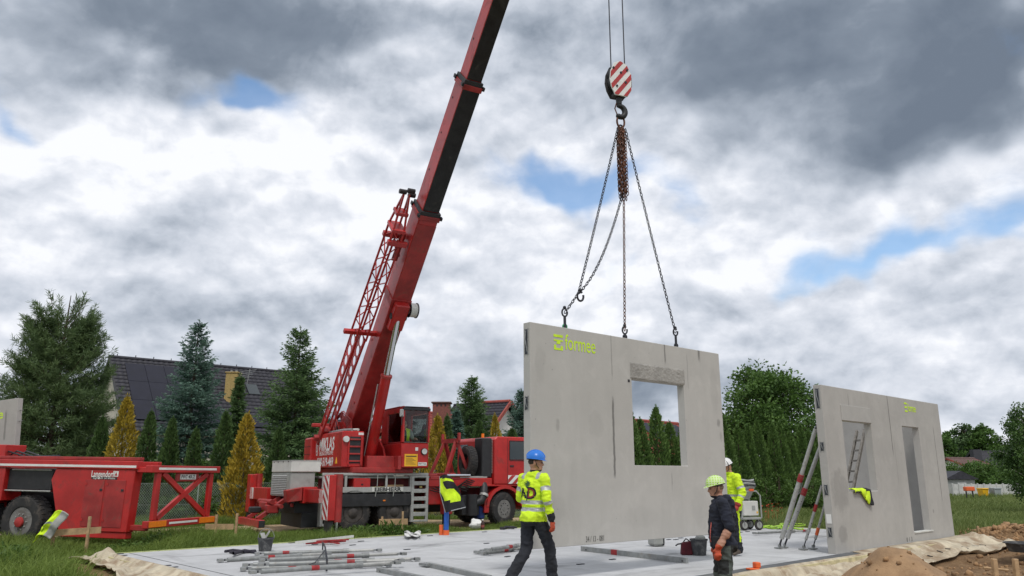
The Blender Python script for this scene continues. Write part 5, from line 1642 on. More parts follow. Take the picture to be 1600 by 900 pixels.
# blue post with a hi-vis vest
pb_ = zp(697, 836, 0)
post = empty('blue_post', Matrix.Translation(pb_), 'blue post with orange bands carrying a vest at the back edge of the slab', 'post')
MB().cyl((0, 0, .12), (0, 0, 1.30), .062, n=16).build('tube', BLUEP, post, 40)
MB().cyl((0, 0, 0.0), (0, 0, .118), .075, n=16).build('foot_band', ORANGE, post, 40)
MB().cyl((0, 0, .60), (0, 0, .66), .070, n=16).build('orange_band', ORANGE, post, 40)
MB().cyl((-.13, .03, 0.0), (-.13, .03, .24), .05, n=14).build('side_foot', ORANGE, post, 40)
def vest_fn(u, v):
    w_ = .25 * (.55 + .45 * min(1, v * 2.2)); x = (u - .5) * 2 * w_ + .28 * v - .05
    y = -.10 - .10 * math.cos((u - .5) * 3) + .05 * math.sin(u * 9 + v * 3)
    z = 1.46 - .86 * v - .10 * abs(u - .5) * (1 - v) + .12 * (u - .5) * v
    return pb_ + Vector((x, y, z)) + Vector((0, .03 * nz3((u * 4, v * 4, 0), 1, 5), 0))
def vest_m(u, v):
    if u < .05 or (v > .97 and u > .3): return 2
    a_ = u + .10 * math.sin(v * 7)
    if .06 < v < .70 and .05 < a_ < .30 + .35 * v: return 0          # yellow front edge
    if .40 < v < .78 and .30 < a_ < .86 - .3 * abs(v - .6): return 0
    if .10 < v < .18: return 0
    return 1
o = cloth('hi_vis_vest', vest_fn, 70, 80, vest_m, [HIVIS, HIVISD, REFLECT]); tag(o, 'yellow and black hi-vis vest hung on the blue post', 'vest', 'loose hi-vis vests')
# vest on the window sill of the standing panel
sx0, sx1 = local_on(RPM, 1332, 766)[0], local_on(RPM, 1357, 766)[0]
def sill_fn(u, v):
    x = sx0 + (sx1 - sx0) * u + .06 * v * (u - .1)
    t_ = v * .62 - .16
    n = .02 * math.sin(u * 11 + v * 5) + .02 * nz3((u * 5, v * 5, 1))
    L = .30 * (.12 + .88 * smooth(.3, .9, u))
    if t_ < 0: p = (x, -t_ * .8, rwin[2] + .035 + abs(n))
    else: p = (x, -.03 - abs(n), rwin[2] + .03 - min(t_, L))
    return RPM @ Vector(p)
o = cloth('hi_vis_vest', sill_fn, 60, 50, lambda u, v: 0 if (u < .62 and v < .45) or (.35 < u < .85 and .3 < v < .72 and u + v < 1.5) else 1, [HIVIS, HIVISD]); tag(o, 'hi-vis vest draped over the window sill of the standing panel', 'vest', 'loose hi-vis vests')
# jacket on the batter board by the trailer wheel
jp = gp(82, 830, 16.55)
def jk_fn(u, v):
    return jp + Vector(((u - .5) * .34 + .16 * v - .10, -.08 * math.sin(u * 3.1) - .05 + .03 * math.sin(v * 9), .42 - .48 * (1 - v) - .10 * (u - .5) ** 2 * 4 - (.06 if u < .2 else 0))) + Vector((.16 * (v - .5), .03 * nz3((u * 4, v * 4, 3)), 0))
o = cloth('hi_vis_jacket', jk_fn, 22, 24, lambda u, v: 2 if .45 < v < .56 and u < .7 else 1 if u > .68 else 0, [HIVIS, mat('grey lining', (.45, .45, .43), .9), REFLECT]); tag(o, 'yellow and grey hi-vis jacket hung on the board by the trailer wheel', 'jacket')

# mixing machine on castors
mp = zp(1167, 828, 0)
mc = empty('mixing_machine', Matrix.Translation(mp) @ Matrix.Rotation(.35, 4, 'Z'), 'grey wheeled mixing machine with a hopper behind the white helmeted worker', 'machine')
def mbx(name, m, *q, bev=.012):
    for k in q: o = MB().box(*k, bev).build(name, m, mc)
    return o
mbx('panel_box', WHITEBOX, (-.22, .26, -.22, .22, .38, .76))
mbx('control_plate', GREYBOX, (.05, .15, -.228, -.2205, .52, .64), bev=0)
mbx('warning_label', YELLOWS, (.19, .23, -.226, -.2205, .44, .49), bev=0)
mbx('base_frame', GREYBOX, (-.30, .32, -.25, .25, .28, .34))
for s_ in (-1, 1):
    MB().tube([(-.3, s_ * .25, .32), (-.3, s_ * .25, .95), (-.2, s_ * .25, 1.02), (.2, s_ * .25, 1.02), (.32, s_ * .25, .9), (.32, s_ * .25, .32)], .02, 8).build('tube_frame', GREYBOX, mc, 60)
MB().lathe([(.12, .80), (.15, .84), (.30, 1.12), (.32, 1.13), (.30, 1.14), (.13, .86), (.0, .84)], 24, 'z').build('hopper', GREYBOX, mc, 40)
for k in range(4): MB().tube([((.30 - .015 * k) * math.cos(a), (.30 - .015 * k) * math.sin(a), 1.17 + .045 * k + .015 * math.sin(a * 3 + k)) for a in np.linspace(0, 2 * math.pi, 22)[:-1]], .026, 8, closed=True).build('cable_coil', GREYBOX if k % 2 else BUCKET, mc, 60)
MB().box(-.05, .1, -.30, -.24, 1.02, 1.08, .01).build('orange_plug', ORANGE, mc)
for x, y in ((-.22, -.2), (.25, -.2), (-.22, .2), (.25, .2)):
    o = MB().lathe([(.04, -.03), (.12, -.03), (.135, -.015), (.135, .015), (.12, .03), (.04, .03)], 20, 'y', (x, y, .136), closed=True).build('castor_wheel', RUBBER, mc, 40)
    MB().lathe([(.0, -.034), (.085, -.034), (.085, .034), (0, .034)], 16, 'y', (x, y, .136)).build('castor_disc', GREYBOX, o, 40)
    MB().bar((x, y + .045, .136), (x - .03, y + .03, .30), .03, .012).build('castor_fork', GALV, o); MB().bar((x, y - .045, .136), (x - .03, y - .03, .30), .03, .012).build('castor_fork', GALV, o)
HOSE = mat('lime green hose', (.38, .62, .05), .6, 0, .15)
hp_ = []
for k in range(60):
    t_ = k / 59
    hp_.append(zp(1188 + 66 * abs(((t_ * 2.6) % 2) - 1) + 6 * math.sin(k), 826 - 7 * t_ + 1.5 * math.sin(k * .9), .025 + .02 * (k % 5 == 0)))
o = MB().tube(hp_, .022, 6).build('green_hose', HOSE, None, 60); tag(o, 'lime green hose looped on the slab beside the mixing machine', 'hose')
# black tub and sand heap
tp_ = A(1602, 848, 15.8)
tub = empty('mortar_tub', Matrix.Translation((tp_.x, tp_.y, A(1600, 862, 15.8).z)), 'shallow black plastic tub on the soil at the right edge', 'tub')
MB().lathe([(0, 0), (.30, 0), (.35, .17), (.385, .17), (.385, .155), (.36, .15), (.335, .16), (.285, .02), (0, .02)], 30, 'z').build('tub_shell', BUCKET, tub, 40)
MB().lathe([(0, .10), (.318, .10)], 24, 'z').build('water', mat('tub water', (.10, .11, .12), .08), tub, 40)
MB().lathe([(.0, -.25), (.55, -.25), (.40, -.03), (.25, .002), (0, .002)], 16, 'z').build('soil_seat', gm, tub, 60) if False else None

SAND = mat('heap sand', (.31, .195, .105), .95, 0, .22, 2.5, .6, 30, dirt=(.19, .105, .055), dirt_amt=.35, dirt_s=1.6)
pk = A(1384, 851, 11.2)
HX, HY = np.meshgrid(np.linspace(-2.1, 2.1, 110), np.linspace(-2.1, 2.1, 110), indexing='ij')
wx_, wy_ = HX + pk.x, HY + pk.y
rr = np.hypot(HX * np.where(HX > 0, .82, 1.05), HY * 1.0) + (vnoise(wx_, wy_, 1.6, 21) - .5) * .22
hz = pk.z * np.clip(1.07 - np.sqrt((rr / .98) ** 2 + .03) * .97, -.4, 1.2)
hz += (vnoise(wx_, wy_, 4, 22) - .5) * .075 + (vnoise(wx_, wy_, 11, 23) - .5) * .035
hz = np.where(hz > pk.z * .9, pk.z * .9 + (hz - pk.z * .9) * .5, hz) + .04
hz = np.maximum(hz, -.25)
I = np.arange(110 * 110).reshape(110, 110)
F = np.stack([I[:-1, :-1], I[1:, :-1], I[1:, 1:], I[:-1, 1:]], -1).reshape(-1, 4)
o = link('sand_heap', np_mesh('sand_heap', np.stack([wx_, wy_, hz], -1).reshape(-1, 3), F), SAND, smooth=True); tag(o, 'brown sand heap in front of the standing wall panel', 'sand heap')
# clods and stones in the churned soil
CL, CF = [], []
cube = np.array([(-1, -1, -1), (1, -1, -1), (1, 1, -1), (-1, 1, -1), (-1, -1, 1), (1, -1, 1), (1, 1, 1), (-1, 1, 1)], float)
cf = np.array([(3, 2, 1, 0), (4, 5, 6, 7), (0, 1, 5, 4), (1, 2, 6, 5), (2, 3, 7, 6), (3, 0, 4, 7)])
n = 0
for k in range(5200):
    if k < 2600: x, y = 13.3 + rng.normal() * 1.1, 20.4 + rng.normal() * .9
    else: x, y = rng.uniform(4, 17), rng.uniform(10.5, 21)
    dxx, dyy = x - RP0.x, y - RP0.y; sy_ = dxx * E2.x + dyy * E2.y
    if k >= 2600 and (sy_ > -1.2 or dirt_mask(x, y) < .5): continue
    if k < 2600 and sy_ > -1.0 and dxx * E1.x + dyy * E1.y < RPLEN + .8: continue
    s_ = abs(rng.normal()) * .017 + .010
    R_ = np.array(Euler(rng.uniform(0, 6, 3)).to_matrix())
    CL.append((cube * s_ * rng.uniform(.6, 1.2, (8, 3))) @ R_.T + (x, y, float(ground_z(x, y)) + s_ * .4)); CF.append(cf + 8 * n); n += 1
for k in range(420):
    i_, j_ = rng.integers(5, 105), rng.integers(5, 105)
    if hz[i_, j_] < .05: continue
    s_ = abs(rng.normal()) * .012 + .007; R_ = np.array(Euler(rng.uniform(0, 6, 3)).to_matrix())
    CL.append((cube * s_ * rng.uniform(.6, 1.2, (8, 3))) @ R_.T + (wx_[i_, j_], wy_[i_, j_], hz[i_, j_] + s_ * .3)); CF.append(cf + 8 * n); n += 1
o = link('soil_clods', np_mesh('soil_clods', np.concatenate(CL), np.concatenate(CF)), mat('clod soil', (.30, .18, .09), .95, 0, .4, 3), smooth=False); tag(o, 'loose clods and stones on the churned soil', kind='stuff')

# ------------------------------------------------------------------ people
SKIN = mat('skin', (.44, .23, .155), .55, 0, .12, 20)
HAIR = mat('short dark hair', (.035, .025, .02), .8, 0, .3, 40)
HAIRL = mat('short fair hair', (.20, .14, .08), .8, 0, .3, 40)
NAVY = mat('black work trousers', (.014, .016, .022), .85, 0, .35, 8, .2, 60)
HOODY = mat('navy hoodie fabric', (.014, .017, .03), .9, 0, .3, 8, .25, 70)
OLIVE = mat('grey green work trousers', (.07, .085, .075), .88, 0, .3, 7, .25, 60)
OLIVED = mat('black trouser panel', (.018, .02, .02), .9, 0, .3, 7)
GLOVE = mat('orange knit glove', (.50, .075, .03), .75, 0, .2, 20, .3, 90)
GLOVER = mat('red knit glove', (.34, .04, .035), .75, 0, .2, 20, .3, 90)
BOOT = mat('dusty work boot', (.09, .07, .055), .8, 0, .3, 12)
HELB = mat('blue safety helmet', (.015, .17, .62), .32, 0, .06, 4)
HELW = mat('white safety helmet', (.75, .75, .74), .35, 0, .05, 4)
GREYSL = mat('grey shirt', (.35, .37, .36), .9, 0, .15, 8)
EYE = mat('dark eye', (.02, .015, .012), .3)
LIP = mat('lip', (.30, .12, .09), .6)
helg = bpy.data.materials.new('lime helmet with net'); helg.use_nodes = True
t = NT(helg.node_tree); p = t.n['Principled BSDF']
co = t.node('ShaderNodeTexCoord').outputs['Object']
x, y, z = t.xyz(co)
def lines(v, f): return t.rng(t.math('ABSOLUTE', t.math('SINE', t.math('MULTIPLY', v, f))), .75, .95)
f = t.math('MAXIMUM', lines(y, 95.), lines(z, 110.))
t.put(p.inputs['Base Color'], t.mix(f, (.42, .66, .10), (.62, .74, .42))); p.inputs['Roughness'].default_value = .55


class Fig:
    """figure: tapered capsules in body space (x right, y forward, z up) fused into one skin by voxel remeshing"""
    def __init__(s): s.p = []

    def cap(s, a, b, ra, rb, m, flat=None, k=1.0, M=None):
        a, b = Vector(a), Vector(b)
        fl = Vector(flat).normalized() if flat else None
        if M is not None:
            a, b = M @ a, M @ b
            if fl: fl = (M.to_3x3() @ fl).normalized()
        s.p.append((a, b, ra, rb, m, fl, k))

    def mesh(s):
        mb = MB()
        for a, b, ra, rb, m, fl, k in s.p:
            d = b - a; L = d.length
            d = d / L if L > 1e-6 else Vector((0, 0, 1))
            u = d.orthogonal().normalized(); v = d.cross(u); n = 14; rings = []
            for th in (-80, -50, -25, 0): rings.append((a + d * (ra * math.sin(math.radians(th))), ra * math.cos(math.radians(th))))
            for th in (0, 25, 50, 80): rings.append((b + d * (rb * math.sin(math.radians(th))), rb * math.cos(math.radians(th))))
            vs = []
            for c, r in rings:
                for j in range(n):
                    q = (u * math.cos(2 * math.pi * j / n) + v * math.sin(2 * math.pi * j / n)) * r
                    pt = c + q
                    if fl:
                        base = a + d * max(0, min(L, (pt - a).dot(d))); o = pt - base
                        pt = base + o + fl * (o.dot(fl) * (k - 1))
                    vs.append(pt)
            fs = [(i * n + j, i * n + (j + 1) % n, (i + 1) * n + (j + 1) % n, (i + 1) * n + j) for i in range(len(rings) - 1) for j in range(n)]
            fs += [tuple(reversed(range(n))), tuple((len(rings) - 1) * n + j for j in range(n))]
            mb.add(vs, fs)
        return mb

    def pick(s, P):
        """index of the nearest capsule and the position along it for points P (n,3)"""
        best = np.full(len(P), 1e9); idx = np.zeros(len(P), int); tt = np.zeros(len(P))
        for i, (a, b, ra, rb, m, fl, k) in enumerate(s.p):
            a_, b_ = np.array(a), np.array(b); d = b_ - a_; L2 = max(d @ d, 1e-9)
            t_ = np.clip((P - a_) @ d / L2, 0, 1); o = P - (a_ + t_[:, None] * d)
            if fl:
                f_ = np.array(fl); o = o + np.outer(o @ f_, f_) * (1 / k - 1)
            ds = np.linalg.norm(o, axis=1) - (ra + (rb - ra) * t_)
            w_ = ds < best
            best[w_] = ds[w_]; idx[w_] = i; tt[w_] = t_[w_]
        return idx, tt

    def build(s, name, M, label, mats, rule, voxel=.010, folds=.010):
        tmp = s.mesh().build('tmp', SKIN)
        md = tmp.modifiers.new('r', 'REMESH'); md.mode = 'VOXEL'; md.voxel_size = voxel; md.use_smooth_shade = True
        sm = tmp.modifiers.new('s', 'SMOOTH'); sm.factor = .5; sm.iterations = 3
        me = bpy.data.meshes.new_from_object(tmp.evaluated_get(bpy.context.evaluated_depsgraph_get()))
        bpy.data.objects.remove(tmp)
        me.name = name; me.materials.clear()
        for m in mats: me.materials.append(m)
        nV = len(me.vertices); V = np.empty(nV * 3, np.float32); me.vertices.foreach_get('co', V); V = V.reshape(-1, 3)
        NV = np.empty(nV * 3, np.float32); me.vertices.foreach_get('normal', NV); NV = NV.reshape(-1, 3)
        idx, tt = s.pick(V)
        cloth_v = np.array([s.p[i][4] != 0 for i in idx])
        amp = np.array([1.1 * (1 - 2 * abs(mnoise.noise(Vector((v[0] * 7 + v[2] * 4, v[1] * 7 - v[2] * 3, v[2] * 12))))) + .7 * mnoise.noise(Vector((v[0] * 20, v[1] * 20, v[2] * 38))) for v in V])
        V = V + NV * (amp * folds * cloth_v)[:, None]
        me.vertices.foreach_set('co', V.ravel())
        C = np.empty(len(me.polygons) * 3, np.float32); me.polygons.foreach_get('center', C); C = C.reshape(-1, 3)
        idx, tt = s.pick(C)
        me.polygons.foreach_set('material_index', np.array([rule(c, s.p[i][4], t_, i) for c, i, t_ in zip(C, idx, tt)], np.int32))
        me.update()
        o = link(name, me, None, None, True)
        o.matrix_world = M
        tag(o, label, 'person')
        return o


def hand(F, wrist, d, side, m, curl=.5, n_=None, s=1.0):
    """palm with four fingers and a thumb; d = direction from wrist to knuckles, side = thumb side, n_ = palm facing"""
    w_, d, side = Vector(wrist), Vector(d).normalized(), Vector(side).normalized()
    nrm = Vector(n_).normalized() if n_ else d.cross(side).normalized()
    F.cap(w_, w_ + d * .085 * s, .030 * s, .038 * s, m, flat=nrm, k=.55)
    for i, (o, L) in enumerate(((.033, .072), (.011, .082), (-.011, .076), (-.033, .060))):
        k0 = w_ + d * .085 * s + side * o * s; p0 = k0
        dirn = d.copy(); ang = 0
        for seg, f_ in enumerate((.45, .32, .23)):
            ang += curl * (.55 + .25 * seg)
            dd = (d * math.cos(ang) + nrm * math.sin(ang)).normalized()
            p1 = p0 + dd * L * f_ * s
            F.cap(p0, p1, (.0108 - .001 * seg) * s, (.0098 - .001 * seg) * s, m); p0 = p1
    t0 = w_ + d * .025 * s + side * .028 * s
    t1 = t0 + (d * .55 + side * .65 + nrm * .25).normalized() * .042 * s
    F.cap(t0, t1, .014 * s, .0125 * s, m); F.cap(t1, t1 + (d * .85 + side * .2 + nrm * .4).normalized() * .034 * s, .0125 * s, .0105 * s, m)


def head(F, HM, skin=0, hair=None):
    """head capsules in head space (origin at the neck joint, z up, y forward), placed by HM"""
    F.cap((0, -.005, .10), (0, -.012, .155), .088, .090, skin, flat=(1, 0, 0), k=.84, M=HM)
    F.cap((0, .040, .055), (0, .048, .040), .055, .048, skin, flat=(1, 0, 0), k=.95, M=HM)
    F.cap((0, .078, .125), (0, .098, .092), .012, .016, skin, M=HM)
    F.cap((-.035, .072, .142), (.035, .072, .142), .014, .014, skin, M=HM)
    for s_ in (-1, 1): F.cap((s_ * .078, -.012, .085), (s_ * .082, -.018, .118), .016, .020, skin, flat=(1, 0, 0), k=.5, M=HM)
    F.cap((0, -.02, -.06), (0, -.008, .06), .056, .054, skin, M=HM)


def face_parts(o, HM):
    for s_ in (-1, 1): MB(HM).sphere((s_ * .031, .079, .118), (.012, .008, .007), 8, 6).build('eye', EYE, o, 60)
    MB(HM).sphere((0, .087, .058), (.022, .008, .005), 8, 6).build('mouth', LIP, o, 60)


def helmet(o, HM, m, strap=False, ridge=True):
    """hard hat with brim and peak in head space"""
    HM = HM @ Matrix.Translation((0, -.004, .020))
    vs, fs = [], []; n, k = 26, 9
    for i in range(k + 1):
        th = math.radians(88 * (1 - i / k))
        for j in range(n):
            a = 2 * math.pi * j / n
            vs.append((.112 * math.cos(a) * math.cos(th) if False else .108 * math.sin(a) * math.cos(th), .128 * math.cos(a) * math.cos(th) - .005, .138 + .116 * math.sin(th)))
    fs = [(i * n + j, i * n + (j + 1) % n, (i + 1) * n + (j + 1) % n, (i + 1) * n + j) for i in range(k) for j in range(n)]
    fs.append(tuple(range(n)))
    b0 = len(vs)
    for j in range(n):
        a = 2 * math.pi * j / n; fr = max(0, math.cos(a)) ** 2
        vs.append(((.116 + .004 * fr) * math.sin(a), (.138 + .028 * fr) * math.cos(a) - .005, .134 - .012 * fr))
    for j in range(n):
        a = 2 * math.pi * j / n
        vs.append((.101 * math.sin(a), .121 * math.cos(a) - .005, .130))
    r0 = k * n
    for j in range(n):
        j2 = (j + 1) % n
        fs.append((r0 + j, r0 + j2, b0 + j2, b0 + j)); fs.append((b0 + j, b0 + j2, b0 + n + j2, b0 + n + j))
    h = MB(HM).add(vs, fs).build('helmet', m, o, 50)
    if ridge:
        MB(HM).tube([(0, .129 * math.cos(a) - .005, .139 + .117 * math.sin(a)) for a in np.linspace(.25, math.pi - .25, 12)], .010, 6).build('ridge', m, h, 60)
    MB(HM).tube([(-.088, -.02, .135), (-.082, .02, .05), (-.03, .06, .012)], .005, 5).build('chin_strap', BLACK, h, 60)
    MB(HM).tube([(.088, -.02, .135), (.082, .02, .05), (.03, .06, .012)], .005, 5).build('chin_strap', BLACK, h, 60)
    MB(HM).tube([(.10 * math.sin(a), .11 * math.cos(a) - .01, .128) for a in np.linspace(1.2, 5.08, 12)], .010, 6).build('headband', BLACK, h, 60)
    return h


def body_frame(p, az_deg):
    a = math.radians(az_deg)
    m = Matrix(((math.cos(a), math.sin(a), 0), (-math.sin(a), math.cos(a), 0), (0, 0, 1))).to_4x4()
    m.translation = Vector(p)
    return m


def head_m(loc, yaw=0, pitch=0, roll=0):
    """yaw right, pitch down positive, degrees"""
    return Matrix.Translation(loc) @ Matrix.Rotation(math.radians(-yaw), 4, 'Z') @ Matrix.Rotation(math.radians(-pitch), 4, 'X') @ Matrix.Rotation(math.radians(roll), 4, 'Y')


def torso(F, m, lean=0., wide=1.0, z0=0):
    L = lambda y, z: y + lean * (z - .95)
    F.cap((-.055 * wide, L(-.01, 1.32), 1.30 + z0), (.055 * wide, L(-.01, 1.32), 1.30 + z0), .140, .140, m, flat=(0, 1, 0), k=.80)
    F.cap((-.04, L(0, 1.12), 1.12 + z0), (.04, L(0, 1.12), 1.12 + z0), .132, .132, m, flat=(0, 1, 0), k=.85)
    F.cap((-.04, L(0, .95), .96 + z0), (.04, L(0, .95), .96 + z0), .135, .135, m, flat=(0, 1, 0), k=.86)
    F.cap((-.03, L(0, .98), .98 + z0), (-.03, L(-.005, 1.27), 1.27 + z0), .132, .140, m, flat=(0, 1, 0), k=.86)
    F.cap((.03, L(0, .98), .98 + z0), (.03, L(-.005, 1.27), 1.27 + z0), .132, .140, m, flat=(0, 1, 0), k=.86)
    F.cap((-.155 * wide, L(-.015, 1.41), 1.405 + z0), (.155 * wide, L(-.015, 1.41), 1.405 + z0), .068, .068, m)
    F.cap((-.06, L(-.02, 1.44), 1.43 + z0), (.06, L(-.02, 1.44), 1.43 + z0), .062, .062, m)


def leg(F, hip, knee, ankle, toe, m, mb_, r=(.096, .072, .066)):
    F.cap(hip, knee, r[0], r[1], m); F.cap(knee, ankle, r[1], r[2], m)
    F.cap(Vector(ankle) + Vector((0, -.02, -.015)), Vector(toe), .050, .042, mb_, flat=(0, 0, 1), k=.9)


# --- worker with the blue helmet, walking along the hanging panel
F = Fig()
torso(F, 1, .06)
leg(F, (.085, 0, .92), (.115, .20, .52), (.12, .24, .11), (.13, .40, .055), 2, 3)
leg(F, (-.085, 0, .92), (-.10, -.02, .50), (-.11, -.34, .17), (-.11, -.20, .05), 2, 3)
F.cap((-.04, -.075, .90), (.04, -.075, .90), .095, .095, 2)
F.cap((.195, .005, 1.405), (.265, -.035, 1.14), .064, .056, 4); F.cap((.265, -.035, 1.14), (.275, .045, .90), .055, .044, 5)
hand(F, (.277, .052, .885), (.02, .12, -1), (-.2, 1, 0), 6, .38, (-1, -.2, 0), .98)
F.cap((-.195, .01, 1.405), (-.25, .03, 1.15), .064, .056, 4); F.cap((-.25, .03, 1.15), (-.17, .22, 1.04), .055, .044, 5)
hand(F, (-.165, .235, 1.035), (.3, 1, -.2), (.6, 0, .8), 6, .5, (.6, 0, -.6), .98)
HMb = head_m((0, .045, 1.50), 48, 6)
head(F, HMb)
def rule_blue(c, m, t_, i):
    z = c[2]
    if m == 1:
        if .985 < z < 1.035 or 1.075 < z < 1.125: return 7
        if z > 1.40 and .10 < abs(c[0]) < .155: return 7
        return 1 if z > .845 else 2
    if m == 2: return 1 if z > .86 else 2
    if m == 4: return 7 if .40 < t_ < .62 else 1
    if m == 5: return 7 if .02 < t_ < .24 else 8 if t_ > .70 else 1
    if m == 0 and c[2] < 1.512: return 8
    return {0: 0, 3: 3, 6: 6}[m]
Mb = body_frame((.28, 10.55, SLAB_Z), 42)
pb = F.build('person', Mb, 'worker in blue helmet and yellow hi-vis shirt walking past the hanging panel', [SKIN, HIVIS, NAVY, BOOT, HIVIS, HIVIS, GLOVE, REFLECT, HIVISD], rule_blue)
helmet(pb, HMb, HELB); face_parts(pb, HMb)
hr = MB(HMb); hr.sphere((0, -.022, .118), (.080, .088, .060), 14, 8); hr.build('hair', HAIR, pb, 60)
# printed letters and emblem on the back
bvh = BVHTree.FromPolygons([v.co.copy() for v in pb.data.vertices], [tuple(p_.vertices) for p_ in pb.data.polygons])
def wrap_print(me, m, parent, d=Vector((0, 1, 0)), off=.004):
    bm = bmesh.new(); bm.from_mesh(me)
    bmesh.ops.subdivide_edges(bm, edges=bm.edges[:], cuts=1)
    for v in bm.verts:
        h = bvh.ray_cast(Vector((v.co.x, -.6, v.co.z)), d)
        v.co.y = (h[0].y if h[0] else -.14) - off
    bm.to_mesh(me); bm.free()
    return link('back_print', me, m, parent)
RDK = mat('print dark red', (.22, .02, .02), .7); GDK = mat('print dark green', (.04, .10, .03), .7)
for ch_, x_, m_, sz in (('A', -.085, HIVISD, .17), ('D', .055, HIVISD, .205), ('D', .055, RDK, .165)):
    me = text_mesh(ch_, sz, 0.0, bold=.008 if m_ is not RDK else .002); me.transform(Matrix.Translation((x_, 0, 1.21)) @ plane_mtx((0, 0, 0), (1, 0, 0), (0, 0, 1)))
    wrap_print(me, m_, pb, off=.005 if m_ is not RDK else .008)
em = MB()
for k in range(7):
    a = math.radians(20 + k * 23); em.add([(-.015, 0, 1.28), (-.015 + .055 * math.cos(a) - .012 * math.sin(a), 0, 1.31 + .055 * math.sin(a)), (-.015 + .075 * math.cos(a), 0, 1.31 + .075 * math.sin(a)), (-.015 + .055 * math.cos(a) + .012 * math.sin(a), 0, 1.31 + .05 * math.sin(a))], [(0, 1, 2, 3)])
em.add([(-.022, 0, 1.12), (-.008, 0, 1.12), (-.008, 0, 1.32), (-.022, 0, 1.32)], [(0, 1, 2, 3)])
o_ = em.build('tmp', GDK, None, fixn=False); me = o_.data; bpy.data.objects.remove(o_); wrap_print(me, GDK, pb, off=.005)

# --- worker with the lime helmet in the foreground, side on
F = Fig()
torso(F, 1, .05)
F.cap((0, .02, 1.02), (0, .02, .93), .155, .15, 1)
F.cap((0, .02, 1.02), (0, -.01, 1.30), .160, .165, 1)
leg(F, (.085, 0, .90), (.10, .05, .50), (.10, -.02, .11), (.11, .13, .055), 2, 3, (.10, .08, .075))
leg(F, (-.085, 0, .90), (-.11, .02, .50), (-.12, -.05, .11), (-.13, .11, .055), 2, 3, (.10, .08, .075))
F.cap((-.04, -.075, .88), (.04, -.075, .88), .092, .092, 2)
F.cap((-.195, 0, 1.39), (-.245, -.055, 1.11), .070, .062, 4); F.cap((-.245, -.055, 1.11), (-.25, .095, .88), .045, .034, 5)
hand(F, (-.25, .103, .87), (.0, .14, -1), (.35, 1, 0), 6, .42, (1, -.2, 0), .98)
F.cap((.195, .02, 1.39), (.235, -.03, 1.11), .070, .062, 4); F.cap((.235, -.03, 1.11), (.23, .05, .87), .045, .034, 5)
hand(F, (.23, .056, .86), (.0, .14, -1), (-.35, 1, 0), 6, .5, (-1, -.2, 0), .98)
F.cap((-.07, -.075, 1.445), (.07, -.075, 1.445), .052, .052, 1); F.cap((-.06, -.11, 1.39), (.06, -.11, 1.39), .055, .055, 1)
HMg = head_m((0, .035, 1.475), -4, 12)
head(F, HMg)
def rule_green(c, m, t_, i):
    if m == 1: return 1
    if m == 4: return 1
    if m == 5: return 1 if t_ < .06 else 6 if t_ > .93 else 0
    if m == 2: return 1 if c[2] > .89 else (4 if (.55 < c[2] < .72 and c[1] > -.02) or (c[1] < -.06 and c[2] > .70) else 2)
    if m == 0 and c[2] < 1.49: return 1
    return {0: 0, 3: 3, 6: 6}[m]
gpos = A(1124, 745, 10.3)
Mg = body_frame((gpos.x, 10.3, .0), -84)
pg = F.build('person', Mg, 'worker in lime helmet and navy hoodie seen from the side in the foreground', [SKIN, HOODY, OLIVE, BOOT, OLIVED, HOODY, GLOVE], rule_green, folds=.012)
helmet(pg, HMg, helg, ridge=False); face_parts(pg, HMg)
MB(HMg).tube([(.0 + .108 * math.sin(a), .03 - .05 * abs(math.sin(a)), .13 + .135 * math.cos(a)) for a in np.linspace(-1.6, 1.6, 14)], .006, 6).build('goggle_strap', BLACK, pg, 60)
MB(HMg).sphere((0, -.022, .112), (.080, .086, .055), 14, 8).build('hair', HAIRL, pg, 60)
cord = MB(); cord.tube([(-.06, .13, 1.25), (-.10, .165, 1.08), (-.09, .175, .98), (-.06, .165, .92)], .006, 6); cord.build('lanyard', mat('red white cord', (.5, .12, .1), .8, 0, .5, 60), pg, 60)
MB().box(-.165, -.10, .06, .15, .86, 1.0, .015).build('tool_pouch', HIVISD, pg)

# --- worker with the white helmet behind the hanging panel
F = Fig()
torso(F, 1, .08)
leg(F, (.085, -.02, .92), (.12, .08, .50), (.12, .02, .11), (.13, .17, .055), 2, 3)
leg(F, (-.085, -.02, .92), (-.12, .10, .51), (-.13, .04, .11), (-.15, .19, .055), 2, 3)
F.cap((-.2, .06, 1.40), (-.29, .02, 1.13), .072, .064, 4); F.cap((-.29, .02, 1.13), (-.27, .13, .93), .062, .052, 5)
hand(F, (-.268, .14, .915), (.05, .5, -1), (.6, .6, 0), 6, .9, (.8, -.2, .1), .98)
F.cap((.2, .06, 1.40), (.29, .22, 1.22), .072, .064, 4); F.cap((.29, .22, 1.22), (.26, .45, 1.25), .062, .052, 5)
hand(F, (.26, .465, 1.25), (0, 1, .3), (-1, 0, 0), 6, .2, (0, -.2, -1), .98)
HMw = head_m((0, .055, 1.49), 14, 22)
head(F, HMw)
def rule_white(c, m, t_, i):
    z = c[2]
    if m == 1:
        if 1.05 < z < 1.095: return 7
        return 1 if z > .80 else 2
    if m == 2: return 1 if z > .80 or (c[0] < -.15 and abs(c[1] - .06) < .022 and z > .25) else 2
    if m == 4: return 7 if .60 < t_ < .74 else 1
    if m == 5: return 7 if .30 < t_ < .45 else 6 if t_ > .97 else 1
    if m == 0 and c[2] < 1.50: return 1
    return {0: 0, 3: 3, 6: 6}[m]
Mw = body_frame((4.175, 15.06, SLAB_Z), -118)
pw = F.build('person', Mw, 'worker in white helmet and yellow hi-vis jacket half hidden by the hanging panel', [SKIN, HIVIS, NAVY, BOOT, HIVIS, HIVIS, GLOVER, REFLECT], rule_white, folds=.012)
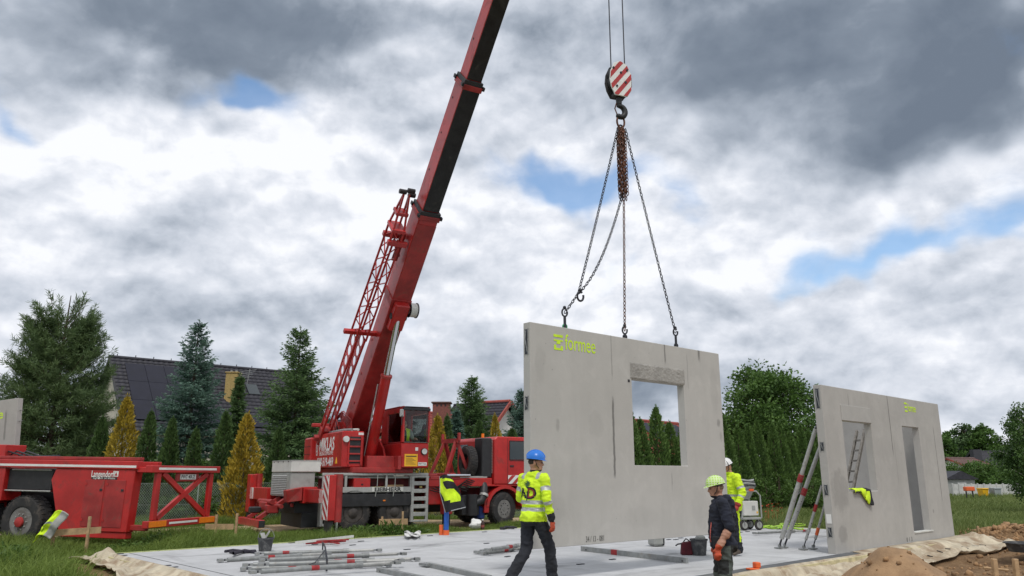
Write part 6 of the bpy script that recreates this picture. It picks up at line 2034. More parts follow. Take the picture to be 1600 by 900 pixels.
helmet(pw, HMw, HELW); face_parts(pw, HMw)
MB(HMw).tube([(.116 * math.sin(a), .0, .14 + .124 * math.cos(a)) for a in np.linspace(-1.5, 1.5, 14)], .006, 6).build('helmet_strap', BLACK, pw, 60)

# --- crane operator seated in the cab
F = Fig()
torso(F, 1, .02, 1.0, -.45)
F.cap((-.09, .0, .50), (-.12, .38, .52), .085, .07, 2); F.cap((.09, 0, .50), (.12, .38, .52), .085, .07, 2)
F.cap((-.12, .38, .52), (-.12, .46, .14), .068, .06, 2); F.cap((.12, .38, .52), (.12, .46, .14), .068, .06, 2)
F.cap((-.12, .44, .10), (-.12, .56, .06), .05, .04, 3); F.cap((.12, .44, .10), (.12, .56, .06), .05, .04, 3)
for s_ in (-1, 1):
    F.cap((s_ * .195, 0, .95), (s_ * .27, .05, .70), .062, .055, 4); F.cap((s_ * .27, .05, .70), (s_ * .25, .30, .70), .05, .04, 5)
    hand(F, (s_ * .25, .31, .70), (0, 1, 0), (-s_, 0, .2), 0, .7, (0, 0, -1), 1.0)
HMo = head_m((0, .02, 1.035), 8, -4)
head(F, HMo)
def rule_op(c, m, t_, i):
    if m == 1: return 6 if abs(c[0]) < .03 or .60 < c[2] < .64 else (5 if abs(c[0]) > .17 else 1)
    if m == 4: return 5
    if m == 5: return 5 if t_ < .9 else 0
    if m == 0: return 0
    return {2: 2, 3: 3}[m]
Mo = SM @ Matrix.Translation((.62, .90, 2.14)) @ Matrix.Rotation(-math.pi / 2, 4, 'Z')
po = F.build('person', Mo, 'operator in yellow vest sitting in the crane cab', [SKIN, HIVIS, NAVY, BOOT, GREYSL, GREYSL, HIVISD], rule_op, voxel=.014)
face_parts(po, HMo); MB(HMo).sphere((0, -.02, .145), (.088, .098, .075), 14, 8).build('hair', HAIR, po, 60)

# ------------------------------------------------------------------ vegetation
BARK = mat('brown bark', (.085, .06, .042), .9, 0, .3, 6, .5, 18)
BARKB = mat('birch bark', (.45, .43, .40), .8, 0, .3, 4, .3, 14, dirt=(.05, .045, .04), dirt_amt=.3)
L_SPRUCE = leaf_mat('blue green needles', (.035, .082, .070), (.19, .30, .225), .32)
L_SPRUCE2 = leaf_mat('dark green needles', (.030, .068, .028), (.17, .27, .10), .32)
L_PINE = leaf_mat('pine needles', (.040, .080, .032), (.20, .28, .11), .34)
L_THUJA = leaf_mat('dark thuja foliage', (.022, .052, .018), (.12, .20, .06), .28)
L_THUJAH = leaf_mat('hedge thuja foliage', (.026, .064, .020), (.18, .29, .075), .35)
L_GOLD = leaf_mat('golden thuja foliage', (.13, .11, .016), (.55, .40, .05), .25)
L_LIME = leaf_mat('linden leaves', (.032, .08, .018), (.15, .26, .055), .3)
L_BIRCH = leaf_mat('birch leaves', (.030, .075, .018), (.13, .22, .05), .3)
L_BUSH = leaf_mat('shrub leaves', (.030, .075, .015), (.14, .23, .045), .28)
L_GRASS = leaf_mat('grass blades', (.085, .145, .022), (.29, .38, .09), .45, .6)
L_DRY = leaf_mat('meadow blades', (.085, .14, .028), (.28, .32, .11), .4, .6)


def unit(a): return a / np.maximum(np.linalg.norm(a, axis=-1, keepdims=True), 1e-9)


def leaves(C, D, L, W, rnd, fold=None, up=None):
    """one pointed leaf (a lozenge of 4 vertices) per row: centre of its base C, direction D, length L, width W"""
    n = len(C); D = unit(D)
    R = rng.normal(size=(n, 3)) if up is None else np.broadcast_to(np.asarray(up, float), (n, 3)) + rng.normal(size=(n, 3)) * .35
    S = unit(np.cross(D, R))
    L = np.broadcast_to(np.asarray(L, float), (n,))[:, None]; W = np.broadcast_to(np.asarray(W, float), (n,))[:, None]
    V = np.stack([C, C + D * L * .45 + S * W * .5, C + D * L, C + D * L * .45 - S * W * .5], 1).reshape(-1, 3)
    F = np.arange(4 * n).reshape(n, 4)
    return V, F, np.repeat(rnd, 4)


def foliage_mesh(name, parts):
    Vs, Fs, Rs = [], [], []; k = 0
    for V, F, R in parts:
        Vs.append(V); Fs.append(F + k); Rs.append(R); k += len(V)
    return np_mesh(name, np.concatenate(Vs), np.concatenate(Fs), {'rnd': np.clip(np.concatenate(Rs), 0, 1)})


def wood(name, chains, m=None, n=7):
    """tapered limbs from lists of (point, radius)"""
    b = MB()
    for ch in chains: b.tube([c[0] for c in ch], [c[1] for c in ch], n)
    return b


def plant(name, loc, label, cat, group, trunk_mb, crown_me, bark, leaf, scale=1.0, rz=0.0, trunk_me=None, crown_name='crown'):
    o = empty(name, Matrix.Translation(loc) @ Matrix.Rotation(rz, 4, 'Z') @ Matrix.Diagonal((*((scale,) * 3 if np.isscalar(scale) else scale), 1)), label, cat, group)
    if trunk_mb is not None:
        tr = trunk_mb.build('trunk', bark, o, 60, fixn=False)
    elif trunk_me is not None:
        tr = link('trunk', trunk_me, None, o)
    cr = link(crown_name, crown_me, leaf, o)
    return o


def spruce(h, r, dens=1.0, seed=0, droop=.25, leader=.06):
    g = np.random.default_rng(seed)
    parts = []; limbs = [[((0, 0, -.1), .018 * h + .02), ((0, 0, h * .5), .011 * h), ((0, 0, h), .008)]]
    Cs, Ds, Ls, Rs = [], [], [], []
    z = h * .05; k = 0
    while z < h * .985:
        f = 1 - z / h
        Lb = r * min(1, f ** .8 * 1.12) + .05
        nb = int(8 + 8 * f)
        for j in range(nb):
            a = g.uniform(0, 2 * math.pi); L = Lb * g.uniform(.62, 1.12)
            up = .45 * (1 - f) + .12 - droop * f
            dirh = np.array([math.cos(a), math.sin(a), 0])
            m = max(4, int(L / .10 * dens))
            t_ = np.linspace(.12, 1, m)
            P = dirh[None] * (t_ * L)[:, None] + np.array([0, 0, 1.])[None] * (z + L * (up * t_ - .28 * f * t_ ** 2 + .16 * t_ ** 3))[:, None]
            limbs.append([((0, 0, z), .006 + .012 * f), (tuple(P[m // 2]), .004 + .006 * f), (tuple(P[-1]), .003)]) if L > .5 and j % 2 == 0 else None
            side = np.array([-dirh[1], dirh[0], 0])
            br = g.uniform(.0, .55)
            for sgn in (-1, 0, 1):
                nn = 4 if sgn else 3
                for q in range(nn):
                    wdt = (L * .36 + .06) * (1 - t_ * .7)
                    off = side[None] * (sgn * wdt * g.uniform(.15, .95, m))[:, None]
                    C = P + off + g.normal(size=(m, 3)) * .025 * (1 + L)
                    C[:, 2] -= np.abs(off).sum(1) * .22
                    D = dirh[None] * .75 + side[None] * sgn * .8 + np.array([0, 0, .12 - .3 * f])[None] + g.normal(size=(m, 3)) * .28
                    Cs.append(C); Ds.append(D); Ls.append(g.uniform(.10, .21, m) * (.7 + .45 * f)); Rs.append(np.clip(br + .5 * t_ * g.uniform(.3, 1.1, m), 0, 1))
        z += h * .022 * (1.1 + .8 * f); k += 1
    n = 40
    Cs.append(np.stack([np.zeros(n), np.zeros(n), np.linspace(h * .9, h, n)], 1)); Ds.append(g.normal(size=(n, 3)) * (.6, .6, .2) + (0, 0, .8)); Ls.append(np.full(n, .12)); Rs.append(np.full(n, .5))
    C, D, L, R = np.concatenate(Cs), np.concatenate(Ds), np.concatenate(Ls), np.concatenate(Rs)
    return wood('trunk', limbs, n=5), foliage_mesh('crown', [leaves(C, D, L * 1.15, L * .36, R)])


def pine(h, r, seed=0):
    g = np.random.default_rng(seed)
    limbs = [[((0, 0, -.1), .16), ((.1, 0, h * .4), .11), ((.0, .1, h * .75), .06), ((.1, 0, h * .97), .015)]]
    tips = []
    for k in range(250):
        zf = g.random() ** 1.35 * .87 + .06; a = g.uniform(0, 6.28)
        L = r * (1.05 - .72 * max(0, zf - .30) / .7) * g.uniform(.65, 1.1)
        p0 = Vector((.05, .03, h * zf * .86)); ry = .35 + .75 * zf
        d = Vector((math.cos(a), math.sin(a), 0))
        p1 = p0 + d * L * .5 + Vector((0, 0, L * .16 * ry)); p2 = p0 + d * L + Vector((0, 0, L * (.30 + .45 * zf) * ry))
        limbs.append([(p0, .035 * (1.1 - zf)), (p1, .02), (p2, .008)])
        for t_ in np.linspace(.35, 1, 9):
            q = p0.lerp(p1, t_ * 2) if t_ < .5 else p1.lerp(p2, t_ * 2 - 1)
            tips.append((q, d, zf))
            for w_ in (-1, 1):
                s_ = Vector((-d.y, d.x, 0)) * w_
                e = q + s_ * L * .20 * g.uniform(.4, 1.2) + d * .14 + Vector((0, 0, .10 + .2 * zf * g.random()))
                tips.append((e, (d + s_).normalized(), zf))
    for k in range(16):                                  # upright leaders on top
        a = g.uniform(0, 6.28); p0 = Vector((.1 * math.cos(a), .1 * math.sin(a), h * g.uniform(.72, .86)))
        p2 = p0 + Vector((math.cos(a) * g.uniform(.2, 1.2), math.sin(a) * g.uniform(.2, 1.2), h * g.uniform(.08, .15)))
        limbs.append([(p0, .02), (p0.lerp(p2, .6) + Vector((math.cos(a) * .12, math.sin(a) * .12, 0)), .014), (p2, .009)])
        for t_ in (.3, .5, .7, .85, 1): tips.append((p0.lerp(p2, t_), Vector((math.cos(a) * .3, math.sin(a) * .3, 1)), 1.0))
    Cs, Ds, Rs = [], [], []
    for q, d, zf in tips:
        n = 19
        D = unit(g.normal(size=(n, 3)) * .75 + np.array(d)[None] * .55 + (0, 0, .55))
        along = g.uniform(-.10, .10, n)[:, None] * np.array(unit(np.array(d) + (0, 0, .8)))[None]
        Cs.append(np.array(q)[None] + along + g.normal(size=(n, 3)) * .03); Ds.append(D); Rs.append(np.clip(g.uniform(.0, .6) + g.uniform(-.1, .4, n), 0, 1))
    C, D, R = np.concatenate(Cs), np.concatenate(Ds), np.concatenate(Rs)
    L = g.uniform(.14, .26, len(C))
    return wood('trunk', limbs, n=5), foliage_mesh('crown', [leaves(C, D, L * 1.1, .026, R)])


def thuja(h, r, n=7000, seed=0, lumpy=.30, sharp=.75):
    g = np.random.default_rng(seed)
    t_ = g.random(n) ** 1.15
    a = g.uniform(0, 6.28, n)
    prof = r * np.minimum(1, (1 - t_) ** sharp * 1.12) * (.78 + .22 * np.minimum(1, t_ * 8))
    lump = 1 + lumpy * (vnoise(a * 1.6 + 20, t_ * h * 1.3 + 20, 1.4, seed + 3) - .5) * 2
    rad = prof * lump * (1 - .42 * g.random(n) ** 2.2)
    C = np.stack([np.cos(a) * rad, np.sin(a) * rad, t_ * h * .97], 1)
    D = np.stack([np.cos(a) * .55, np.sin(a) * .55, np.full(n, .95)], 1) + g.normal(size=(n, 3)) * .32
    L = g.uniform(.09, .20, n) * (.75 + .35 * (1 - t_))
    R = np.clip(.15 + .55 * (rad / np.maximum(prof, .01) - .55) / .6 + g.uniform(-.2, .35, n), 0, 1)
    k = 30
    C2 = np.stack([g.normal(size=k) * .02, g.normal(size=k) * .02, np.linspace(h * .9, h, k)], 1)
    V = [leaves(C, D, L, L * .42, R), leaves(C2, g.normal(size=(k, 3)) * (.3, .3, 0) + (0, 0, 1), .12, .03, np.full(k, .5))]
    return wood('trunk', [[((0, 0, -.1), .05), ((0, 0, h * .9), .012)]], n=6), foliage_mesh('crown', V)


def broadleaf(h, r, seed=0, n_cl=150, per=120, leaf=.13, trunk_h=.25, droop=0., flat=1.0):
    g = np.random.default_rng(seed)
    limbs = []; cz = h * (.5 + trunk_h / 2); rz = h * (1 - trunk_h) / 2
    limbs.append([((0, 0, -.1), .03 * h), ((.1, 0, h * trunk_h), .022 * h), ((0, .1, h * .7), .010 * h), ((.05, 0, h * .93), .01)])
    Cs, Ds, Rs, Ls = [], [], [], []
    for k in range(n_cl):
        v = unit(g.normal(size=3)); rad = g.random() ** .42
        ctr = np.array([v[0] * r * rad, v[1] * r * rad * flat, cz + v[2] * rz * rad])
        ctr[:2] *= (1.05 - .35 * max(0, v[2]))
        cs = r * g.uniform(.13, .26)
        base = (0, 0, max(h * trunk_h * .8, ctr[2] - r * .7))
        if k % 2 == 0: limbs.append([(base, .012 * h * .6), (tuple((np.array(base) + ctr) / 2 + (0, 0, .05 * h)), .005 * h), (tuple(ctr), .012)])
        m = int(per * g.uniform(.6, 1.3))
        off = unit(g.normal(size=(m, 3))) * (g.random(m) ** .5)[:, None] * cs * np.array([1.15, 1.15, .75])
        off[:, 2] -= droop * np.abs(g.normal(size=m)) * cs
        Cs.append(ctr[None] + off)
        D = off / cs + g.normal(size=(m, 3)) * .55 + (0, 0, -.15 - droop)
        Ds.append(D); Ls.append(leaf * g.uniform(.7, 1.25, m))
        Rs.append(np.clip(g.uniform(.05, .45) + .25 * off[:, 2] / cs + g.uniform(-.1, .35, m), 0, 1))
    C, D, L, R = (np.concatenate(q) for q in (Cs, Ds, Ls, Rs))
    return wood('trunk', limbs, n=6), foliage_mesh('crown', [leaves(C, D, L, L * .62, R)])


def gz_(x, y): return float(ground_z(x, y))
def foot(px, Y): # ground point below a photo column at distance Y
    x = (px - 800) / 1235 * Y
    return Vector((x, Y, gz_(x, Y)))
def top_h(px, py, Y): # height a thing must have to reach photo row py
    return A(px, py, Y).z - foot(px, Y).z
def wid(npx, Y): return npx * Y / 1235


# left pine
Yp = 31.5
tm, cm = pine(top_h(72, 452, Yp), wid(100, Yp), 3); plant('pine_tree', foot(68, Yp), 'large pine tree with long needles at the left edge behind the trailer', 'tree', None, tm, cm, BARK, L_PINE)
# spruces
for px, py, wpx, Y, sd, lm, lab in ((288, 500, 72, 36, 11, L_SPRUCE, 'blue green spruce in front of the dark tiled roof'),
                                    (455, 511, 84, 34, 12, L_SPRUCE2, 'dense dark spruce just left of the crane boom'),
                                    (735, 588, 60, 42, 13, L_SPRUCE2, 'spruce behind the crane driver cab beside the brick chimney'),
                                    (362, 585, 22, 35, 14, L_SPRUCE2, 'slim young spruce in front of the yellow brick chimney'),
                                    (815, 608, 48, 44, 15, L_SPRUCE, 'spruce partly hidden by the left edge of the hanging panel'),
                                    (712, 640, 22, 39, 16, L_SPRUCE, 'small grey green spruce left of the spruce behind the driver cab')):
    tm, cm = spruce(top_h(px, py, Y), wid(wpx, Y), 1.0, sd, .32 if wpx > 40 else .15)
    plant('spruce_tree', foot(px, Y), lab, 'tree', 'spruces behind the crane', tm, cm, BARK, lm, rz=sd)
# golden and green thujas behind the fence
for px, py, wpx, Y, sd, lm, lab in ((185, 617, 27, 29.5, 21, L_GOLD, 'golden thuja beside the large pine behind the trailer'),
                                    (380, 645, 28, 27.5, 22, L_GOLD, 'large golden thuja between trailer frame and crane outrigger'),
                                    (682, 648, 26, 33, 23, L_GOLD, 'golden thuja seen right of the crane operator cab'),
                                    (773, 646, 16, 38, 24, L_GOLD, 'slim golden thuja above the crane driver cab roof'),
                                    (226, 641, 20, 29.5, 25, L_THUJA, 'dark thuja next to the golden thuja behind the trailer'),
                                    (262, 652, 19, 29.3, 26, L_THUJA, 'dark thuja second from the golden thuja behind the trailer'),
                                    (300, 668, 17, 29.2, 27, L_THUJA, 'low dark thuja below the blue green spruce'),
                                    (345, 641, 22, 29.0, 28, L_THUJA, 'dark thuja left of the large golden thuja'),
                                    (432, 668, 20, 30.0, 29, L_THUJA, 'dark thuja right of the large golden thuja'),
                                    (697, 648, 18, 34, 30, L_THUJA, 'dark thuja right of the golden thuja by the operator cab'),
                                    (748, 655, 22, 37, 31, L_THUJA, 'dark thuja above the spare wheel of the crane'),
                                    (150, 650, 20, 30, 32, L_THUJA, 'dark thuja at the foot of the large pine'),
                                    (650, 668, 22, 36, 33, L_THUJA, 'dark thuja behind the crane operator cab'),
                                    (490, 690, 26, 31, 34, L_THUJA, 'dark thuja behind the counterweight of the crane'),
                                    (800, 668, 22, 37, 35, L_THUJA, 'dark thuja behind the crane driver cab near the panel edge')):
    tm, cm = thuja(top_h(px, py, Y), wid(wpx, Y), 6000 if wpx > 18 else 4200, sd, lumpy=.55 if lm is L_GOLD else .35, sharp=.62)
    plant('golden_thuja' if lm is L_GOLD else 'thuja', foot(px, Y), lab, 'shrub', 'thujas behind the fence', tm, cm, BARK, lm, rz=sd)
# thuja hedge behind the slab, receding to the right
hm = [thuja(4.05, .54, 5200, 40 + k, sharp=.70) for k in range(4)]
hme = []
for tm, cm in hm:
    o_ = tm.build('tmp', BARK, None, 60, fixn=False); hme.append((o_.data, cm)); bpy.data.objects.remove(o_)
ords = ['first', 'second', 'third', 'fourth', 'fifth', 'sixth', 'seventh', 'eighth', 'ninth', 'tenth', 'eleventh', 'twelfth', 'thirteenth', 'fourteenth', 'fifteenth', 'sixteenth', 'seventeenth', 'eighteenth']
N = 18
for k in range(N):
    t_ = k / (N - 1); a_, b_ = Vector((4.35, 29.5)), Vector((15.8, 39.0))
    q = a_.lerp(b_, t_); x, y = q.x + random.uniform(-.12, .12), q.y + random.uniform(-.2, .2)
    tme, cme = hme[k % 4]
    sz = random.uniform(.90, 1.06) * (1.0 if k < 8 else .98)
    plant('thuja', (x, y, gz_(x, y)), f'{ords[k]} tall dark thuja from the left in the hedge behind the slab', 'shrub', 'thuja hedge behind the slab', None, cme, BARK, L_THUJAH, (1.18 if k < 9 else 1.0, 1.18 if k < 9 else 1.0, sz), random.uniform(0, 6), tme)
# round shrubs at the foot of the hedge and below the spruces
for px, Y, r_, sd, lab in ((1192, 33.5, .75, 61, 'round light green shrub at the foot of the hedge right of the mixing machine'), (1215, 34.5, .85, 62, 'second round shrub at the foot of the hedge'), (1240, 35.5, .9, 63, 'third round shrub at the foot of the hedge'), (1268, 36.5, .9, 64, 'round shrub at the foot of the hedge behind the tilted props'), (1172, 32.8, .6, 65, 'small light green shrub behind the mixing machine'),
                           (300, 27.5, .7, 66, 'leafy shrub behind the fence below the blue green spruce'), (325, 27.2, .65, 67, 'light green shrub behind the crossed trailer frame'), (275, 27.6, .55, 68, 'small leafy shrub behind the trailer rear frame'), (425, 28.5, .8, 69, 'leafy shrub behind the crane rear box'), (242, 31.5, 1.15, 181, 'tall leafy shrub between the two dark thujas behind the trailer'), (322, 31.0, 1.2, 182, 'tall leafy shrub below the blue green spruce'), (408, 30.5, 1.3, 183, 'tall leafy shrub right of the large golden thuja'), (470, 32.0, 1.3, 184, 'tall leafy shrub at the foot of the dense dark spruce'), (205, 31.0, 1.0, 185, 'leafy shrub right of the golden thuja by the pine')):
    tm, cm = broadleaf(1.35 * r_ / .7, r_, sd, 34, 75, .085, .02)
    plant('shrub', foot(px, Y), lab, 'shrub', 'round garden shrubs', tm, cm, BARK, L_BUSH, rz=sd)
# broadleaved trees
tm, cm = broadleaf(top_h(1205, 570, 46), wid(92, 46), 71, 240, 120, .20, .16); plant('linden_tree', foot(1208, 46), 'full leafy broadleaved tree behind the thuja hedge', 'tree', None, tm, cm, BARK, L_LIME)
tm, cm = broadleaf(top_h(1616, 622, 33), wid(50, 33), 72, 130, 130, .10, .12, .6); plant('birch_tree', foot(1616, 33), 'drooping birch tree at the right edge of the meadow', 'tree', None, tm, cm, BARKB, L_BIRCH)
for px, py, w_, Y, sd, lab in ((1478, 668, 26, 105, 73, 'far dark tree just right of the standing panel top'), (1515, 661, 28, 110, 74, 'far round tree behind the grey roofed house'), (1543, 663, 24, 108, 75, 'far tree right of the round tree behind the grey roofed house'), (1568, 684, 20, 112, 76, 'low far tree beside the drooping birch'), (1450, 680, 26, 100, 77, 'far tree mostly hidden by the standing panel'),
                               (560, 640, 30, 70, 78, 'distant tree seen between the crane boom and its house'), (625, 645, 34, 72, 79, 'distant tree behind the crane operator cab'), (845, 612, 30, 60, 80, 'distant tree behind the left edge of the hanging panel'), (1150, 660, 20, 62, 81, 'distant tree behind the hedge beside the hanging panel'), (20, 600, 60, 55, 82, 'distant tree behind the large pine at the left edge'), (105, 625, 50, 50, 83, 'distant dark tree showing through the lower branches of the large pine')):
    tm, cm = broadleaf(top_h(px, py, Y), wid(w_, Y), sd, 90, 70, .30 * Y / 90, .12); plant('broadleaf_tree', foot(px, Y), lab, 'tree', 'far trees', tm, cm, BARK, L_LIME if sd % 2 else L_SPRUCE2)
for px, Y, r_, hh_, sd, lab in ((1500, 74, 2.2, 2.9, 91, 'leafy garden bush below the far grey roofed house'), (1530, 72, 2.4, 3.0, 92, 'wide garden bush behind the pale fence'), (1560, 70, 2.0, 3.0, 93, 'pale green garden bush beside the drooping birch'), (1585, 66, 2.0, 3.2, 94, 'garden bush under the drooping birch'), (1480, 76, 1.6, 2.4, 95, 'garden bush next to the right edge of the standing panel')):
    tm, cm = broadleaf(hh_, r_, sd, 60, 80, .2, .02); plant('garden_bush', foot(px, Y), lab, 'shrub', 'bushes behind the pale fence', tm, cm, BARK, L_BUSH if sd % 2 else L_LIME)

# ------------------------------------------------------------------ fence
GREENW = mat('green coated wire', (.30, .36, .31), .6, .3, .2)
fence = empty('chain_link_fence', Matrix(), 'green chain link fence with thin posts behind trailer and crane', 'fence')
FL = [Vector((-22.0, 20.6, 0)), Vector((-15.6, 24.0, 0)), Vector((-8.0, 28.0, 0)), Vector((1.5, 33.2, 0))]
wires = MB()
for a, b_ in zip(FL, FL[1:]):
    d = (b_ - a); L = d.length; d.normalize(); n = int(L / 2.4)
    for k in range(n + 1):
        q = a + d * (L * k / n); z = gz_(q.x, q.y)
        if k < n or b_ is FL[-1]: MB().cyl((q.x, q.y, z - .1), (q.x, q.y, z + 1.5), .024, n=8).build('post', GREENW, fence, 40)
    s_ = 0; H = 1.35; st = .075
    while s_ < L:
        for sg in (-1, 1):
            p_, e_ = a + d * s_, a + d * min(max(s_ + sg * H * .8, 0), L)
            hfrac = abs((e_ - p_).dot(d)) / (H * .8)
            wires.add([p_ + Vector((0, 0, .14)), p_ + d * .009 + Vector((0, 0, .14)), e_ + d * .009 + Vector((0, 0, .14 + H * hfrac)), e_ + Vector((0, 0, .14 + H * hfrac))], [(0, 1, 2, 3)])
        s_ += st
    for z in (.16, .8, 1.48): MB().tube([a + Vector((0, 0, z)), b_ + Vector((0, 0, z))], .005, 4).build('tension_wire', GREENW, fence)
wm = wires.build('wire_mesh', GREENW, fence, fixn=False); wm['kind'] = 'stuff'
# pale concrete fence far right
FENCEC = mat('pale concrete fence', (.52, .52, .50), .85, 0, .12, 3)
ff_ = empty('panel_fence', foot(1540, 60), 'pale concrete panel fence across the far end of the meadow', 'fence'); fi = Matrix.Translation(-ff_.location)
fa, fb = foot(1486, 60), foot(1594, 60)
NP = 11
for k in range(NP):
    q0, q1 = fa.lerp(fb, k / NP), fa.lerp(fb, (k + 1) / NP)
    MB(fi).box(q0.x + .05, q1.x - .05, 59.97, 60.03, -.1, 1.05, .01).build('fence_panel', FENCEC, ff_)
    MB(fi).box(q0.x - .045, q0.x + .045, 59.94, 60.06, -.1, 1.12, .01).build('fence_post', FENCEC, ff_)

# ------------------------------------------------------------------ houses
def tile_roof(M, length, slope_len, tile_m, name='roof', parent=None, tw=.30, th=.34, amp=.03):
    """pantile roof plane: local x along the ridge, local y down the slope, z normal; one real mesh of stepped waves"""
    nxr, nyr = int(length / tw) * 4, int(slope_len / th)
    xs = np.linspace(0, length, nxr + 1); wave = amp * (np.abs(np.sin(np.arange(nxr + 1) * math.pi / 4)) ** 1.5)
    V, F = [], []
    for j in range(nyr):
        y0, y1 = j * slope_len / nyr, (j + 1) * slope_len / nyr + .02
        b = len(V)
        for i in range(nxr + 1):
            V.append((xs[i], y0, wave[i])); V.append((xs[i], y1, wave[i] + .035)); V.append((xs[i], y1, wave[i] - .005))
        for i in range(nxr):
            a = b + 3 * i; c = a + 3
            F.append((a, c, c + 1, a + 1)); F.append((a + 1, c + 1, c + 2, a + 2))
    me = np_mesh(name, np.array(V), np.array(F)); me.transform(M)
    o = link(name, me, tile_m, parent)
    return o


TILED = mat('dark grey roof tiles', (.028, .027, .036), .62, 0, .3, 4, .05, 30)
TILER = mat('red roof tiles', (.30, .062, .045), .7, 0, .25, 4, .05, 30)
TILEB = mat('brown red roof tiles', (.13, .075, .065), .7, 0, .2, 4)
WALLC = mat('cream render', (.55, .50, .42), .85, 0, .08, 2, .05, 30)
WALLW = mat('white render', (.68, .67, .64), .85, 0, .06, 2)
SOLAR = mat('solar glass', (.010, .010, .020), .4, 0, .2, 2, spec=.3)
BRICKY = mat('yellow brick', (.38, .27, .10), .8, 0, .2, 14)
BRICKD = mat('dark brick', (.05, .05, .06), .8)
BRICKR = mat('red brown brick', (.22, .075, .06), .8, 0, .2, 14)


def house(label, R0, R1, out, drop, run, tile_m, wall_m, ground=0.1, back=True, ext=.0):
    """gabled house: ridge from R0 to R1, near slope runs 'run' towards 'out' and drops 'drop'"""
    R0, R1 = Vector(R0), Vector(R1); d = (R1 - R0).normalized(); L = (R1 - R0).length
    out = Vector(out); out = (out - d * out.dot(d)).normalized()
    h = empty('house', (R0.x, R0.y, ground), label, 'house'); hi = Matrix.Translation(-Vector((R0.x, R0.y, ground)))
    roofs = []
    for sg in ((1, -1) if back else (1,)):
        o_ = out * sg; sd = (o_ * run + Vector((0, 0, -drop))); SLn = sd.length; sd.normalize()
        xx = d if sg == 1 else -d; base = R0 if sg == 1 else R1
        nrm = xx.cross(sd)
        if nrm.z < 0: nrm = -nrm
        M = Matrix((xx, sd, nrm)).transposed().to_4x4(); M.translation = base
        roofs.append(tile_roof(hi @ M, L, SLn, tile_m, 'roof', h))
        roofs[-1]['kind'] = 'stuff'
    MB(hi).tube([R0 - d * .05 + Vector((0, 0, .03)), R1 + d * .05 + Vector((0, 0, .03))], .11, 8).build('ridge_cap', tile_m, h, 60)
    # walls under the eaves with gable triangles
    ins = .35
    ev = R0.z - drop + .0
    a, b_ = R0 + d * ins, R1 - d * ins
    w_ = run - .5
    base_pts = [a + out * w_, b_ + out * w_, b_ - out * w_, a - out * w_]
    ez = R0.z - drop * (w_ / run) - .12
    vs = [Vector((p_.x, p_.y, ground - .2)) for p_ in base_pts] + [Vector((p_.x, p_.y, ez)) for p_ in base_pts] + [Vector((a.x, a.y, R0.z - .15)), Vector((b_.x, b_.y, R1.z - .15))]
    MB(hi).add(vs, [(0, 1, 5, 4), (2, 3, 7, 6), (3, 0, 4, 8, 7), (1, 2, 6, 9, 5)]).build('wall', wall_m, h)
    for sg in (1, -1):
        for e in (R0, R1):
            MB(hi).bar(e + Vector((0, 0, -.04)), e + out * sg * run + Vector((0, 0, -drop - .04)), .06, .18).build('verge_board', BLACK if tile_m is TILED else TILER, h)
    return h, hi, d, out


# dark roofed house behind the pine and spruces
R0 = A(171, 558, 44); R1 = A(432, 582, 50.5); R1.z = R0.z
d_ = (R1 - R0).normalized(); R1 = R1 + d_ * 2
hs, hi, d_, out_ = house('house with dark tiled roof and solar panels behind the spruces', R0, R1, (.64, -.77, 0), 4.4, 4.9, TILED, WALLC)
sd_ = (out_ * 4.9 + Vector((0, 0, -4.4))).normalized(); nr_ = d_.cross(sd_); nr_ = nr_ if nr_.z > 0 else -nr_
roofM = Matrix((d_, sd_, nr_)).transposed().to_4x4(); roofM.translation = R0
for i in range(3):
    for j in range(3):
        MB(hi @ roofM).box(.72 + i * 1.065, .72 + i * 1.065 + 1.05, .62 + j * 1.70, .62 + j * 1.70 + 1.685, .09, .125, .006).build('solar_panel', SOLAR, hs)
for i in range(5):
    MB(hi @ roofM).box(4.6 + i * 1.72, 4.6 + i * 1.72 + 1.68, 4.9, 5.95, .09, .125, .006).build('solar_panel', SOLAR, hs)
MB(hi @ roofM).box(7.55, 8.25, 1.75, 2.75, .04, .10, .01).build('skylight', GLASS_D, hs)
cp_ = A(364, 600, 46.2)
MB(hi).box(cp_.x - .35, cp_.x + .35, cp_.y - .35, cp_.y + .35, cp_.z - 2.2, A(364, 584, 46.2).z, .02).build('chimney', BRICKY, hs)
MB(hi).box(cp_.x - .40, cp_.x + .40, cp_.y - .40, cp_.y + .40, A(364, 584, 46.2).z + .002, A(364, 582, 46.2).z, .02).build('chimney_cap', BRICKY, hs)
for q in (-.15, .15): MB(hi).cyl((cp_.x + q, cp_.y, A(364, 582, 46.2).z), (cp_.x + q, cp_.y, A(364, 578.5, 46.2).z), .07, n=8).build('flue', GALV, hs, 40)
am = A(386, 600, 46); MB(hi).tube([am, am + Vector((.1, 0, .9))], .03, 6).build('aerial_mast', GALV, hs, 60)
for k in range(4): MB(hi).bar(am + Vector((-.8 + .1 * k, 0, .3 + .14 * k)), am + Vector((.2 + .1 * k, 0, .75 + .14 * k - .3)), .025).build('aerial_rod', GALV, hs)
for k in range(12):
    q = R0 + d_ * (.4 + k * 1.0); MB(hi).cyl(q + Vector((0, 0, .08)), q + Vector((0, 0, .24)), .025, n=6).build('ridge_holder', BLACK, hs, 40)
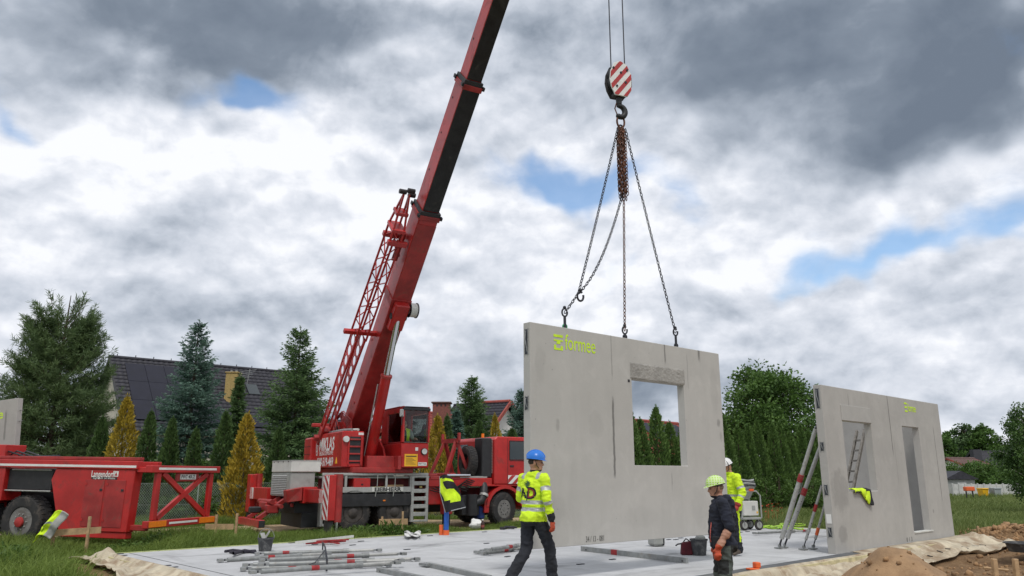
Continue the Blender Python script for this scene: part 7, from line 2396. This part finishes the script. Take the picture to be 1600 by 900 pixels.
# red roofed house behind the operator cab
R0 = A(628, 640, 50); R1 = A(686, 634, 54); R1.z = R0.z
h2, hi2, d2, o2 = house('red tiled house with a brick chimney behind the crane operator cab', R0, R1 + (R1 - R0), (.5, -.85, 0), 3.2, 4.0, TILER, WALLC)
cp_ = A(690, 650, 47)
MB(hi2).box(cp_.x - .52, cp_.x + .52, cp_.y - .4, cp_.y + .4, cp_.z - 2.8, A(690, 631, 47).z, .02).build('chimney', BRICKR, h2)
MB(hi2).box(cp_.x - .60, cp_.x + .60, cp_.y - .48, cp_.y + .48, A(690, 631, 47).z + .002, A(690, 628.5, 47).z, .02).build('chimney_cap', TILEB, h2)
for q in (-.25, .0, .25): MB(hi2).box(cp_.x + q - .05, cp_.x + q + .05, cp_.y - .404, cp_.y - .395, A(690, 636, 47).z, A(690, 632.5, 47).z).build('flue_opening', BLACK, h2)
# house with dark roof and red trim
R0 = A(742, 632, 56); R1 = A(797, 628, 54.5); R1.z = R0.z
h3, hi3, d3, o3 = house('house with dark roof and red verge behind the golden thuja', R0 - (R1 - R0) * .6, R1, (-.1, -1, 0), 2.9, 3.6, TILED, WALLW)
for e in (R1,):
    for sg in (1, -1): MB(hi3).bar(e + d3 * .1 + Vector((0, 0, .05)), e + d3 * .1 + o3 * sg * 3.6 + Vector((0, 0, -2.85)), .12, .22).build('red_verge', TILER, h3)
MB(hi3).tube([R0 + Vector((0, 0, .1)), R1 + Vector((0, 0, .1))], .13, 8).build('red_ridge', TILER, h3, 60)
# red roofed house seen through the window of the hanging panel
R0 = A(975, 656, 47); R1 = A(1036, 660, 50); R1.z = R0.z
h4, hi4, d4, o4 = house('red tiled house with solar panels seen through the hanging panel window', R0 - (R1 - R0) * .3, R1 + (R1 - R0) * .4, (.55, -.8, 0), 3.6, 4.6, TILER, WALLC)
sd_ = (o4 * 4.6 + Vector((0, 0, -3.6))).normalized(); nr_ = d4.cross(sd_); nr_ = nr_ if nr_.z > 0 else -nr_
rM = Matrix((d4, sd_, nr_)).transposed().to_4x4(); rM.translation = R0 - (R1 - R0) * .3
for i in range(4): MB(hi4 @ rM).box(2.2 + i * 1.08, 2.2 + i * 1.08 + 1.04, .3, 1.95, .09, .125, .006).build('solar_panel', SOLAR, h4)
# far houses on the right
R0 = A(1478, 716, 88); R1 = A(1521, 715, 90); R1.z = R0.z
h5, *_ = house('far low house with brown red roof right of the standing panel', R0, R1, (-.1, -1, 0), 1.5, 4.0, TILEB, WALLW)
R0 = A(1516, 706, 97); R1 = A(1560, 706, 97); R1.z = R0.z
h6, hi6, d6, o6 = house('far house with dark grey roof and chimney beyond the meadow', R0, R1 + (R1 - R0) * .5, (0, -1, 0), 2.3, 4.5, TILED, WALLW)
q = A(1524, 704, 95); MB(hi6).box(q.x - .5, q.x + .5, q.y - .4, q.y + .4, q.z - 1.5, q.z + .1, .02).build('chimney', BRICKD, h6)
sh_ = empty('garden_shed', foot(1491, 63), 'small grey garden shed beside the right edge of the standing panel', 'shed'); 
MB().box(-1.2, 1.0, -1, 1, -.1, 1.3, .02).build('wall', GREYBOX, sh_)
MB().prism([(-1.45, 1.3), (1.25, 1.3), (-.1, 1.95)], -1.2, 1.2, 'xz').build('roof', TILED, sh_)
MB().box(-.4, .3, -1.03, -1.001, 0, 1.1, .01).build('door', FENCEC, sh_)

# bins and sign in the meadow
def bin_(label, px, Y, w_, h, m):
    o = empty('waste_bin', foot(px, Y), label, 'bin', 'bins in the meadow')
    MB().hexa([(-w_ * .42, -.3, .08), (w_ * .42, -.3, .08), (w_ * .42, .3, .08), (-w_ * .42, .3, .08), (-w_ / 2, -.36, h), (w_ / 2, -.36, h), (w_ / 2, .36, h), (-w_ / 2, .36, h)]).build('bin_body', m, o, bevel=.02)
    MB().box(-w_ / 2 - .02, w_ / 2 + .02, -.4, .4, h + .002, h + .09, .03).build('lid', m, o)
    for s_ in (-1, 1): MB().lathe([(0, -.04), (.11, -.04), (.11, .04), (0, .04)], 12, 'x', (s_ * w_ * .4, .3, .11)).build('bin_wheel', PLASTB, o, 40)
    return o
bin_('yellow wheeled bin in the meadow before the pale fence', 1532, 56, .42, .62, mat('yellow bin plastic', (.75, .42, .01), .5))
bin_('grey wheeled bin right of the yellow bin in the meadow', 1551, 56, .50, .62, mat('grey bin plastic', (.33, .36, .37), .5))
o = empty('orange_box', foot(1511, 54), 'orange box on short legs left of the yellow bin in the meadow', 'box')
MB().box(-.3, .3, -.2, .2, .50, .78, .03).build('box_body', ORANGE, o)
for x in (-.22, .22): MB().box(x - .03, x + .03, -.03, .03, -.05, .5).build('leg', BLACK, o)

# ------------------------------------------------------------------ grass
def blades(name, label, x, y, hgt, wid_, leaf, bend=.5, z0=None):
    n = len(x)
    z = ground_z(x, y) if z0 is None else z0
    B = np.stack([x, y, z - .02], 1)
    a = rng.uniform(0, 2 * math.pi, n); s = np.stack([np.cos(a), np.sin(a), np.zeros(n)], 1) * (wid_ / 2)[:, None]
    l = rng.normal(size=(n, 2)) * bend + np.array([.22, .0]); lean = np.stack([l[:, 0], l[:, 1], np.zeros(n)], 1) * hgt[:, None]
    up = np.zeros((n, 3)); up[:, 2] = hgt
    m = B + lean * .28 + up * .55
    tip = B + lean + up * (1 - .25 * np.minimum(1, np.linalg.norm(l, axis=1)))[:, None]
    V = np.stack([B - s, B + s, m + s * .75, tip, m - s * .75], 1).reshape(-1, 3)
    q = np.arange(n)[:, None] * 5
    me = bpy.data.meshes.new(name)
    F4 = q + np.array([0, 1, 2, 4]); F3 = q + np.array([4, 2, 3])
    # as triangles only
    F = np.concatenate([q + np.array([0, 1, 2]), q + np.array([0, 2, 4]), F3])
    rnd = np.clip(.15 + .55 * vnoise(x, y, 1.1, 31) + rng.uniform(-.3, .3, n), 0, 1)
    me = np_mesh(name, V, F, {'rnd': np.repeat(rnd, 5)})
    o = link(name, me, leaf); tag(o, label, kind='stuff')
    return o


def scatter(n, box, keep):
    x, y = rng.uniform(box[0], box[1], n), rng.uniform(box[2], box[3], n)
    inview = np.abs(x) < .80 * y + 3
    k = inview & keep(x, y)
    return x[k], y[k]


def off_slab(x, y, m=.06):
    dxx, dyy = x - RP0.x, y - RP0.y
    sx, sy = dxx * E1.x + dyy * E1.y, dxx * E2.x + dyy * E2.y
    return ~((sx > SX0 - m) & (sx < SX1 + m) & (sy > SY0 - m) & (sy < SY1 + m))


def off_sheets(x, y):
    dxx, dyy = x - RP0.x, y - RP0.y
    sx, sy = dxx * E1.x + dyy * E1.y, dxx * E2.x + dyy * E2.y
    return ~((sx > SX0 - 1.05) & (sx < SX0 + .1) & (sy < SY1 + .1)) & ~((sy < .1) & (sy > -1.6) & (sx > -7) & (sx < RPLEN + .8))


keep_g = lambda x, y: off_slab(x, y) & off_sheets(x, y) & (dirt_mask(x, y) + rng.uniform(-.3, .3, len(x)) < .42)
x, y = scatter(260000, (-17, 6, 11.5, 30), keep_g)
tall = vnoise(x, y, .7, 33)
h = (.12 + .40 * tall ** 1.2) * rng.uniform(.6, 1.25, len(x))
h = h * np.where((y > 19.5) & (x > -7) & (x < 3), .55, 1.0)
blades('grass', 'long green grass around the slab, the trailer and the crane', x, y, h, rng.uniform(.012, .022, len(x)), L_GRASS)
x, y = scatter(60000, (-13, -1, 5, 12), keep_g)
h = (.08 + .22 * vnoise(x, y, .7, 33) ** 1.2) * rng.uniform(.6, 1.25, len(x))
blades('foreground_grass', 'shorter green grass in front of the left side of the slab', x, y, h, rng.uniform(.010, .018, len(x)), L_GRASS)
x, y = scatter(170000, (4, 44, 17, 62), lambda x, y: keep_g(x, y) & (rng.random(len(x)) < np.clip(30 / y, .35, 1)))
h = (.12 + .40 * vnoise(x, y, .35, 34) ** 1.2) * rng.uniform(.6, 1.25, len(x))
blades('meadow_grass', 'tall meadow grass behind and right of the slab', x, y, h, rng.uniform(.016, .034, len(x)) * np.clip(y / 25, 1, 2), L_DRY, .4)
# poppies in the meadow strip
POPPY = mat('poppy red', (.55, .05, .02), .6)
ps = MB()
for k in range(12):
    p_ = foot(random.uniform(1183, 1225), random.uniform(27, 31)); zt = p_.z + random.uniform(.35, .6)
    for j in range(4):
        a = j * 1.57 + random.random(); ps.add([(p_.x, p_.y, zt), (p_.x + .05 * math.cos(a - .5), p_.y + .05 * math.sin(a - .5), zt + .04), (p_.x + .05 * math.cos(a + .5), p_.y + .05 * math.sin(a + .5), zt + .04)], [(0, 1, 2)])
    ps.add([(p_.x - .006, p_.y, p_.z), (p_.x + .006, p_.y, p_.z), (p_.x, p_.y, zt)], [(0, 1, 2)])
tag(ps.build('poppies', POPPY, fixn=False), 'scattered red poppies in the meadow behind the tilted props', kind='stuff')
# leafy weeds: one clump each
wm_ = []
for sd in range(4):
    g = np.random.default_rng(100 + sd); n = 240
    a = g.uniform(0, 6.28, n); rr_ = g.random(n) ** .6 * .42; zz_ = g.random(n) ** .8 * .42 * (1 - .5 * rr_ / .42)
    C = np.stack([np.cos(a) * rr_, np.sin(a) * rr_, zz_], 1); D = np.stack([np.cos(a) * .8, np.sin(a) * .8, np.full(n, .5)], 1) + g.normal(size=(n, 3)) * .4
    wm_.append(foliage_mesh('foliage', [leaves(C, D, g.uniform(.08, .2, n), g.uniform(.03, .06, n), np.clip(g.uniform(.1, .9, n), 0, 1))]))
W_POS = [(548, 22.6, 'by the near outrigger jack of the crane'), (566, 22.2, 'in front of the rearmost crane wheel'), (584, 22.0, 'left of the batter board at the crane wheel'), (604, 21.5, 'below the batter board at the crane wheel'), (622, 21.6, 'right below the batter board at the crane wheel'), (648, 21.9, 'under the step ladder of the crane'), (520, 21.2, 'left of the near outrigger jack'), (575, 21.3, 'at the grass edge behind the red rods'),
         (20, 14.2, 'at the left bottom corner of the picture'), (48, 13.8, 'second from the left bottom corner'), (8, 13.4, 'cut by the left bottom corner'), (70, 14.6, 'left of the crumpled membrane sheet'), (30, 15.0, 'behind the left bottom corner weeds'), (215, 17.4, 'in front of the trailer side doors'), (262, 18.3, 'behind the back left slab corner')]
for k, (px, Y, lab) in enumerate(W_POS):
    p_ = foot(px, Y)
    o = empty('weed_clump', Matrix.Translation(p_) @ Matrix.Rotation(k, 4, 'Z') @ Matrix.Diagonal((random.uniform(.7, 1.15),) * 2 + (random.uniform(.6, 1.0), 1)), 'leafy green weed clump ' + lab, 'weed', 'weed clumps in the grass')
    link('foliage', wm_[k % 4], L_BUSH, o)
